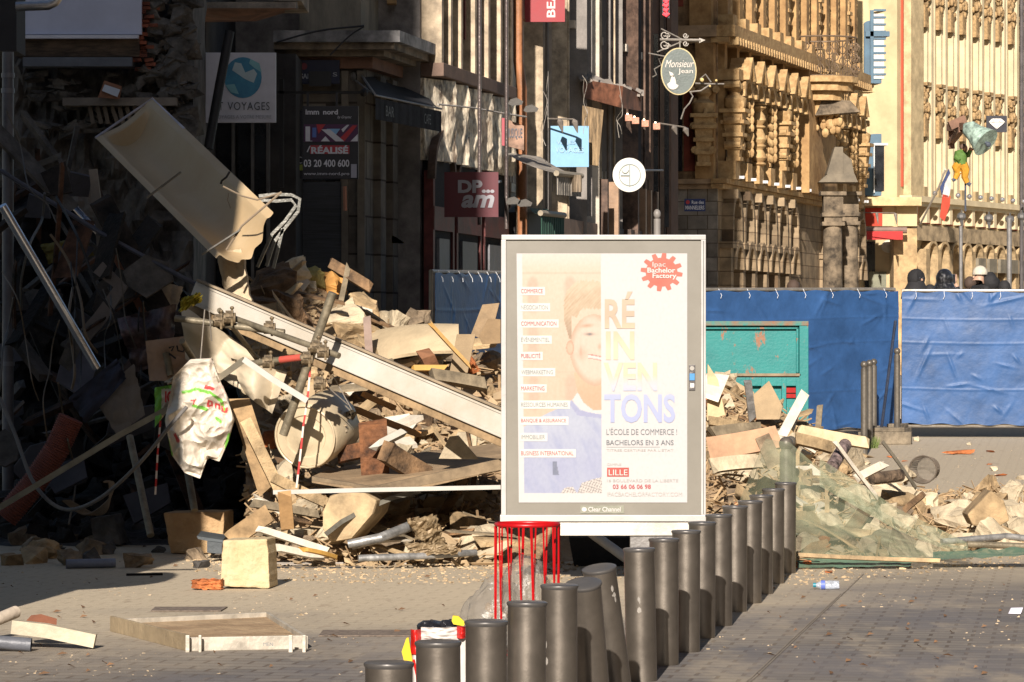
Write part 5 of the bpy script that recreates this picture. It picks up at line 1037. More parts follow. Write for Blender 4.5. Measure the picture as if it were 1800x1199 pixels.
pw = plain('paper_white', A(252, 248, 240, 2.1), .4); pr = plain('ink_coral', A(226, 110, 110, 2.35), .4); pg = plain('ink_grey', A(176, 186, 184, 2.35), .4); pg2 = plain('ink_midgrey', A(150, 156, 160, 2.35), .4)
for i, (s_, x_) in enumerate((('COMMERCE', 954), ('NÉGOCIATION', 963), ('COMMUNICATION', 978), ('ÉVÉNEMENTIEL', 966), ('PUBLICITÉ', 950), ('WEBMARKETING', 972), ('MARKETING', 957), ('RESSOURCES HUMAINES', 998), ('BANQUE & ASSURANCE', 995), ('IMMOBILIER', 958), ('BUSINESS INTERNATIONAL', 1008))):
    y = 512+28.5*i; acc = 2 if ('É' in s_ and s_[0] in 'NÉ' or s_.endswith('É')) else 0
    pb('caption_strip', pw, 914.5, x_+4, y-7, y+7.5); lettering(s_, 916, y-3.5-acc, x_, y+4, DB-.010, pr if i % 2 == 0 else pg, pst, 0)
def gradm(nm, stops):
    m = bpy.data.materials.new(nm); m.use_nodes = True; t = m.node_tree; g_ = t.nodes.new('ShaderNodeNewGeometry'); s_ = t.nodes.new('ShaderNodeSeparateXYZ'); r_ = t.nodes.new('ShaderNodeMapRange'); c = t.nodes.new('ShaderNodeValToRGB')
    r_.inputs[1].default_value = EYE-(750-600)/F*DB; r_.inputs[2].default_value = EYE-(510-600)/F*DB; nz = t.nodes.new('ShaderNodeTexNoise'); nz.inputs['Scale'].default_value = 9; ad = t.nodes.new('ShaderNodeMath'); ad.operation = 'MULTIPLY_ADD'; ad.inputs[1].default_value = .12
    t.links.new(g_.outputs['Position'], s_.inputs[0]); t.links.new(s_.outputs[2], r_.inputs[0]); t.links.new(g_.outputs['Position'], nz.inputs[0]); t.links.new(nz.outputs[0], ad.inputs[0]); t.links.new(r_.outputs[0], ad.inputs[2]); t.links.new(ad.outputs[0], c.inputs[0])
    e = c.color_ramp.elements; e[0].position = stops[0][0]; e[0].color = (*A(*stops[0][1], 2.1), 1); e[1].position = stops[-1][0]; e[1].color = (*A(*stops[-1][1], 2.1), 1)
    for p_, cc in stops[1:-1]: el = e.new(p_); el.color = (*A(*cc, 2.1), 1)
    t.links.new(c.outputs[0], t.nodes['Principled BSDF'].inputs['Base Color']); t.nodes['Principled BSDF'].inputs['Roughness'].default_value = .4; return m
gm = gradm('masked_photo_ink', [(.05, (190, 198, 236)), (.28, (196, 204, 236)), (.36, (222, 222, 232)), (.44, (250, 222, 190)), (.62, (252, 230, 196)), (.75, (242, 212, 178)), (.86, (214, 190, 164)), (1.0, (226, 200, 172))])
for s_, a, b, c_, d in (('RÉ', 1063, 1116, 513, 578), ('IN', 1065, 1115, 583, 633), ('VEN', 1061, 1155, 638, 688), ('TONS', 1062, 1187, 693, 744)): lettering(s_, a, c_, b, d, DB-.008, gm, pst, .028)
for s_, a, b, c_, d, m_, bo in (("L'ÉCOLE DE COMMERCE !", 1066, 1190, 752, 765, pg2, 0), ('BACHELORS EN 3 ANS', 1066, 1184, 774, 783, pg2, .01), ('TITRES CERTIFIES PAR L\'ETAT', 1066, 1184, 790, 794, plain('ink_faint', A(226, 222, 214, 2.35)), 0), ('CAMPUS', 1067, 1092, 815, 819, plain('ink_faint', A(226, 222, 214, 2.35)), 0),
                               ('16 BOULEVARD DE LA LIBERTE', 1067, 1192, 843, 848, plain('ink_faint2', A(216, 212, 206, 2.35)), 0), ('03 66 06 06 98', 1077, 1144, 852, 860, pr, .02), ('IPACBACHELORFACTORY.COM', 1067, 1199, 866, 873, plain('ink_faint', A(226, 222, 214, 2.35)), 0)): lettering(s_, a, c_, b, d, DB-.008, m_, pst, bo)
pb('rule', pg, 1066, 1160, 786, 786.8); pb('caption_strip', plain('coral_box', A(226, 104, 92, 2.35), .4), 1067, 1105.5, 822.5, 838.5); lettering('LILLE', 1070, 826, 1103, 836, DB-.010, pw, pst, .0)
# gear badge
q = MB(); pts = []; cx_, cy_ = 1163, 479
for k in range(192):
    t = 2*math.pi*k/192; s_ = math.sin(t*12); r_ = 31.5+4.4*max(-1, min(1, s_*3)); pts.append(P(cx_+r_*math.cos(t)*1.03, cy_+r_*math.sin(t)*.94, DB-.0072))
q.add([P(cx_, cy_, DB-.0072)]+pts, [(0, 1+k, 1+(k+1) % 192) for k in range(192)]); q.build('badge', plain('badge_coral', A(240, 130, 108, 2.35), .4), pst)
for s_, a, b, c_, d, bo in (('Ipac', 1147, 1170, 461, 472, 0), ('Bachelor', 1138, 1187, 471, 480, .02), ('Factory', 1147, 1189, 481, 492, .02)): lettering(s_, a, c_, b, d, DB-.010, pw, pst, bo)
# lock plate, maker plate
lk = bbx('lock_plate', M('lock_dark', (.13, .12, .115), .4, .4), 1211, 1222, 642, 687, -.008, .0, bev=.002)
pb('sticker', plain('sticker_blue', A(80, 160, 220)), 1212, 1221, 657, 669, .012, lk); pb('sticker', plain('sticker_white', A(235, 232, 225)), 1213, 1220, 674, 682, .012, lk); disc(1216.5, 648, 4, 4, DB-.010, plain('sticker_grey', A(190, 185, 175)), lk, 'key_hole')
mp_ = bbx('maker_plate', M('maker_green', A(158, 158, 140), .5), 1020, 1097, 889, 903, -.006, .0, bev=0); lettering('Clear Channel', 1034, 891.5, 1091, 900, DB-.0075, pw, mp_, .02)
q = MB(); q.prism([P(1027+4.5*math.cos(t), 896+4*math.sin(t), DB-.009) for t in [i*.5 for i in range(12)]], (0, .002, 0)); q.build('emblem', pw, mp_)
# ================= rubble =================
dust = M('dusty_rubble', A(212, 182, 142, 1.6), .95, 0, .35, 3, 1.0, c2=A(140, 110, 78, 1.5), amt=.8, bs=18)
pale = M('pale_limestone', A(240, 220, 184, 1.7), .92, 0, .22, 4, .8, bs=22, rv=.22)
tan = M('tan_stone', A(218, 186, 140, 1.65), .92, 0, .3, 4, .8, bs=18, rv=.25)
grs = M('grey_mortar', A(170, 148, 120, 1.6), .95, 0, .35, 5, .8, rv=.3)
brk = M('orange_brick', A(212, 126, 72, 1.6), .9, 0, .3, 9, .6, rv=.25)
wdl = M('raw_timber', A(230, 198, 150, 1.65), .8, 0, .35, 3, .4, stretch=(1, 1, 1), rv=.3, bs=60)
wdd = M('aged_timber', A(160, 126, 90, 1.6), .85, 0, .5, 4, .7, rv=.4, bs=40)
wht_p = M('white_painted_wood', A(246, 234, 212, 1.6), .6, 0, .15, 4, .25, rv=.1)
wdg = M('weathered_plank', A(176, 158, 128, 1.6), .85, 0, .35, 4, .5, rv=.2)
drk = M('darkened_timber', (.032, .025, .02), .9, 0, .6, 3, .8, rv=.5); drk3 = M('shade_brown', (.1, .05, .03), .9, 0, .6, 3, .8, rv=.5); drk2 = M('shade_plaster', (.1, .09, .08), .9, 0, .4, 3, .6, rv=.4)  # ruin tones kept extra dark in the colour to deepen its shade
footL = [(-50, 955), (200, 960), (330, 975), (430, 988), (560, 996), (880, 998), (1240, 985), (1405, 1000), (1480, 992), (1640, 978), (1850, 968)]
ridge = [(430, 500), (470, 492), (520, 500), (570, 512), (620, 550), (680, 572), (760, 590), (830, 612), (880, 620), (1240, 668), (1270, 672), (1320, 700), (1380, 716), (1420, 745), (1500, 800), (1560, 850), (1650, 868), (1850, 862)]
rD = [(430, 34), (620, 35.5), (880, 36), (1240, 38.5), (1380, 39), (1480, 38), (1560, 36), (1850, 36.2)]
def DF_(x): return EYE*F/(interp(x, footL)-600)
def surf(x, t, lift=0):       # x pixel column, t 0 foot .. 1 ridge
    y = interp(x, footL)+(interp(x, ridge)-interp(x, footL))*t; D = DF_(x)+(interp(x, rD)-DF_(x))*t; p = P(x, y, D); return p+V(0, 0, lift)
def at(x, y, lift=0): f_, r_ = interp(x, footL), interp(x, ridge); return surf(x, (f_-y)/(f_-r_), lift)
rr = random.Random(42)
q = MB()
def mound(u, v, xa, xb):
    x = xa+(xb-xa)*u
    if v <= .8: p = surf(x, v/.8); 
    else: p = surf(x, 1)+V(0, (v-.8)*16, -(v-.8)/.2*surf(x, 1).z)
    k = 1 if .02 < v < .97 else 0; s_ = 1.6
    p.z += k*(.10*noise.noise(p*s_)+.07*noise.noise(p*4.5)+.03*noise.noise(p*12))-.05; return p
q.grid(240, 90, lambda u, v: mound(u, v, 432, 1500)); q.build('rubble_mound', dust, kind='stuff', label='dusty heap of mixed demolition rubble')
q = MB(); q.grid(90, 40, lambda u, v: mound(u, v, 1500, 1850)); q.build('rubble_mound', dust, kind='stuff', label='low spread of pale rubble on the right')
def stone(c, s, flat=.7, n=13, rg=None):
    rg = rg or rr; pts = []
    for _ in range(n):
        v = V(rg.uniform(-1, 1), rg.uniform(-1, 1), rg.uniform(-1, 1)); v = v/max(abs(v.x), abs(v.y), abs(v.z))**.6; pts.append(V(v.x*s, v.y*s*.8, v.z*s*flat))
    m_ = Matrix.Rotation(rg.uniform(0, 6), 3, 'Z') @ Matrix.Rotation(rg.uniform(-.5, .5), 3, 'X'); return [c+m_ @ p for p in pts]
def zone(x): return 'left heap' if x < 900 else ('rubble right of the billboard' if x < 1480 else 'low pale rubble on the right')
def put_stone(x, t, s, mat, kind_, lift=.4):
    c = surf(x, t)+V(0, 0, s*lift); q = MB(); q.rough_hull(stone(c, s), s, x); z = zone(x)
    o = q.build('stone_fragment' if kind_ != 'brick' else 'brick_fragment', mat, None, {'pale': 'jagged pale limestone fragment in the '+z, 'tan': 'broken tan stone block lying in the '+z, 'grey': 'lump of grey mortar lying in the '+z, 'brick': 'broken orange brick piece in the '+z}[kind_], 'brick' if kind_ == 'brick' else 'stone', kind_+' fragments of the '+z, bevel=0)
    return o
kinds = [(pale, 'pale'), (pale, 'pale'), (tan, 'tan'), (tan, 'tan'), (grs, 'grey'), (brk, 'brick')]
for i in range(112):
    x = rr.uniform(440, 885); t = rr.uniform(0, 1.0)**.9; s = rr.choice((.06, .08, .1, .14))*rr.uniform(.8, 1.3); m_, k = rr.choice(kinds[:5]) if rr.random() > .06 else kinds[5]; put_stone(x, t, s, m_, k)
for i in range(70):
    x = rr.uniform(1225, 1480); t = rr.uniform(0, 1.0); s = rr.choice((.06, .08, .1, .13))*rr.uniform(.8, 1.3); m_, k = rr.choice(kinds[:5]) if rr.random() > .04 else kinds[5]; put_stone(x, t, s, m_, k)
for i in range(92):
    x = rr.uniform(1420, 1830); t = rr.uniform(0.0, 1.0); s = rr.choice((.08, .11, .14, .19))*rr.uniform(.8, 1.25); m_, k = rr.choice(kinds[:4]) if rr.random() > .05 else kinds[4]; put_stone(x, t, s, m_ if k != 'tan' or rr.random() > .5 else pale, k if k != 'tan' else 'tan')
# gravel and crumbs that nobody could count
q = MB()
for i in range(4200):
    x = rr.uniform(430, 1850); 
    if 885 < x < 1235: continue
    c = surf(x, rr.random()**1.2, rr.uniform(0, .05)); s = rr.uniform(.012, .05); q.hull(stone(c, s, .7, 8))
q.build('gravel', M('rubble_crumbs', A(222, 192, 148, 1.6), .95, 0, .5, 2, .3, amt=1), kind='stuff', label='small crumbs and chips over the heap')
q = MB()
for i in range(2400):
    y = 900+rr.random()**.75*290; x = rr.uniform(0, 1800); p = PG(x, y if i % 4 else rr.uniform(985, 1030)); 
    if i % 7 == 0: p = PG(rr.uniform(1560, 1800), rr.uniform(785, 850))
    if noise.noise(V(p.x*1.1, p.y*.5, 4)) < -.02+.1*(p.y < 24): continue
    s = rr.uniform(.003, .013)*(1.6 if i % 9 == 0 else 1); q.hull(stone(p, s, .5, 6))
q.build('plaster_crumbs', M('crumbs', A(224, 200, 165, 1.2), .95, 0, .4, 1.5, 0, amt=1), kind='stuff', label='scattered plaster crumbs on the paving')
q = MB()
for i in range(130):
    x, y = rr.uniform(0, 1800), rr.uniform(960, 1190); p = PG(x, y); a = rr.uniform(0, 3); s = rr.uniform(.012, .034); d = V(math.cos(a), math.sin(a), 0)*s; e = V(-math.sin(a), math.cos(a), 0)*s*.5
    q.add([p-d+V(0, 0, .004), p-e*.9+V(0, 0, .008), p+d+V(0, 0, .012), p+e+V(0, 0, .02)], [(0, 1, 2), (0, 2, 3)])
q.build('fallen_leaves', M('dry_leaf', (.22, .12, .06), .8, 0, .5, 1, 0, amt=1), kind='stuff', label='scattered dry leaves on the paving')
q = MB()
for i in range(1300):
    x = rr.choice((rr.uniform(435, 885), rr.uniform(1235, 1500), rr.uniform(1235, 1830))); c = surf(x, rr.random()**1.1, rr.uniform(.0, .09)); L_ = rr.uniform(.05, .26); an = rr.gauss(0, .8); d = V(math.cos(an), rr.uniform(-.7, .7), math.sin(an)*rr.choice((1, -1)))*L_/2; q.bar(c-d, c+d, rr.uniform(.004, .025), rr.uniform(.003, .012), (rr.random(), rr.random(), 1))
q.build('splinters', M('splinter_wood', A(214, 184, 140, 1.6), .85, 0, .6, 1.2, .2, c2=A(120, 90, 62, 1.6), amt=1), kind='stuff', label='wood splinters and slivers over the heap')
q = MB()
for i in range(2600):
    x = rr.uniform(330, 1850); y = interp(x, footL)+rr.random()**2*34-4; p = PG(x, y); s = rr.uniform(.006, .024); q.hull(stone(p, s, .6, 7))
q.build('grit', M('grit_pale', A(220, 192, 152, 1.2), .95, 0, .6, 1.5, 0, amt=1), kind='stuff', label='drift of grit along the foot of the rubble')
# planks, boards, laths scattered
def plank(a, b, w_, h_, mat, lab, name='plank', cat='plank', grp=None, twist=None, jag=True):
    a = Vector(a); b = Vector(b); d = (b-a).normalized(); up = Vector(twist or (rr.uniform(-.5, .5), rr.uniform(-.6, -.1), 1)); x = d.cross(up).normalized(); z = x.cross(d); q = MB(); n = 5; sg = 6; bend = rr.uniform(-.02, .02)
    rings = []
    for i in range(sg+1):
        t = i/sg; p = a.lerp(b, t)+z*bend*math.sin(3.14*t)
        e = [rr.uniform(-.04, .06) if (i in (0, sg) and jag) else 0 for _ in range(4)]
        rings.append([p+x*sx_*w_/2+z*sz_*h_/2+d*e[k] for k, (sx_, sz_) in enumerate(((-1, -1), (1, -1), (1, 1), (-1, 1)))])
    q.v = [v for r_ in rings for v in r_]
    for i in range(sg):
        for k in range(4): A_ = i*4+k; B_ = i*4+(k+1) % 4; q.f.append((A_, B_, B_+4, A_+4))
    q.f += [(3, 2, 1, 0), tuple(sg*4+k for k in range(4))]; return q.build(name, mat, None, lab, cat, grp)
for i in range(95):
    if i < 55: x, t = rr.uniform(450, 880), rr.random()
    else: x, t = rr.uniform(1240, 1500), rr.random()*.98
    L_ = rr.uniform(.2, .8); an = rr.gauss(0, .6)+(0 if rr.random() > .25 else 1.2); c = surf(x, t, rr.uniform(.05, .16)); d = V(math.cos(an), rr.uniform(-.6, .6), math.sin(an)*rr.choice((1, -1))*.8); d = d.normalized()*L_/2
    if (c-d).z < G(c.y)+.03 or (c+d).z < G(c.y)+.03: d.z *= .1; c.z += .05
    m_, nm = rr.choice(((wdl, 'raw pale'), (wdd, 'brown splintered'), (wht_p, 'white painted'), (wdg, 'dusty grey'), (wdl, 'raw pale'))); z = zone(x)
    plank(c-d, c+d, rr.choice((.04, .06, .1, .15)), rr.choice((.015, .025, .04)), m_, nm+' broken plank jutting from the '+z, grp=nm+' planks in the '+z)
def slab(x, y, w_, h_, mat, lab, ang=None, th=.03, tilt=None, nm='board_fragment', grp=None, D=None, n=None, cat='board'):
    c = at(x, y, .05) if D is None else P(x, y, D); n = n or rr.choice((4, 4, 5, 6)); a0 = rr.uniform(0, 6) if ang is None else ang; pts = []
    for k in range(n): t = 2*math.pi*(k+.5+rr.uniform(-.25, .25))/n; pts.append(V(math.cos(t)*w_*rr.uniform(.8, 1.1), math.sin(t)*h_*rr.uniform(.8, 1.1), 0))
    tl_ = tilt if tilt is not None else rr.uniform(.3, 1.3); m_ = Matrix.Rotation(a0 if ang is not None else rr.uniform(-.7, .7), 3, 'Y') @ Matrix.Rotation(tl_, 3, 'X'); q = MB(); q.prism([c+m_ @ p for p in pts], m_ @ V(0, 0, th))
    zmin = min(v.z for v in q.v)
    if zmin < G(c.y): q.v = [v+V(0, 0, G(c.y)-zmin+.01) for v in q.v]
    return q.build(nm, mat, None, lab, cat, grp)
cbd = M('plasterboard', A(214, 186, 146, 1.65), .9, 0, .2, 2, .3, rv=.25)
for i in range(75):
    x = rr.uniform(450, 885) if i < 45 else rr.uniform(1240, 1480); t = rr.random(); y = interp(x, footL)+(interp(x, ridge)-interp(x, footL))*t; z = zone(x)
    m_, nm = rr.choice(((cbd, 'tan'), (pale, 'pale'), (grs, 'grey'), (wdd, 'brown'), (wht_p, 'white'), (cbd, 'tan')))
    slab(x, y, rr.uniform(.07, .2), rr.uniform(.05, .15), m_, nm+' broken board piece in the '+z, th=rr.uniform(.008, .035), grp=nm+' board pieces in the '+z)
# ---- deep shade tangle at the left: back fill, boards, bars, coloured darker to deepen it
q = MB(); q.grid(50, 20, lambda u, v: P(-60+500*u, 968-150*v+50*v*abs(noise.noise(V(u*6, v*3, 1))), 30.2+v*4.5+.3*noise.noise(V(u*9, v*9, 4)))-V(0, 0, .04)); q.build('shaded_debris', M('shade_debris', (.055, .046, .04), .95, 0, .5, 4, 1.0, bs=10), kind='stuff', label='rubble coloured dark for shade, filling the ruin')
q = MB(); q.sheet(40, 40, lambda u, v: P(-60+(520-60*v)*u, 950-(620-250*max(0, u-.35)/.65)*v, 35.6)+V(0, .5*noise.noise(V(u*7, v*8, 2))+.3*noise.noise(V(u*18, v*20, 5)), 0), (0, .3, 0)); q.build('shaded_debris', M('shade_debris_black', (.02, .018, .017), .95, 0, .6, 5, 1.0, bs=9), kind='stuff', label='black debris backing for the dark void of the ruin')
for i in range(70):
    x, y = rr.uniform(-10, 330), rr.uniform(220, 900); D = rr.uniform(31, 35); 
    if x > 60+(y-200)*.75 and y < 560: continue
    an = rr.choice((-.95, -.8, .5, .65, 1.4, -1.1))+rr.gauss(0, .2); L_ = rr.uniform(.4, 1.6); d = V(math.cos(an)*L_/2, rr.uniform(-.3, .3), math.sin(an)*L_/2); c = P(x, y, D)
    if min((c+d).z, (c-d).z) < .05: continue
    m_, nm = rr.choice(((drk, 'darkened'), (drk, 'darkened'), (drk2, 'grey plastered'), (drk3, 'brown'))); plank(c-d, c+d, rr.choice((.04, .07, .12, .2)), rr.choice((.02, .03, .05)), m_, nm+' timber in the shaded tangle of the ruin', 'timber', 'timber', nm+' timbers in the shaded ruin')
for i in range(40):
    x, y = rr.uniform(0, 330), rr.uniform(300, 940); D = rr.uniform(30.8, 34.5)
    if x > 60+(y-200)*.75 and y < 560: continue
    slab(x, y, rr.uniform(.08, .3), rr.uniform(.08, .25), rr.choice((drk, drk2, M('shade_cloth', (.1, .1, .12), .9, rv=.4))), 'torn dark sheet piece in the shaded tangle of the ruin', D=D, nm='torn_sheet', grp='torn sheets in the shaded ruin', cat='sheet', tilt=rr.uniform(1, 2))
for i in range(26):
    x, y = rr.uniform(-10, 300), rr.uniform(100, 700); pts = []
    dx = rr.uniform(-14, 22)
    for k in range(5): pts.append((x, y, rr.uniform(30, 31.5))); x += dx+rr.uniform(-14, 14); y += rr.uniform(30, 80)
    if pts[-1][1] > 960 or max(p[0]-60-(p[1]-200)*.75 for p in pts if p[1] < 600 or p is pts[0]) > 0: continue
    cable('hanging_cable', 'thin grey cable hanging through the shaded ruin', pts, rr.choice((.006, .009, .012)), rr.choice((cab, M('cable_grey', (.1, .1, .1), .6), M('cable_brown', (.16, .12, .08), .7))), group='hanging cables in the shaded ruin')
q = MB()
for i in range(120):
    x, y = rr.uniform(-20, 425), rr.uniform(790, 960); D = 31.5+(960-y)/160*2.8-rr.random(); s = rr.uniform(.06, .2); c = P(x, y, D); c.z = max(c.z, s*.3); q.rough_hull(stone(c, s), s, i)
q.build('shaded_debris', M('lump_shade', (.028, .024, .021), .95, 0, .6, 1.2, .8, amt=1), kind='stuff', label='rubble lumps coloured dark for shade inside the ruin')
for i in range(30):
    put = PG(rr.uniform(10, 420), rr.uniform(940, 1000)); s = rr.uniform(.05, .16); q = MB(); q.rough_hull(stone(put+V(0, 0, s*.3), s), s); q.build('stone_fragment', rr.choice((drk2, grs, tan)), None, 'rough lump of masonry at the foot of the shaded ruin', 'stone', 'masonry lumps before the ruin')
# ---- hero pieces, left
creamp = M('cream_shell', A(236, 214, 176, 1.9), .5, 0, .15, 1.1, .1, c2=A(218, 184, 134, 1.9), amt=1, bs=4)
sh_ = thing('curved_shell', 'large cream curved panel tilted out of the ruin, cracked at its edge', 'panel', P(320, 330, 31.5))
TL, TR, BR, BL = P(168, 243, 32.4), P(268, 174, 32.9), P(480, 376, 30.4), P(380, 455, 30.0)
def shell_(u, v):
    p = (TL.lerp(TR, u)).lerp(BL.lerp(BR, u), v); nrm = (TR-TL).cross(BL-TL).normalized()
    if nrm.y < 0: nrm = -nrm
    rag = (.05*noise.noise(V(u*9, 1, 2)) if v > .99 else 0)+(.03*noise.noise(V(v*14, 8, 2)) if u > .99 and v > .4 else 0)
    return p+nrm*(.2*math.sin(math.pi*min(1, max(0, (u-.08)/.8)))**.8*(1 if v > .04 else .25))+(BL-TL).normalized()*rag+V(0, .02*noise.noise(V(u*3, v*5, 3)), 0)
q = MB(); q.sheet(46, 70, shell_, (0, .015, .012)); q.build('panel', creamp, sh_, smooth=True)
q = MB(); q.tube([TL, TR, TR.lerp(BR, .28)], .012, 6); q.build('rim', M('rim_lilac', (.42, .4, .45), .5), sh_)
q = MB(); ps = [(404, 302), (398, 312), (390, 318), (388, 324)]; q.tube([P(x, y, 30.6) for x, y in ps], .009, 4); q.build('crack', near_black, sh_)
q = MB(); q.tube([P(x, y, 30.95) for x, y in [(402, 340), (400, 352), (405, 366), (404, 374)]], .003, 4); q.build('crack', M('hairline', (.3, .22, .14)), sh_)
for a, b, w_ in (((258, 348), (318, 303), .07), ((355, 448), (422, 405), .09)): q = MB(); q.bar(P(*a, 29.7), P(*b, 29.7), .012, w_, (0, -1, .0)); q.build('strap', M('strap_grey', (.12, .115, .1), .7, .2), sh_)
# long white column
colm = M('white_column', A(250, 244, 232, 2.0), .5, 0, .06, 1.6, .25, c2=A(222, 208, 184, 2.0), amt=.7, bs=9); coltan = M('column_tan', A(196, 164, 122, 1.6), .85, 0, .3, 3, .3)
wc = thing('fallen_column', 'long white boxed column fallen diagonally across the heap', 'column', P(620, 660, 29))
ca = P(338, 512, 29.9); cbp = P(910, 757, 27.6); 
def colbox(nm, m_, y_up, y_dn, o0, o1, a=ca, b=cbp, sh=1):
    d = (b-a).normalized(); q = MB(); upv = V(-d.z, 0, d.x).normalized()
    q.hexa([p+upv*h+V(0, o, 0) for h in (y_dn, y_up) for p, o in ((a, o0), (b, o0), (b, o1), (a, o1))]); return q.build(nm, m_, wc, bevel=.006)
colbox('face', colm, .085, -.1, 0, .24); colbox('moulding', M('column_top', A(178, 158, 130, 1.6), .8), .108, .087, -.03, .27); colbox('moulding', colm, .07, .064, -.012, -.001)
colbox('underside', coltan, -.102, -.165, .03, .24); colbox('moulding', colm, -.078, -.101, -.012, .0)
# drum heater
dr = thing('water_heater', 'dented cream drum water heater lying under the white column', 'heater', P(540, 830, 29.4)); dm = M('heater_enamel', A(228, 208, 172, 1.5), .4, .1, .12, 3, .12); c0 = P(537, 768, 29.0); ax = V(.32, 1, .18).normalized()
q = MB(); n = 48; prof = [(0, 0), (.09, 0), (.1, .008), (.16, .008), (.17, -.004), (.235, -.004), (.25, .012), (.262, .03), (.262, .42), (.255, .6), (.2, .66)]
xx = ax.cross(V(0, 0, 1)).normalized(); zz_ = xx.cross(ax)
for j, (r_, h) in enumerate(prof):
    for k in range(n): a = 2*math.pi*k/n; den = 1-(.12*max(0, math.sin(a*2+.6))*sm(.3, .6, h)); q.v.append(c0+ax*h+(xx*math.cos(a)+zz_*math.sin(a))*max(r_, .001)*den*(1+.06*noise.noise(V(a*3, h*6, 1))*sm(.2, .5, h)))
for j in range(len(prof)-1):
    for k in range(n): A_ = j*n+k; B_ = j*n+(k+1) % n; q.f.append((A_, B_, B_+n, A_+n))
q.build('drum', dm, dr, smooth=True)
q = MB(); q.tube([c0-ax*.012+(xx*math.cos(t)+zz_*math.sin(t))*.245 for t in [2*math.pi*i/40 for i in range(41)]], .009, 6); q.build('rim', dm, dr, smooth=True)
fo = M('foil_mess', A(190, 170, 140, 1.6), .5, .3, .5, 8, .8)
for k in range(7):
    q = MB(); x, y = 600+rr.uniform(-8, 22), 715+rr.uniform(0, 70); q.tube([P(x+rr.uniform(-14, 14), y+rr.uniform(-14, 14), 29.2+rr.uniform(-.1, .2)) for _ in range(5)], rr.uniform(.008, .022), 6); q.build('torn_pipework', fo, dr, smooth=True)
# crumpled cream sheets
def crumple(nm, lab, pts, D, mat, cat, amp=.1, seed=1, n=26, D2=None, parent=None, th=.008, fr=3., fine=.9):
    p = [P(*pts[0], D), P(*pts[1], D2 or D), P(*pts[2], D2 or D), P(*pts[3], D)]
    def f_(u, v):
        q_ = (p[0].lerp(p[1], u)).lerp(p[3].lerp(p[2], u), v); e = .035*fine*noise.noise(V(u*7, v*7, seed+20)); r1 = abs(noise.noise(V(u*fr, v*fr, seed))); r2 = abs(noise.noise(V(u*fr*2.4, v*fr*2.4, seed+3)))
        return q_+V(e, -amp*(r1*2+r2*fine)+amp*.6, e)
    q = MB(); q.sheet(n*2, n*2, f_, (0, th, 0)); return q.build(nm, mat, parent, lab, cat, smooth=True)
crm2 = M('cream_sheet', A(240, 222, 190, 1.8), .55, 0, .12, 2, .2, bs=8)
crumple('bent_sheet', 'crumpled cream sheet metal bulging under the white column', [(318, 535), (470, 636), (492, 722), (325, 632)], 29.75, crm2, 'sheet', .12, 3, fr=1.6, fine=.12)
crumple('bent_sheet', 'cream sheet edge folded down toward the drum heater', [(405, 630), (505, 655), (478, 728), (425, 690)], 29.3, crm2, 'sheet', .1, 9, fr=1.2, fine=.1)
crumple('bent_sheet', 'brownish cream sheet with scribbled marks in half shade', [(255, 600), (335, 590), (345, 670), (262, 670)], 30.2, M('brown_cream_sheet', A(200, 165, 135, 1.7), .6), 'sheet', .06, 14, fr=1.5, fine=.1)
for pts in (((297, 612), (306, 609), (301, 618)), ((311, 608), (313, 617), (322, 619), (325, 612)), ((297, 622), (303, 626), (309, 631))): pipe('scribble', 'black scribbled stroke on the brownish cream sheet', 'mark', [P(x, y, 30.0) for x, y in pts], .007, near_black, 4, True, 'scribbles on the cream sheet')
dkb = M('dark_bulk', (.03, .026, .022), .95, 0, .4, 3, .8)
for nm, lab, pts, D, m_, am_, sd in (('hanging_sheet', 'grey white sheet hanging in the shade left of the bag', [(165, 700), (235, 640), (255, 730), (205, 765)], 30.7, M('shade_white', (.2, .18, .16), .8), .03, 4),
        ('hanging_sheet', 'glossy dark fabric with torn reddish end, high in the tangle', [(205, 560), (310, 535), (300, 640), (235, 655)], 31.0, M('plum_foil', (.1, .07, .075), .4, .2, .5, 4, .4), .14, 6),
        ('navy_jacket', 'dark navy and red jacket draped over bars in the shade', [(120, 700), (205, 630), (222, 665), (150, 745)], 30.6, M('navy_cloth', (.03, .035, .06), .8, 0, .3, 4), .08, 7),
        ('insulation_strip', 'dull yellow insulation sagging in the dark ruin', [(70, 430), (150, 418), (165, 450), (85, 465)], 32.5, M('insulation_dull', (.16, .13, .03), .95, bump=1), .12, 8),
        ('white_card', 'small whitish card bent beside the column end', [(283, 495), (322, 505), (310, 545), (278, 540)], 31.6, M('card_white', A(205, 190, 170, 1.2), .8), .02, 9),
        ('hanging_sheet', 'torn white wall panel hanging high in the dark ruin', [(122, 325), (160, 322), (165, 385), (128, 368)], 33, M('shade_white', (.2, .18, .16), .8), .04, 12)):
    crumple(nm, lab, pts, D, m_, 'jacket' if nm == 'navy_jacket' else ('insulation' if nm[0] == 'i' else 'sheet'), am_*.7, sd, fr=1.8, fine=.35)
crumple('insulation_tuft', 'bright yellow insulation tuft on the upper end of the white column', [(318, 525), (350, 515), (356, 530), (315, 550)], 29.4, M('insulation_yellow', A(225, 205, 70, 1.5), .95, bump=1), 'insulation', .06, 33, 14)
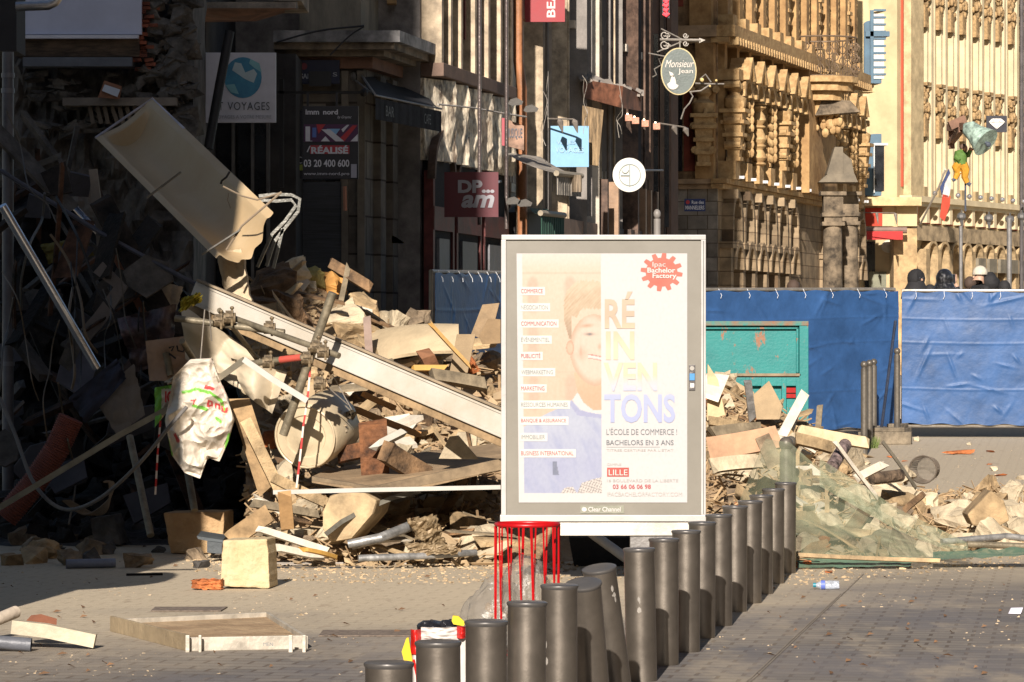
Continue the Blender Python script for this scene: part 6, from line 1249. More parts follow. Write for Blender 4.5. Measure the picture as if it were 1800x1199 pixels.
# white plastic bag
bag = thing('plastic_bag', 'torn white shopping bag with green trim and red letters, hung on bars', 'bag', P(345, 830, 28.8)); bagm = M('bag_white', A(236, 222, 200, 1.9), .5, 0, .1, 3, .5, bs=14)
bl_ = [(300, 690), (305, 662), (335, 632), (372, 630), (383, 660), (400, 700), (412, 738), (402, 775), (386, 812), (365, 805), (352, 842), (325, 832), (302, 800), (290, 740)]
def bagf(u, v):
    t = u*2*math.pi; cx_, cy_ = 348, 738; n_ = len(bl_); k = u*n_; i0 = int(k) % n_; i1 = (i0+1) % n_; w_ = k-int(k); ex_ = bl_[i0][0]+(bl_[i1][0]-bl_[i0][0])*w_; ey_ = bl_[i0][1]+(bl_[i1][1]-bl_[i0][1])*w_
    x = cx_+(ex_-cx_)*math.sin(v*math.pi/2); y = cy_+(ey_-cy_)*math.sin(v*math.pi/2); p = P(x, y, 28.7); b_ = math.cos(v*math.pi/2)
    cr_ = abs(noise.noise(p*5+V(3, 0, 0)))*.2+abs(noise.noise(p*13))*.06+abs(noise.noise(p*30))*.012; return p+V(0, -.16*b_**.6+cr_*min(1, b_*3), 0)
def segd(x, y, pts): 
    m = 1e9
    for (x0, y0), (x1, y1) in zip(pts, pts[1:]):
        dx, dy = x1-x0, y1-y0; t = max(0, min(1, ((x-x0)*dx+(y-y0)*dy)/(dx*dx+dy*dy))); m = min(m, math.hypot(x-x0-t*dx, y-y0-t*dy))
    return m
GR = [([(322, 690), (345, 685), (368, 690), (388, 704), (396, 724)], 3), ([(289, 690), (284, 722), (285, 755), (298, 800)], 6), ([(388, 742), (380, 736)], 2.5), ([(404, 765), (398, 790)], 4), ([(340, 714), (362, 720)], 3)]
RD = [([(366, 716), (366, 704), (372, 706), (373, 713), (366, 716)], 1.8), ([(379, 717), (380, 710), (386, 713), (386, 720)], 1.8), ([(391, 715), (391, 722), (397, 725), (399, 718)], 2), ([(336, 704), (344, 703)], 1.2), ([(341, 703), (340, 712)], 1.2), ([(308, 764), (313, 776)], 3), ([(362, 681), (374, 684)], 3)]
def bagcol(p):
    x = 900+p.x/p.y*F; y = 600-(p.z-EYE)/p.y*F; x += 2*noise.noise(V(x*.1, y*.1, 3)); y += 2*noise.noise(V(x*.1, y*.1, 9)); c = A(246, 232, 210, 1.75)
    c = mixc(c, A(236, 190, 180, 1.75), .7*max(0, noise.noise(V(x*.04, y*.05, 6)))*(x > 370))
    if min(segd(x, y, q_)-w_ for q_, w_ in GR) < 0: c = A(122, 205, 50, 1.7)
    if min(segd(x, y, q_)-w_ for q_, w_ in RD) < 0: c = A(216, 36, 32, 1.6)
    return c
q = MB(); q.grid(220, 90, bagf); q.grid(60, 12, lambda u, v: (lambda p: V(p.x, 28.7*2-p.y+.05, p.z))(bagf(u, v))); q.build('bag_skin', attr_mat('bag_print', .5), bag, smooth=True, cols=[bagcol(p) for p in q.v])
q = MB(); q.sheet(30, 30, lambda u, v: P(272+36*u, 682+(70-40*u)*v-6*u, 28.95)+V(0, .05*noise.noise(V(u*4, v*4, 2)), 0), (0, .01, 0)); q.build('bag_side', attr_mat('bag_print_shade', .6), bag, smooth=True, cols=[A(122, 205, 50, 1.7) if (900+p.x/p.y*F) < 284 or (600-(p.z-EYE)/p.y*F) < 684 else A(236, 220, 196, 1.7) for p in q.v])
lettering('IC', 290, 688, 304, 708, 28.88, plain('bag_red', A(214, 34, 30, 1.5), .5), bag, .05)
crumple('cloth_bundle', 'crumpled beige cloth bundle lodged above the shopping bag', [(287, 672), (372, 628), (382, 668), (340, 682)], 29.2, M('bundle_cloth', A(205, 185, 155, 1.5), .85, bump=.6), 'cloth', .12, 44)
# wrapped sack and stones on the ridge
crumple('plaster_sack', 'upright beige quilted sack leaning below the curved shell', [(380, 444), (424, 438), (442, 536), (398, 530)], 30.4, M('sack_beige', A(232, 208, 172, 1.6), .85, 0, .1, 3, .4), 'sack', .035, 52, fr=1.4, fine=.3, th=.2)
def mattress():
    q = MB(); a, b, c, d = P(650, 583, 34.5), P(806, 570, 34), P(808, 622, 33.6), P(655, 640, 34)
    q.sheet(30, 10, lambda u, v: (a.lerp(b, u)).lerp(d.lerp(c, u), v)+V(0, -.1*math.sin(3.14*v)**.5-.02*noise.noise(V(u*5, v*4, 1)), .03*math.sin(3.14*u)), (0, .25, 0)); q.build('mattress', M('mattress_sand', A(232, 208, 168, 1.8), .85, 0, .15, 2, .3), None, 'dusty sand coloured mattress on top of the heap', 'mattress', smooth=True)
mattress()
def hero_poly(nm, lab, pts, D, mat, th, cat, dD=0, bevel=.004):
    q = MB(); n = len(pts); q.prism([P(x, y, D+(dD*(i/n) if not isinstance(dD, list) else dD[i])) for i, (x, y) in enumerate(pts)], th); return q.build(nm, mat, None, lab, cat, bevel=bevel)
gp_ = M('grey_board', A(186, 158, 122, 1.6), .85, 0, .25, 3, .4)
hero_poly('leaning_slab', 'tall grey tan board leaning against the heap beside the billboard', [(828, 588), (848, 536), (878, 533), (866, 580), (852, 600)], 34.5, gp_, (0, .06, 0), 'board')
hero_poly('leaning_slab', 'lower brown board leaning beside the billboard edge', [(842, 592), (858, 560), (880, 562), (880, 604), (848, 606)], 34, M('brown_board', A(170, 142, 106, 1.6), .85), (0, .06, 0), 'board')
hero_poly('leaning_slab', 'flat tan panel standing right of the mattress', [(790, 655), (803, 588), (836, 588), (822, 656)], 33.2, cbd, (0, .03, 0), 'panel')
hero_poly('floor_slab', 'large flat grey slab lying across the lower heap', [(548, 838), (570, 828), (700, 800), (885, 778), (885, 815), (655, 868), (620, 850)], 28.6, gp_, (0, 0, -.05), 'slab', dD=[0, .8, 1.6, 1.9, .2, -.5, -.2])
hero_poly('slab_edge', 'thick broken front edge of the flat grey slab', [(655, 856), (885, 806), (885, 826), (656, 871), (620, 856), (548, 846), (548, 838)], 28.0, M('edge_grey', A(160, 138, 108, 1.6), .85, 0, .35), (0, .1, 0), 'slab')
hero_poly('stone_triangle', 'pale triangular slab propped under the white column', [(771, 807), (790, 768), (806, 766), (842, 808)], 28.6, pale, (0, .03, 0), 'slab')
hero_poly('boulder_face', 'big tan boulder face at the front of the heap', [(566, 900), (578, 872), (605, 863), (642, 866), (663, 880), (655, 905), (618, 948), (580, 955), (566, 930)], 27.9, M('boulder_tan', A(234, 204, 158, 1.7), .9, 0, .3, 3, .8, bs=10), (.1, .5, 0), 'stone', bevel=.03)
def strip(nm, lab, pts, D, w_, h_, mat, cat, D2=None):
    q = MB(); p = [P(x, y, D+((D2 or D)-D)*i/(len(pts)-1)) for i, (x, y) in enumerate(pts)]; v = []
    for i, a in enumerate(p):
        d = (p[min(i+1, len(p)-1)]-p[max(i-1, 0)]).normalized(); up = V(-d.z, 0, d.x).normalized()
        v += [a+up*h_/2, a-up*h_/2, a-up*h_/2+V(0, w_, 0), a+up*h_/2+V(0, w_, 0)]
    q.v = v; n = len(p); q.f = [(i*4+k, i*4+(k+1) % 4, i*4+4+(k+1) % 4, i*4+4+k) for i in range(n-1) for k in range(4)]+[(3, 2, 1, 0), tuple((n-1)*4+k for k in range(4))]
    return q.build(nm, mat, None, lab, cat)
gm_ = M('bent_metal', A(165, 160, 145, 1.6), .45, .5, .2, 5, .2)
strip('curved_metal_strip', 'bent grey metal strip arching over the tan boulder', [(572, 940), (600, 918), (640, 896), (690, 876), (738, 864)], 27.7, .12, .035, gm_, 'metal strip', 28.2)
strip('aluminium_strip', 'straight white aluminium strip across the foot of the heap', [(480, 866), (640, 862), (880, 857)], 27.9, .03, .032, plain('alu_white', A(236, 230, 218, 2.1)), 'metal strip')
pipe('steel_pipe', 'grey galvanised pipe rising from the rubble foot', 'pipe', [P(612, 957, 27.8), P(668, 946, 27.8), P(722, 925, 28.1)], .032, galv, 12, r1=.04)
pipe('steel_pipe', 'long thin grey pipe lying along the rubble foot', 'pipe', [P(630, 982, 27.5), P(740, 978, 27.6), P(836, 972, 27.9)], .026, galv, 12)
crumple('bent_sheet', 'taupe curled metal sheet standing at the foot of the heap', [(714, 912), (768, 906), (784, 962), (742, 965)], 27.9, M('taupe_metal', A(176, 152, 116, 1.6), .55, .2), 'sheet', .07, 61)
crumple('bent_sheet', 'low taupe sheet resting in front of the curled one', [(714, 955), (800, 960), (805, 975), (722, 975)], 27.6, M('taupe_metal', A(176, 152, 116, 1.6), .55, .2), 'sheet', .03, 62)
for a, b, w_, h_, m_, lab, D in (((456, 930), (572, 968), .05, .05, wht_p, 'white edged board sloping at the left foot of the heap', 27.7), ((483, 962), (565, 980), .05, .045, wht_p, 'white round batten at the left foot of the heap', 27.6), ((527, 965), (590, 980), .03, .03, M('yellow_lath', A(232, 180, 90, 1.6), .7), 'yellow lath lying at the left foot of the heap', 27.5),
        ((500, 868), (506, 935), .1, .03, M('orange_plank', A(214, 170, 116, 1.6), .8), 'upright orange brown plank below the aluminium strip', 27.8), ((455, 565), (497, 560), .3, .05, wdl, 'splintered orange plank on the upper left of the heap', 33),
        ((478, 514), (522, 572), .02, .03, wht_p, 'thin white lath leaning on the upper left heap', 32.5), ((757, 570), (822, 640), .03, .05, M('honey_lath', A(214, 168, 96, 1.6), .7), 'honey coloured lath leaning over the mattress', 32.8),
        ((722, 648), (778, 648), .05, .045, M('yellow_lath', A(240, 196, 100, 1.6), .7), 'short bright yellow batten below the mattress', 32.5), ((756, 660), (848, 676), .1, .12, wdg, 'thick dusty beam stub right of the white column', 32.2),
        ((747, 620), (758, 645), .12, .12, M('red_stump', A(168, 118, 84, 1.6), .9), 'short reddish timber stump below the mattress', 32.6), ((636, 691), (690, 716), .04, .03, M('orange_lath', A(220, 160, 95, 1.6), .7), 'orange lath under the shadowed side of the column', 29.2),
        ((620, 718), (730, 762), .05, .03, M('orange_lath', A(220, 160, 95, 1.6), .7), 'long orange brown batten behind the drum heater', 29.8), ((650, 505), (578, 462), .1, .05, wdd, 'dark brown board crowning the ridge', 34.5),
        ((590, 575), (612, 470), .05, .02, wdg, 'thin grey lath standing on the ridge', 34.5), ((645, 560), (650, 640), .07, .04, M('mauve_board', A(190, 165, 150, 1.6), .8), 'pinkish grey board standing beside the mattress', 33.8),
        ((655, 742), (660, 838), .22, .06, M('rust_metal', A(146, 96, 60, 1.6), .85, 0, .5, 5, .8), 'rusty upright crushed metal flap right of the drum heater', 28.9), ((672, 790), (750, 838), .16, .08, wdd, 'brown crushed timber lying on the flat slab', 28.6),
        ((600, 800), (690, 780), .12, .06, M('rust_metal', A(146, 96, 60, 1.6), .85, 0, .5, 5, .8), 'rusty bent flap behind the heater foot', 29.2), ((660, 785), (706, 762), .05, .07, plain('alu_bright', A(225, 220, 205, 1.5), .35), 'bright crushed aluminium profile on rusty metal', 28.7),
        ((480, 840), (575, 885), .08, .03, wdl, 'pale plank wedged under the drum heater', 28.4), ((420, 700), (470, 860), .16, .04, M('torn_chipboard', A(205, 170, 124, 1.6), .9, 0, .4), 'torn brown chipboard strip left of the drum heater', 29.2), ((432, 740), (500, 880), .09, .03, wdl, 'splintered lath running down to the aluminium strip', 28.9),
        ((442, 885), (560, 905), .06, .04, wdg, 'grey bent batten behind the two stone blocks', 28.3), ((405, 950), (470, 905), .14, .03, M('torn_chipboard', A(206, 172, 122, 1.6), .9), 'tan board scrap just right of the near white block', 27.9)):
    plank(P(*a, D), P(*b, D+rr.uniform(0, .3)), w_, h_, m_, lab, twist=(0, -1, .3))
# insulation, cloth, brown lumps on ridge
for (x, y, s, m_, lab) in ((470, 505, .28, M('peat_brown', A(138, 108, 78, 1.5), .95, 0, .4, 4, 1), 'dark brown earthy lump at the left ridge'), (500, 545, .3, M('peat_brown', A(120, 88, 58, 1.6), .95), 'dark brown earthy lump beneath the splintered plank'), (448, 540, .22, M('peat_brown', A(120, 88, 58, 1.6), .95), 'brown lump wedged beside the quilted sack'),
        (545, 488, .16, M('insulation_olive', A(190, 172, 100, 1.6), .95, bump=1), 'olive insulation clump on the ridge'), (575, 498, .2, M('caramel_cloth', A(220, 160, 84, 1.6), .8), 'caramel coloured rag on the ridge'), (515, 480, .2, pale, 'pale plaster chunk at the top left of the ridge'),
        (620, 590, .32, tan, 'broad dusty stone left of the mattress'), (590, 560, .26, pale, 'pale rough stone above the white column'), (690, 575, .2, pale, 'pale stone at the mattress corner'), (730, 565, .16, grs, 'grey lump on the ridge behind the mattress'), (560, 600, .2, tan, 'tan cloth like lump over the column edge'),
        (640, 545, .22, tan, 'tan rough stone on the middle ridge'), (860, 640, .2, grs, 'grey broken appliance block by the billboard edge'), (820, 925, .18, tan, 'tan chunk beside the red bin wires'), (850, 960, .24, pale, 'flat pale chunk by the red wire bin'), (800, 950, .15, pale, 'pale chunk at the foot of the heap near the bin'), (700, 815, .06, brk, 'small orange brick bit on the flat slab')):
    q = MB(); c = at(x, y, 0) if 432 < x < 1500 else P(x, y, 30); c = P(x, y, c.y-.2); q.rough_hull(stone(c, s, .6, 20), s, x); q.build('rubble_chunk', m_, None, lab, 'stone' if 'rag' not in lab and 'insulation' not in lab else 'scrap')
# bent aluminium frames
alu = M('bent_aluminium', A(170, 168, 158, 2.2), .35, .5, .2, 6, .2)
af = thing('twisted_ladder', 'twisted aluminium ladder like frame rising over the sack', 'frame', P(470, 480, 31.5))
for pts in (((455, 345), (480, 342), (512, 343), (527, 350), (524, 372), (500, 402), (482, 425), (468, 468)), ((456, 352), (485, 354), (512, 352), (520, 362), (500, 390), (478, 412), (465, 440), (452, 470)), ((497, 402), (490, 432), (480, 472))):
    q = MB(); p = [P(x, y, 31.4) for x, y in pts]; v = []
    for i, a in enumerate(p):
        d = (p[min(i+1, len(p)-1)]-p[max(i-1, 0)]).normalized(); up = V(-d.z, 0, d.x).normalized()*.013; v += [a+up, a-up, a-up+V(0, .05, 0), a+up+V(0, .05, 0)]
    q.v = v; n = len(p); q.f = [(i*4+k, i*4+(k+1) % 4, i*4+4+(k+1) % 4, i*4+4+k) for i in range(n-1) for k in range(4)]+[(3, 2, 1, 0), tuple((n-1)*4+k for k in range(4))]; q.build('profile', alu, af)
pipe('bent_rod', 'thin brown rod crossing the lower end of the curved shell', 'rod', [P(x, y, 29.8) for x, y in ((392, 328), (425, 345), (452, 352), (492, 340))], .008, M('rod_brown', (.2, .15, .1), .7), 6)
pipe('bent_rod', 'thin rod from the shell strap up to the aluminium frame', 'rod', [P(x, y, 29.7) for x, y in ((398, 440), (425, 398), (460, 368), (495, 338))], .01, M('rod_brown', (.2, .15, .1), .7), 6)
# scaffold tubes and clamps
sct = M('scaffold_tube', A(158, 146, 122, 1.5), .5, .4, .25, 8, .3)
def clamp(x, y, D, r_=.045):
    q = MB(); c = P(x, y, D); q.tube([c-V(.045, 0, .0), c+V(.045, 0, 0)], r_, 10); q.box(c+V(0, -.03, .035), (.06, .05, .05)); q.tube([c+V(.02, -.04, -.06), c+V(.02, -.04, .08)], .01, 6); q.ell(c+V(.02, -.04, .08), (.018, .018, .015), 6, 4)
    q.build('scaffold_clamp', M('clamp_rust', A(150, 130, 100, 1.5), .6, .4, .4, 12, .5), None, 'grimy scaffold coupler clamped on crossing tubes', 'clamp', 'scaffold couplers on the tubes', smooth=True)
for a, b, r_, D, lab, D2 in (((585, 515), (498, 765), .034, 28.3, 'steep grey scaffold tube crossing the white column', 28.5), ((308, 560), (500, 585), .026, 28.9, 'long scaffold tube crossing the cream sheet', 28.7), ((400, 556), (596, 626), .024, 28.9, 'sloping scaffold tube ending on the white column', 28.2), ((320, 600), (345, 640), .024, 29.0, 'short scaffold tube stub above the bag', 29.4),
                          ((385, 545), (452, 632), .02, 28.9, 'thin scaffold bar under the long tube', 29.4), ((228, 768), (265, 942), .03, 30.0, 'dark pole standing in the shade left of the stone block', 29.4), ((330, 830), (342, 898), .03, 29.6, 'short pole standing under the shopping bag', 29.4), ((292, 620), (300, 660), .03, 30.2, 'grey tube behind the cloth bundle', 30.2)):
    pipe('scaffold_tube', lab, 'tube', [P(*a, D), P(*b, D2)], r_, sct, 12)
rt_ = thing('striped_tube', 'short red banded scaffold tube before the white column', 'tube', P(508, 632, 29)); pipe('tube', None, None, [P(440, 640, 28.7), P(548, 626, 28.4)], .025, sct, 12, parent=rt_); pipe('band', None, None, [P(493, 633, 28.55), P(530, 628.5, 28.45)], .027, plain('band_red', A(205, 90, 75, 1.5)), 12, parent=rt_); pipe('band', None, None, [P(470, 636, 28.62), P(478, 635, 28.6)], .027, plain('band_red', A(205, 90, 75, 1.5)), 12, parent=rt_)
for x, y, D in ((474, 578, 28.7), (385, 566, 28.8), (404, 560, 28.75), (568, 620, 28.2), (472, 638, 28.6), (540, 632, 28.35), (562, 676, 28.4), (556, 612, 28.3)): clamp(x, y, D)
pipe('chrome_tube', 'shiny chrome tube slanting out of the dark at the left edge', 'tube', [P(4, 362, 29.6), P(170, 647, 30.2)], .036, M('chrome', (.62, .64, .7), .2, .95, .05, 3, .03), 20)
pipe('chrome_tube', 'dark chrome tube high in the ruin running down to the card', 'tube', [P(72, 300, 32.5), P(165, 402, 32), P(285, 530, 31.5)], .028, M('chrome_dark', (.3, .31, .36), .25, .9), 14)
pipe('chrome_tube', 'dark bar slanting from the upper left edge across the ruin', 'tube', [P(0, 300, 31.6), P(180, 412, 31.4), P(380, 520, 31)], .02, M('bar_slate', (.09, .09, .11), .5, .4), 8)
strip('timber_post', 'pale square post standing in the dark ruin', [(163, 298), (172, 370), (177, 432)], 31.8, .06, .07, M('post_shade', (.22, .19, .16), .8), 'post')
strip('red_board', 'reddish brown board standing in the dark ruin', [(196, 428), (222, 480), (256, 552)], 31.6, .05, .1, M('board_red', (.3, .13, .08), .8), 'board')
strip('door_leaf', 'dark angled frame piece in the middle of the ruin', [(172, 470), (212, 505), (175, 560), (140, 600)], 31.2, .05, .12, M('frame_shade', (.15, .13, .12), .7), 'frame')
strip('aluminium_rail', 'long bent aluminium rail running from the bag down to the left edge', [(430, 632), (385, 665), (330, 700), (210, 765), (90, 838), (-5, 895)], 28.5, .05, .045, M('rail_alu', A(190, 180, 158, 1.5), .4, .5, .15, 6, .15), 'rail', 29.4)
strip('aluminium_rail', 'short bright bent end of the long aluminium rail', [(428, 632), (480, 668), (540, 705)], 28.3, .05, .045, plain('alu_white', A(236, 230, 218, 2.1)), 'rail')
cable('hose', 'thick dark hose looping along the bag side to the floor', [(328, 716, 28.45), (300, 748, 28.4), (240, 820, 28.6), (170, 880, 29), (110, 895, 29.3), (60, 850, 29.5), (25, 760, 29.8), (0, 700, 30)], .016, M('hose_grey', (.13, .12, .11), .6), n=8, cat='hose')
for i in range(5): cable('cable_bundle', 'brown loop of cable drooping near the floor of the ruin', [(110+i*3, 880, 29.5), (150+i*5, 905, 29.5), (190, 880+i*3, 29.4), (200-i*2, 850, 29.4), (186-i, 848, 29.4)], .008, M('cable_brown', (.16, .12, .08), .7), group='cable loops near the ruin floor')
hs = MB(); pts = [P(x, y, 30.4) for x, y in ((125, 735), (100, 790), (60, 850), (10, 910))]; pp = []
for i in range(90): t = i/89*3; k = min(2, int(t)); pp.append(pts[k].lerp(pts[k+1], t-k))
hs.tube(pp, [.1+.01*(i % 2) for i in range(90)], 14); hs.build('corrugated_hose', M('hose_rust', (.2, .06, .04), .7), None, 'wide reddish corrugated hose in the shaded lower left ruin', 'hose')
def tape(lab, pts, D, w_=.015):
    t = thing('barrier_tape', lab, 'tape', P(*pts[-1], D)); p = [P(x, y, D) for x, y in pts]; n = 10
    for k in range(n):
        a = (len(p)-1)*k/n; b = (len(p)-1)*(k+1)/n; f_ = lambda s_: p[min(int(s_), len(p)-2)].lerp(p[min(int(s_), len(p)-2)+1], s_-min(int(s_), len(p)-2)); A_, B_ = f_(a), f_(b)
        q = MB(); q.hexa([A_+V(-w_/2, 0, 0), A_+V(w_/2, 0, 0), A_+V(w_/2, .003, 0), A_+V(-w_/2, .003, 0), B_+V(-w_/2, 0, 0), B_+V(w_/2, 0, 0), B_+V(w_/2, .003, 0), B_+V(-w_/2, .003, 0)]); q.build('stripe', (plain('tape_red', A(205, 35, 30, 1.5)), plain('tape_white', A(235, 220, 205, 1.5)))[k % 2], t)
tape('red and white barrier tape hanging in front of the drum heater', [(546, 640), (541, 700), (533, 750), (528, 800), (521, 858)], 28.4); tape('red and white barrier tape hanging in the shade left of the bag', [(282, 740), (277, 800), (273, 870)], 28.9)
for a, b, lab in (((360, 545), (352, 640), 'thin taut wire rising from the cloth bundle'), ((368, 548), (372, 600), 'thin short wire beside the taut one'), ((575, 680), (612, 712), 'thin wire running down behind the drum'), ((585, 660), (618, 720), 'thin second wire running down behind the drum')): pipe('taut_wire', lab, 'wire', [P(*a, 28.6), P(*b, 28.8)], .005, M('wire_pale', (.35, .31, .26), .6), 4)
# ---- blocks and litter on the pavement, left
def block(lab, pts, D, depth, mat, nm='stone_block', cat='stone', seed=1, ground_y=None):
    q = MB(); r_ = random.Random(seed); n = 14
    a, b, c, d = [P(x, y, D) for x, y in pts]          # bl br tr tl
    q.sheet(n, n, lambda u, v: (a.lerp(b, u)).lerp(d.lerp(c, u), v)+V(.01*noise.noise(V(u*5, v*5, seed)), -.016*noise.noise(V(u*4, v*4, seed+2)), .01*noise.noise(V(v*6, u*4, seed))), (depth*.12, depth, 0)); zm = min(v.z for v in q.v); q.v = [v+V(0, 0, .002-zm if v.z-zm < .06 else 0) for v in q.v]
    return q.build(nm, mat, None, lab, cat, bevel=.012, smooth=False)
lime = M('block_limestone', A(246, 226, 184, 1.9), .85, 0, .2, 5, .7, c2=A(232, 200, 146, 1.9), amt=.9, bs=26)
def PGD(y): return EYE*F/(y-600)
block('squarish pale limestone block standing alone on the paving', [(386, 1034), (474, 1037), (470, 948), (392, 950)], PGD(1036), .32, lime, seed=3)
block('taller stained stone block behind the pale one, half in shade', [(300, 975), (392, 974), (394, 900), (287, 902)], PGD(975), .4, M('block_stained', A(214, 182, 136, 1.5), .9, 0, .35, 3, .8, c2=A(160, 120, 80, 1.5), amt=1), seed=7)
block('dim grey stone block in the shade near the ruin foot', [(166, 962), (212, 958), (200, 905), (158, 912)], PGD(962), .3, drk2, seed=9)
block('whole orange brick lying beside the pale block', [(335, 1037), (388, 1039), (388, 1020), (338, 1020)], PGD(1038), .1, brk, 'brick', 'brick', 5)
q = MB(); q.prism([P(x, y, 28.6) for x, y in ((346, 943), (392, 950), (392, 957), (348, 948))], (0, .4, .02)); q.build('slate_piece', M('slate_dark', (.06, .07, .075), .6), None, 'dark slate piece leaning between the two stone blocks', 'slate')
q = MB(); q.prism([P(x, y, 28.4) for x, y in ((364, 952), (390, 955), (390, 974), (364, 972))], (0, .06, 0)); q.build('slate_piece', M('slate_dark', (.06, .07, .075), .6), None, 'dark upright slate square between the two stone blocks', 'slate')
# shallow frame tray
tr = thing('frame_tray', 'shallow dusty metal frame tray lying flat on the paving', 'tray', PG(400, 1130)); trm = M('tray_metal', A(212, 202, 184, 1.4), .5, .3, .2, 6, .2)
g0, g1, g2, g3 = PG(330, 1145), PG(538, 1141), PG(470, 1097), PG(196, 1110)
def wallbar(a, b, h, w_, m_, nm='rail', par=tr): d = (b-a).normalized(); n_ = V(d.y, -d.x, 0)*w_/2; q = MB(); q.hexa([a-n_, b-n_, b+n_, a+n_]+[p+V(0, 0, h) for p in (a-n_, b-n_, b+n_, a+n_)]); return q.build(nm, m_, par, bevel=.003)
wallbar(g0, g1, .075, .03, trm); wallbar(g1, g2, .07, .02, trm); wallbar(g2, g3, .07, .02, trm); wallbar(g3, g0, .09, .02, M('tray_brown', A(176, 156, 124, 1.4), .6))
q = MB(); q.prism([p+V(0, 0, .012) for p in (g0, g1, g2, g3)], (0, 0, .03)); q.build('infill', dust, tr)
for x, w_ in ((327, 7), (350, 5), (508, 7), (532, 6)): a = PG(x, 1146)-V(0, .025, 0); q = MB(); q.box(a+V(w_/2/F*a.y, 0, .045), (w_/F*a.y, .025, .095)); q.build('bracket', trm, tr, bevel=.002)
lettering('MEN', 463, 1130, 480, 1136, g0.y-.05, pg2, tr)
# lower left corner
strip('cut_beam', 'cream box section beam end at the lower left corner', [(20, 1103), (80, 1110), (166, 1128)], PGD(1142), .08, .075, M('beam_cream', A(205, 192, 165, 1.2), .6, 0, .2), 'beam')
pipe('grey_pipe', 'dark grey open pipe lying at the lower left corner', 'pipe', [P(-20, 1128, PGD(1146)), P(55, 1134, PGD(1146))], .038, M('pvc_grey', (.11, .115, .13), .45), 20, cap=False)
pipe('cardboard_tube', 'pale mottled tube end at the left edge', 'tube', [P(-20, 1096, PGD(1125)), P(28, 1076, PGD(1120))], .036, M('tube_pale', A(200, 185, 165, 1.2), .85), 16)
q = MB(); q.hull([P(x, y, PGD(1135)+e) for x, y in ((40, 1098), (55, 1082), (72, 1080), (86, 1087), (100, 1088), (99, 1105), (72, 1106)) for e in (-.08, .1)]); q.build('rust_cloth', M('rust_cloth_m', (.17, .065, .035), .9), None, 'crumpled rust brown scrap on the cream beam', 'scrap')
pipe('grey_pipe', 'short grey pipe piece lying in shade before the ruin', 'pipe', [P(116, 992, PGD(1000)), P(203, 990, PGD(999))], .035, M('pvc_blue', (.2, .22, .28), .45), 18, cap=False)
pipe('curtain_rod', 'thin dark bar lying on the sunlit paving edge by the shade', 'bar', [PG(222, 1013)+V(0, 0, .01), PG(286, 1012)+V(0, 0, .01)], .01, drk, 6)
for i in range(7):
    y = rr.uniform(990, 1002); x = rr.uniform(380, 560); cable('floor_wire', 'thin wire strewn along the foot of the heap', [(x, y, PGD(y)-.02), (x+60, y+rr.uniform(-4, 2), PGD(y)-.02), (x+130, y+rr.uniform(-3, 3), PGD(y)), (x+220, y+rr.uniform(-4, 3), PGD(y))], .008, rr.choice((M('wire_pale', (.35, .31, .26), .6), cab, M('cable_brown', (.16, .12, .08), .7))), group='wires along the heap foot', cat='wire')
# ---- right side pieces
for a, b, w_, h_, m_, lab, D in (((1400, 757), (1526, 780), .1, .045, M('fresh_timber', A(250, 226, 180, 1.5), .7, 0, .2, 3, .3), 'thick fresh timber beam pointing right past the netting', 32), ((1400, 772), (1462, 788), .1, .05, wdl, 'second timber below the thick fresh beam', 31.8), ((1374, 768), (1412, 697), .09, .02, wht_p, 'white painted board standing up beside the skip', 34), ((1392, 758), (1408, 705), .04, .02, wht_p, 'narrow white lath behind the standing white board', 34.2),
        ((1552, 778), (1609, 857), .028, .02, M('pole_dull', A(150, 142, 125, 1.5), .5, .4), 'thin grey pole leaning over the low rubble', 33), ((1505, 842), (1554, 817), .07, .04, wht_p, 'short pale board propped on the low rubble', 31.5), ((1470, 780), (1538, 870), .03, .03, wht_p, 'long white lath sloping beneath the netting edge', 31), ((1592, 895), (1625, 868), .05, .04, wdd, 'brown stick on the low pale rubble', 30.5),
        ((1314, 668), (1322, 735), .07, .05, galv, 'battered grey post stub upright before the skip', 36), ((1243, 740), (1312, 752), .08, .05, wdl, 'pale timber lying beside the billboard', 33), ((1255, 765), (1330, 758), .14, .06, wdg, 'grey beam crossing behind the netting', 32), ((1244, 790), (1360, 770), .2, .04, M('pink_board', A(222, 176, 138, 1.5), .8), 'pinkish board lying between billboard and netting', 31.5),
        ((1250, 820), (1330, 812), .12, .05, pale, 'pale slab lying between billboard and netting', 30.5), ((1245, 700), (1262, 660), .2, .02, wht_p, 'big white board scrap at the billboard edge', 34.5)):
    plank(P(*a, D), P(*b, D+.2), w_, h_, m_, lab, twist=(0, -1, .35))
pipe('log', 'short rough log among the low pale rubble', 'log', [P(1533, 842, 32.4), P(1584, 836, 32.6)], .055, M('log_bark', (.16, .11, .07), .95, 0, .5, 8, 1), 12)
pipe('painted_post', 'grey post with peeling purple paint leaning under the netting', 'post', [P(1462, 822, 31), P(1486, 782, 31.4)], .055, M('peeled_paint', A(150, 130, 125, 1.5), .6, 0, .6, 14, .5), 14)
hero_poly('leaning_slab', 'large pale angular slab right beside the billboard', [(1244, 640), (1262, 668), (1275, 730), (1243, 740)], 34.6, M('slab_cream', A(240, 214, 166, 1.5), .85), (0, .05, 0), 'slab')
hero_poly('leaning_slab', 'tan pointed board standing in front of the skip', [(1318, 700), (1352, 670), (1376, 715), (1370, 738), (1330, 738)], 36.5, cbd, (0, .04, 0), 'board')
hero_poly('leaning_slab', 'grey triangular slab beneath the netted post', [(1328, 772), (1352, 762), (1376, 812), (1350, 826)], 31.6, grs, (0, .05, 0), 'slab')
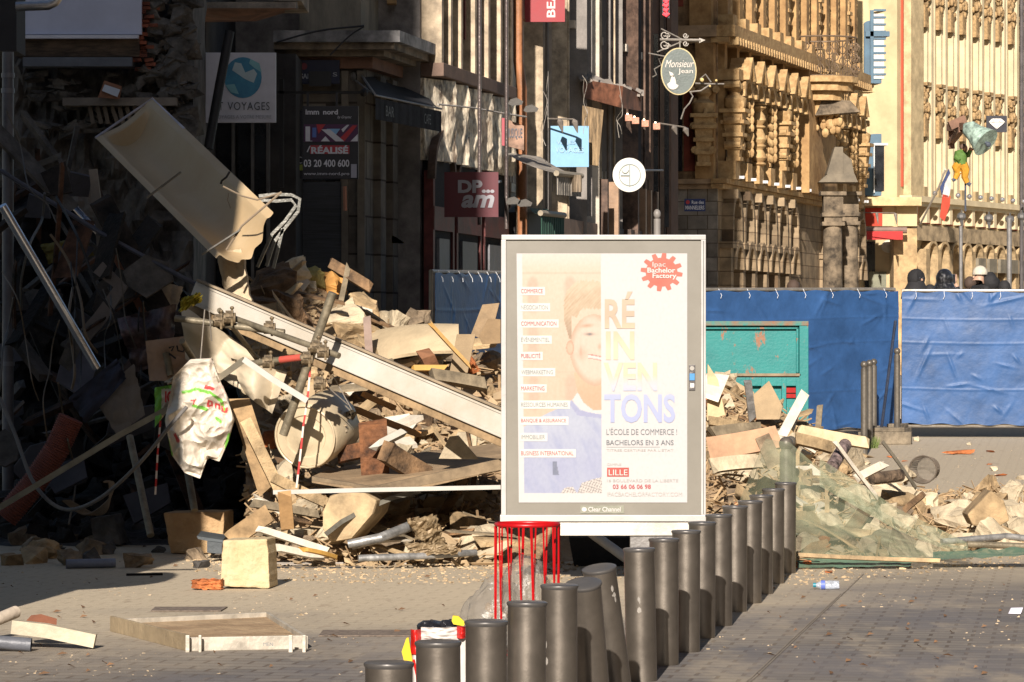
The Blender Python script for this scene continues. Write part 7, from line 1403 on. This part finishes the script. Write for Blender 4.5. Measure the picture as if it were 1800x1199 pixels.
hero_poly('wide_boulder', 'wide smooth tan boulder in the low pale rubble', [(1700, 905), (1742, 862), (1765, 880), (1775, 915), (1750, 930), (1710, 925)], 30.5, tan, (0, .4, 0), 'stone', bevel=.02)
pipe('steel_pipe', 'long grey pipe with worn paint along the right rubble foot', 'pipe', [P(1655, 953, 29.4), P(1770, 943, 29.6), P(1830, 950, 29.7)], .026, galv, 12); pipe('steel_pipe', 'second grey pipe just under the worn one at the right', 'pipe', [P(1700, 957, 29.2), P(1830, 962, 29.3)], .026, sct, 12)
# wire basket
wb = thing('mesh_basket', 'round dark wire mesh basket lying on its side', 'basket', P(1625, 845, 38)); wm = M('basket_wire', (.16, .13, .1), .6, .3)
c0 = P(1622, 826, 37.6); q = MB(); R0 = .14
for k in range(34): t = 2*math.pi*k/34; q.tube([c0+V(R0*math.cos(t), 0, R0*math.sin(t)), c0+V(.09+R0*.85*math.cos(t), .3, -.01+R0*.85*math.sin(t))], .002, 3)
for j in range(9): f_ = j/8; q.tube([c0+V(.09*f_+R0*(1-.15*f_)*math.cos(t), .3*f_, R0*(1-.15*f_)*math.sin(t)) for t in [2*math.pi*k/24 for k in range(25)]], .003 if j else .009, 4)
for k in range(-8, 9): h = math.sqrt(max(0, 1-(k/9)**2))*R0*.85; q.tube([c0+V(.09+k/9*R0*.85, .3, -h), c0+V(.09+k/9*R0*.85, .3, h)], .0016, 3); q.tube([c0+V(.09-h, .3, k/9*R0*.85), c0+V(.09+h, .3, k/9*R0*.85)], .0016, 3)
q.build('mesh', wm, wb)
# brick bits on the paving at the right
for x, y, s in ((1690, 799, .13), (1672, 800, .09), (1742, 796, .05), (1563, 805, .05), (1592, 813, .04), (1740, 818, .035), (1760, 838, .06), (1455, 1008, .03)):
    c = PG(x, y); q = MB(); q.hull([c+V(rr.uniform(-s, s)*1.4, rr.uniform(-s, s), rr.uniform(0, s*.6)) for _ in range(10)]); q.build('brick_fragment', brk, None, 'loose orange brick bit on the dusty paving at the right', 'brick', 'brick bits on the right paving')
for x, y, s in ((1612, 776, .06), (1748, 828, .06), (1704, 783, .04), (1795, 843, .06)):
    c = PG(x, y); q = MB(); q.hull(stone(c+V(0, 0, s*.3), s, .7)); q.build('stone_fragment', pale, None, 'loose pale stone bit on the dusty paving at the right', 'stone', 'stone bits on the right paving')
# netting
nm_ = bpy.data.materials.new('green_netting'); nm_.use_nodes = True; t_ = nm_.node_tree; N_ = t_.nodes.new; b_ = t_.nodes['Principled BSDF']; b_.inputs['Base Color'].default_value = (.22, .24, .15, 1); b_.inputs['Roughness'].default_value = .7; b_.inputs['Subsurface Weight'].default_value = 0
tc_ = N_('ShaderNodeTexCoord'); wv = N_('ShaderNodeTexNoise'); wv.inputs['Scale'].default_value = 2.2; wv.inputs['Detail'].default_value = 5; mr = N_('ShaderNodeMapRange'); mr.inputs[1].default_value = .35; mr.inputs[2].default_value = .7; mr.inputs[3].default_value = .3; mr.inputs[4].default_value = .58
t_.links.new(tc_.outputs['Object'], wv.inputs[0]); t_.links.new(wv.outputs[0], mr.inputs[0]); t_.links.new(mr.outputs[0], b_.inputs['Alpha'])
nm2 = nm_.copy(); nm2.name = 'green_netting_folded'; nm2.node_tree.nodes['Map Range'].inputs[3].default_value = .7; nm2.node_tree.nodes['Map Range'].inputs[4].default_value = .95; nm2.node_tree.nodes['Principled BSDF'].inputs['Base Color'].default_value = (.1, .17, .11, 1)
ng = thing('debris_netting', 'translucent green debris netting draped over rubble and a post', 'netting', P(1450, 990, 28)); 
top_ = [(0, 1300, 880), (.12, 1345, 772), (.25, 1388, 778), (.45, 1470, 850), (.65, 1560, 905), (.85, 1650, 955), (1, 1700, 962)]; bot_ = [(0, 1405, 1000), (.25, 1430, 1001), (.45, 1500, 998), (.65, 1580, 992), (.85, 1680, 985), (1, 1720, 980)]
def net(u, v):
    x = interp(u, [(a, b) for a, b, c in top_])*v+interp(u, [(a, b) for a, b, c in bot_])*(1-v); y = interp(u, [(a, c) for a, b, c in top_])*v+interp(u, [(a, c) for a, b, c in bot_])*(1-v)
    D = 27.65+1.9*v*(1-.5*u)+.12*noise.noise(V(u*5, v*4, 1))+.06*noise.noise(V(u*14, v*12, 3)); return P(x, y, D)+V(0, 0, .0)
q = MB(); q.grid(80, 50, net); q.build('net', nm_, ng, smooth=True)
q = MB(); q.grid(80, 8, lambda u, v: (lambda p: p+V(0, -.04+.03*noise.noise(V(u*20, v*5, 4)), (v-.5)*(.22-.1*u)))(P(interp(u, [(0, 1440), (.5, 1580), (1, 1700)]), interp(u, [(0, 830), (.5, 915), (1, 968)]), 28.9-.8*u))); q.build('folded_strip', nm_, ng, smooth=True)
q = MB(); q.grid(60, 6, lambda u, v: P(1640+230*u, 985-12*u-v*14+4*noise.noise(V(u*9, v, 2)), 27.6+.35*v)+V(0, .03*noise.noise(V(u*20, v*4, 4)), 0)); q.build('folded_strip', nm2, ng, smooth=True)
q = MB(); q.grid(60, 5, lambda u, v: P(1402+200*u, 999-4*u-v*16+3*noise.noise(V(u*9, v, 2)), 27.55+.2*v)+V(0, .03*noise.noise(V(u*20, v*4, 4)), 0)); q.build('folded_strip', nm2, ng, smooth=True)
# long tan batten under the net
plank(P(1402, 976, 27.5), P(1640, 986, 27.5), .03, .025, wdl, 'long thin tan batten lying under the green netting', twist=(0, -1, .3))
# bottle and paper
bo = thing('plastic_bottle', 'clear crushed plastic bottle with blue label and teal cap', 'bottle', PG(1452, 1037)); c = PG(1452, 1037)+V(0, 0, .032); clr = M('clear_plastic', (.6, .68, .8), .1, 0, .3, 30, .8, alpha=.4, spec=.6); d_ = V(1, -.12, .02).normalized()
q = MB(); q.tube([c-d_*.07, c-d_*.055, c-d_*.035, c, c+d_*.03, c+d_*.09], [.012, .02, .031, .03, .032, .028], 16); q.build('bottle_body', clr, bo, smooth=True); q = MB(); q.tube([c-d_*.033, c-d_*.005], .0325, 16, False); q.build('label', plain('label_blue', A(110, 130, 215, 1.5)), bo, smooth=True); q = MB(); q.tube([c-d_*.088, c-d_*.068], .016, 12); q.build('cap', plain('cap_teal', A(40, 140, 160, 1.4)), bo)
q = MB(); c = PG(1785, 1080); q.add([c+V(-.045, 0, .003), c+V(.03, -.02, .003), c+V(.045, .05, .02), c+V(-.02, .06, .035), c+V(.05, .02, .04)], [(0, 1, 4), (0, 4, 3), (4, 2, 3)]); q.build('paper_scrap', plain('paper_scrap_m', (.6, .58, .66)), None, 'crumpled white paper scrap near the right edge', 'paper')
# ---- red wire bin, rubbish bags
rb = thing('wire_bin', 'red wire bin stand before the billboard', 'bin', P(930, 1092, 19.8)); rm = M('bin_red', A(205, 22, 28, 1.5), .35, .1, .08, 6, .05); DBn = 19.8; zg_ = 0; cxx = P(927, 925, DBn); R1 = .172
q = MB(); q.tube([V(cxx.x+R1*math.cos(t), DBn+R1*math.sin(t), cxx.z+.005) for t in [2*math.pi*k/40 for k in range(41)]], .006, 8); q.v = [V(v.x, v.y, cxx.z+(v.z-cxx.z)*1.7) for v in q.v]; q.build('rim', rm, rb, smooth=True)
q = MB(); q.tube([V(cxx.x+R1*.97*math.cos(t), DBn+R1*.97*math.sin(t), .03) for t in [2*math.pi*k/40 for k in range(41)]], .006, 6); q.build('base_ring', rm, rb)
for k in range(16): t = 2*math.pi*(k+.3)/16; q = MB(); q.tube([V(cxx.x+R1*math.cos(t), DBn+R1*math.sin(t), cxx.z), V(cxx.x+R1*(.97+.05*math.sin(k))*math.cos(t+.12), DBn+R1*math.sin(t+.12), .03)], .0052 if k % 4 else .008, 6); q.build('wire', rm, rb, smooth=True)
tb = M('clear_bag', A(190, 182, 170, 1.9), .25, 0, .15, 5, .8, bs=22, alpha=.38, spec=.6)
q = MB(); c = P(872, 1075, 20.5); q.ell(c+V(0, 0, -.1), (.19, .15, .26), 40, 30, fn=lambda d: 1+.22*noise.noise(d*2.2)+.1*abs(noise.noise(d*6))); q.v = [V(v.x, v.y, max(v.z, .01)) for v in q.v]; q.build('rubbish_bag', tb, None, 'clear plastic rubbish bag slumped behind the nearest bollards', 'bag', smooth=True)
q = MB(); c = P(925, 1040, 19.8); q.ell(c+V(0, 0, -.02), (.13, .13, .2), 30, 24, fn=lambda d: 1+.2*noise.noise(d*2.5)+.1*abs(noise.noise(d*7))); q.v = [V(v.x, v.y, max(v.z, .01)) for v in q.v]; q.build('rubbish_bag', tb, None, 'clear liner bag hanging inside the red wire bin', 'bag', smooth=True)
for k in range(7): x, y = rr.uniform(855, 920), rr.uniform(1060, 1090); q = MB(); q.hull(stone(P(x, y, 20.45), .04)); q.build('litter', rr.choice((plain('litter_white', (.6, .58, .5)), plain('litter_tan', (.4, .3, .2)))), None, 'litter seen through the clear rubbish bag', 'litter', 'litter in the clear bag')
# striped sack
ss = thing('striped_sack', 'red and white striped rubble sack with black bags and yellow flaps', 'sack', P(772, 1199, 14.7)); DSk = 14.6
def sk_(x0, x1, y0, y1, nm, m_, dd_=0):
    q = MB(); q.sheet(18, 18, lambda u, v: P(x0+(x1-x0)*u, y0+(y1-y0)*v+4*math.sin(u*3.1)*(1-v)*0, DSk-dd_)+V(0, -.03*math.sin(3.14*u)+.012*noise.noise(V((x0+(x1-x0)*u)*.08, v*4, 2)), 0), (0, .01, 0)); return q.build(nm, m_, ss, smooth=True)
ws = M('sack_white', A(248, 240, 230, 1.6), .45, 0, .08, 4, .2); rs = M('sack_red', A(222, 36, 30, 1.5), .45, 0, .1, 4, .2)
sk_(740, 803, 1103, 1122, 'white_stripe', ws); sk_(722, 740, 1107, 1150, 'red_stripe', rs); sk_(803, 820, 1101, 1122, 'red_stripe', rs); sk_(736, 820, 1122, 1262, 'side', ws, -.01); sk_(724, 738, 1150, 1262, 'side', ws, -.008); 
q = MB(); q.tube([P(727, 1160, 14.5), P(733, 1188, 14.5), P(736, 1260, 14.5)], .006, 6); q.build('handle', rs, ss)
q = MB(); q.hexa([P(x, y, D) for y in (1262, 1112) for x, D in ((724, 14.63), (820, 14.63), (812, 15.0), (732, 15.0))]); q.build('body', ws, ss)
q = MB(); q.ell(P(757, 1104, 14.85), (.055, .08, .03), 20, 12, fn=lambda d: 1+.3*noise.noise(d*3)); q.ell(P(790, 1103, 14.85), (.05, .07, .03), 20, 12, fn=lambda d: 1+.3*noise.noise(d*3)); q.build('black_bag', M('bin_liner', (.015, .015, .018), .25, 0, .1, 8, .8), ss, smooth=True)
yf = plain('flap_yellow', A(248, 210, 20, 1.5)); q = MB(); q.prism([P(x, y, 14.7) for x, y in ((796, 1083), (806, 1084), (818, 1095), (815, 1101), (797, 1098), (794, 1092))], (0, .03, 0)); q.build('flap', yf, ss); q = MB(); q.prism([P(x, y, 14.58) for x, y in ((714, 1123), (718, 1121), (725, 1163), (710, 1162), (706, 1146))], (0, .03, 0)); q.build('flap', yf, ss)
# white tube lying under the billboard, black sheet standing for the dark behind
pipe('white_pipe', 'glossy cream pipe lying behind the billboard foot', 'pipe', [P(1040, 938, 27.6), P(1105, 985, 27.0)], .036, colm, 18)
hero_poly('shade_panel', 'black sheet standing for the dark under the billboard', [(1000, 945), (1200, 945), (1190, 1000), (1010, 1000)], 27.9, near_black, (0, .3, 0), 'panel')
for o in list(COL.objects):
    if o.type == 'MESH' and o.data.users == 0: bpy.data.meshes.remove(o.data)
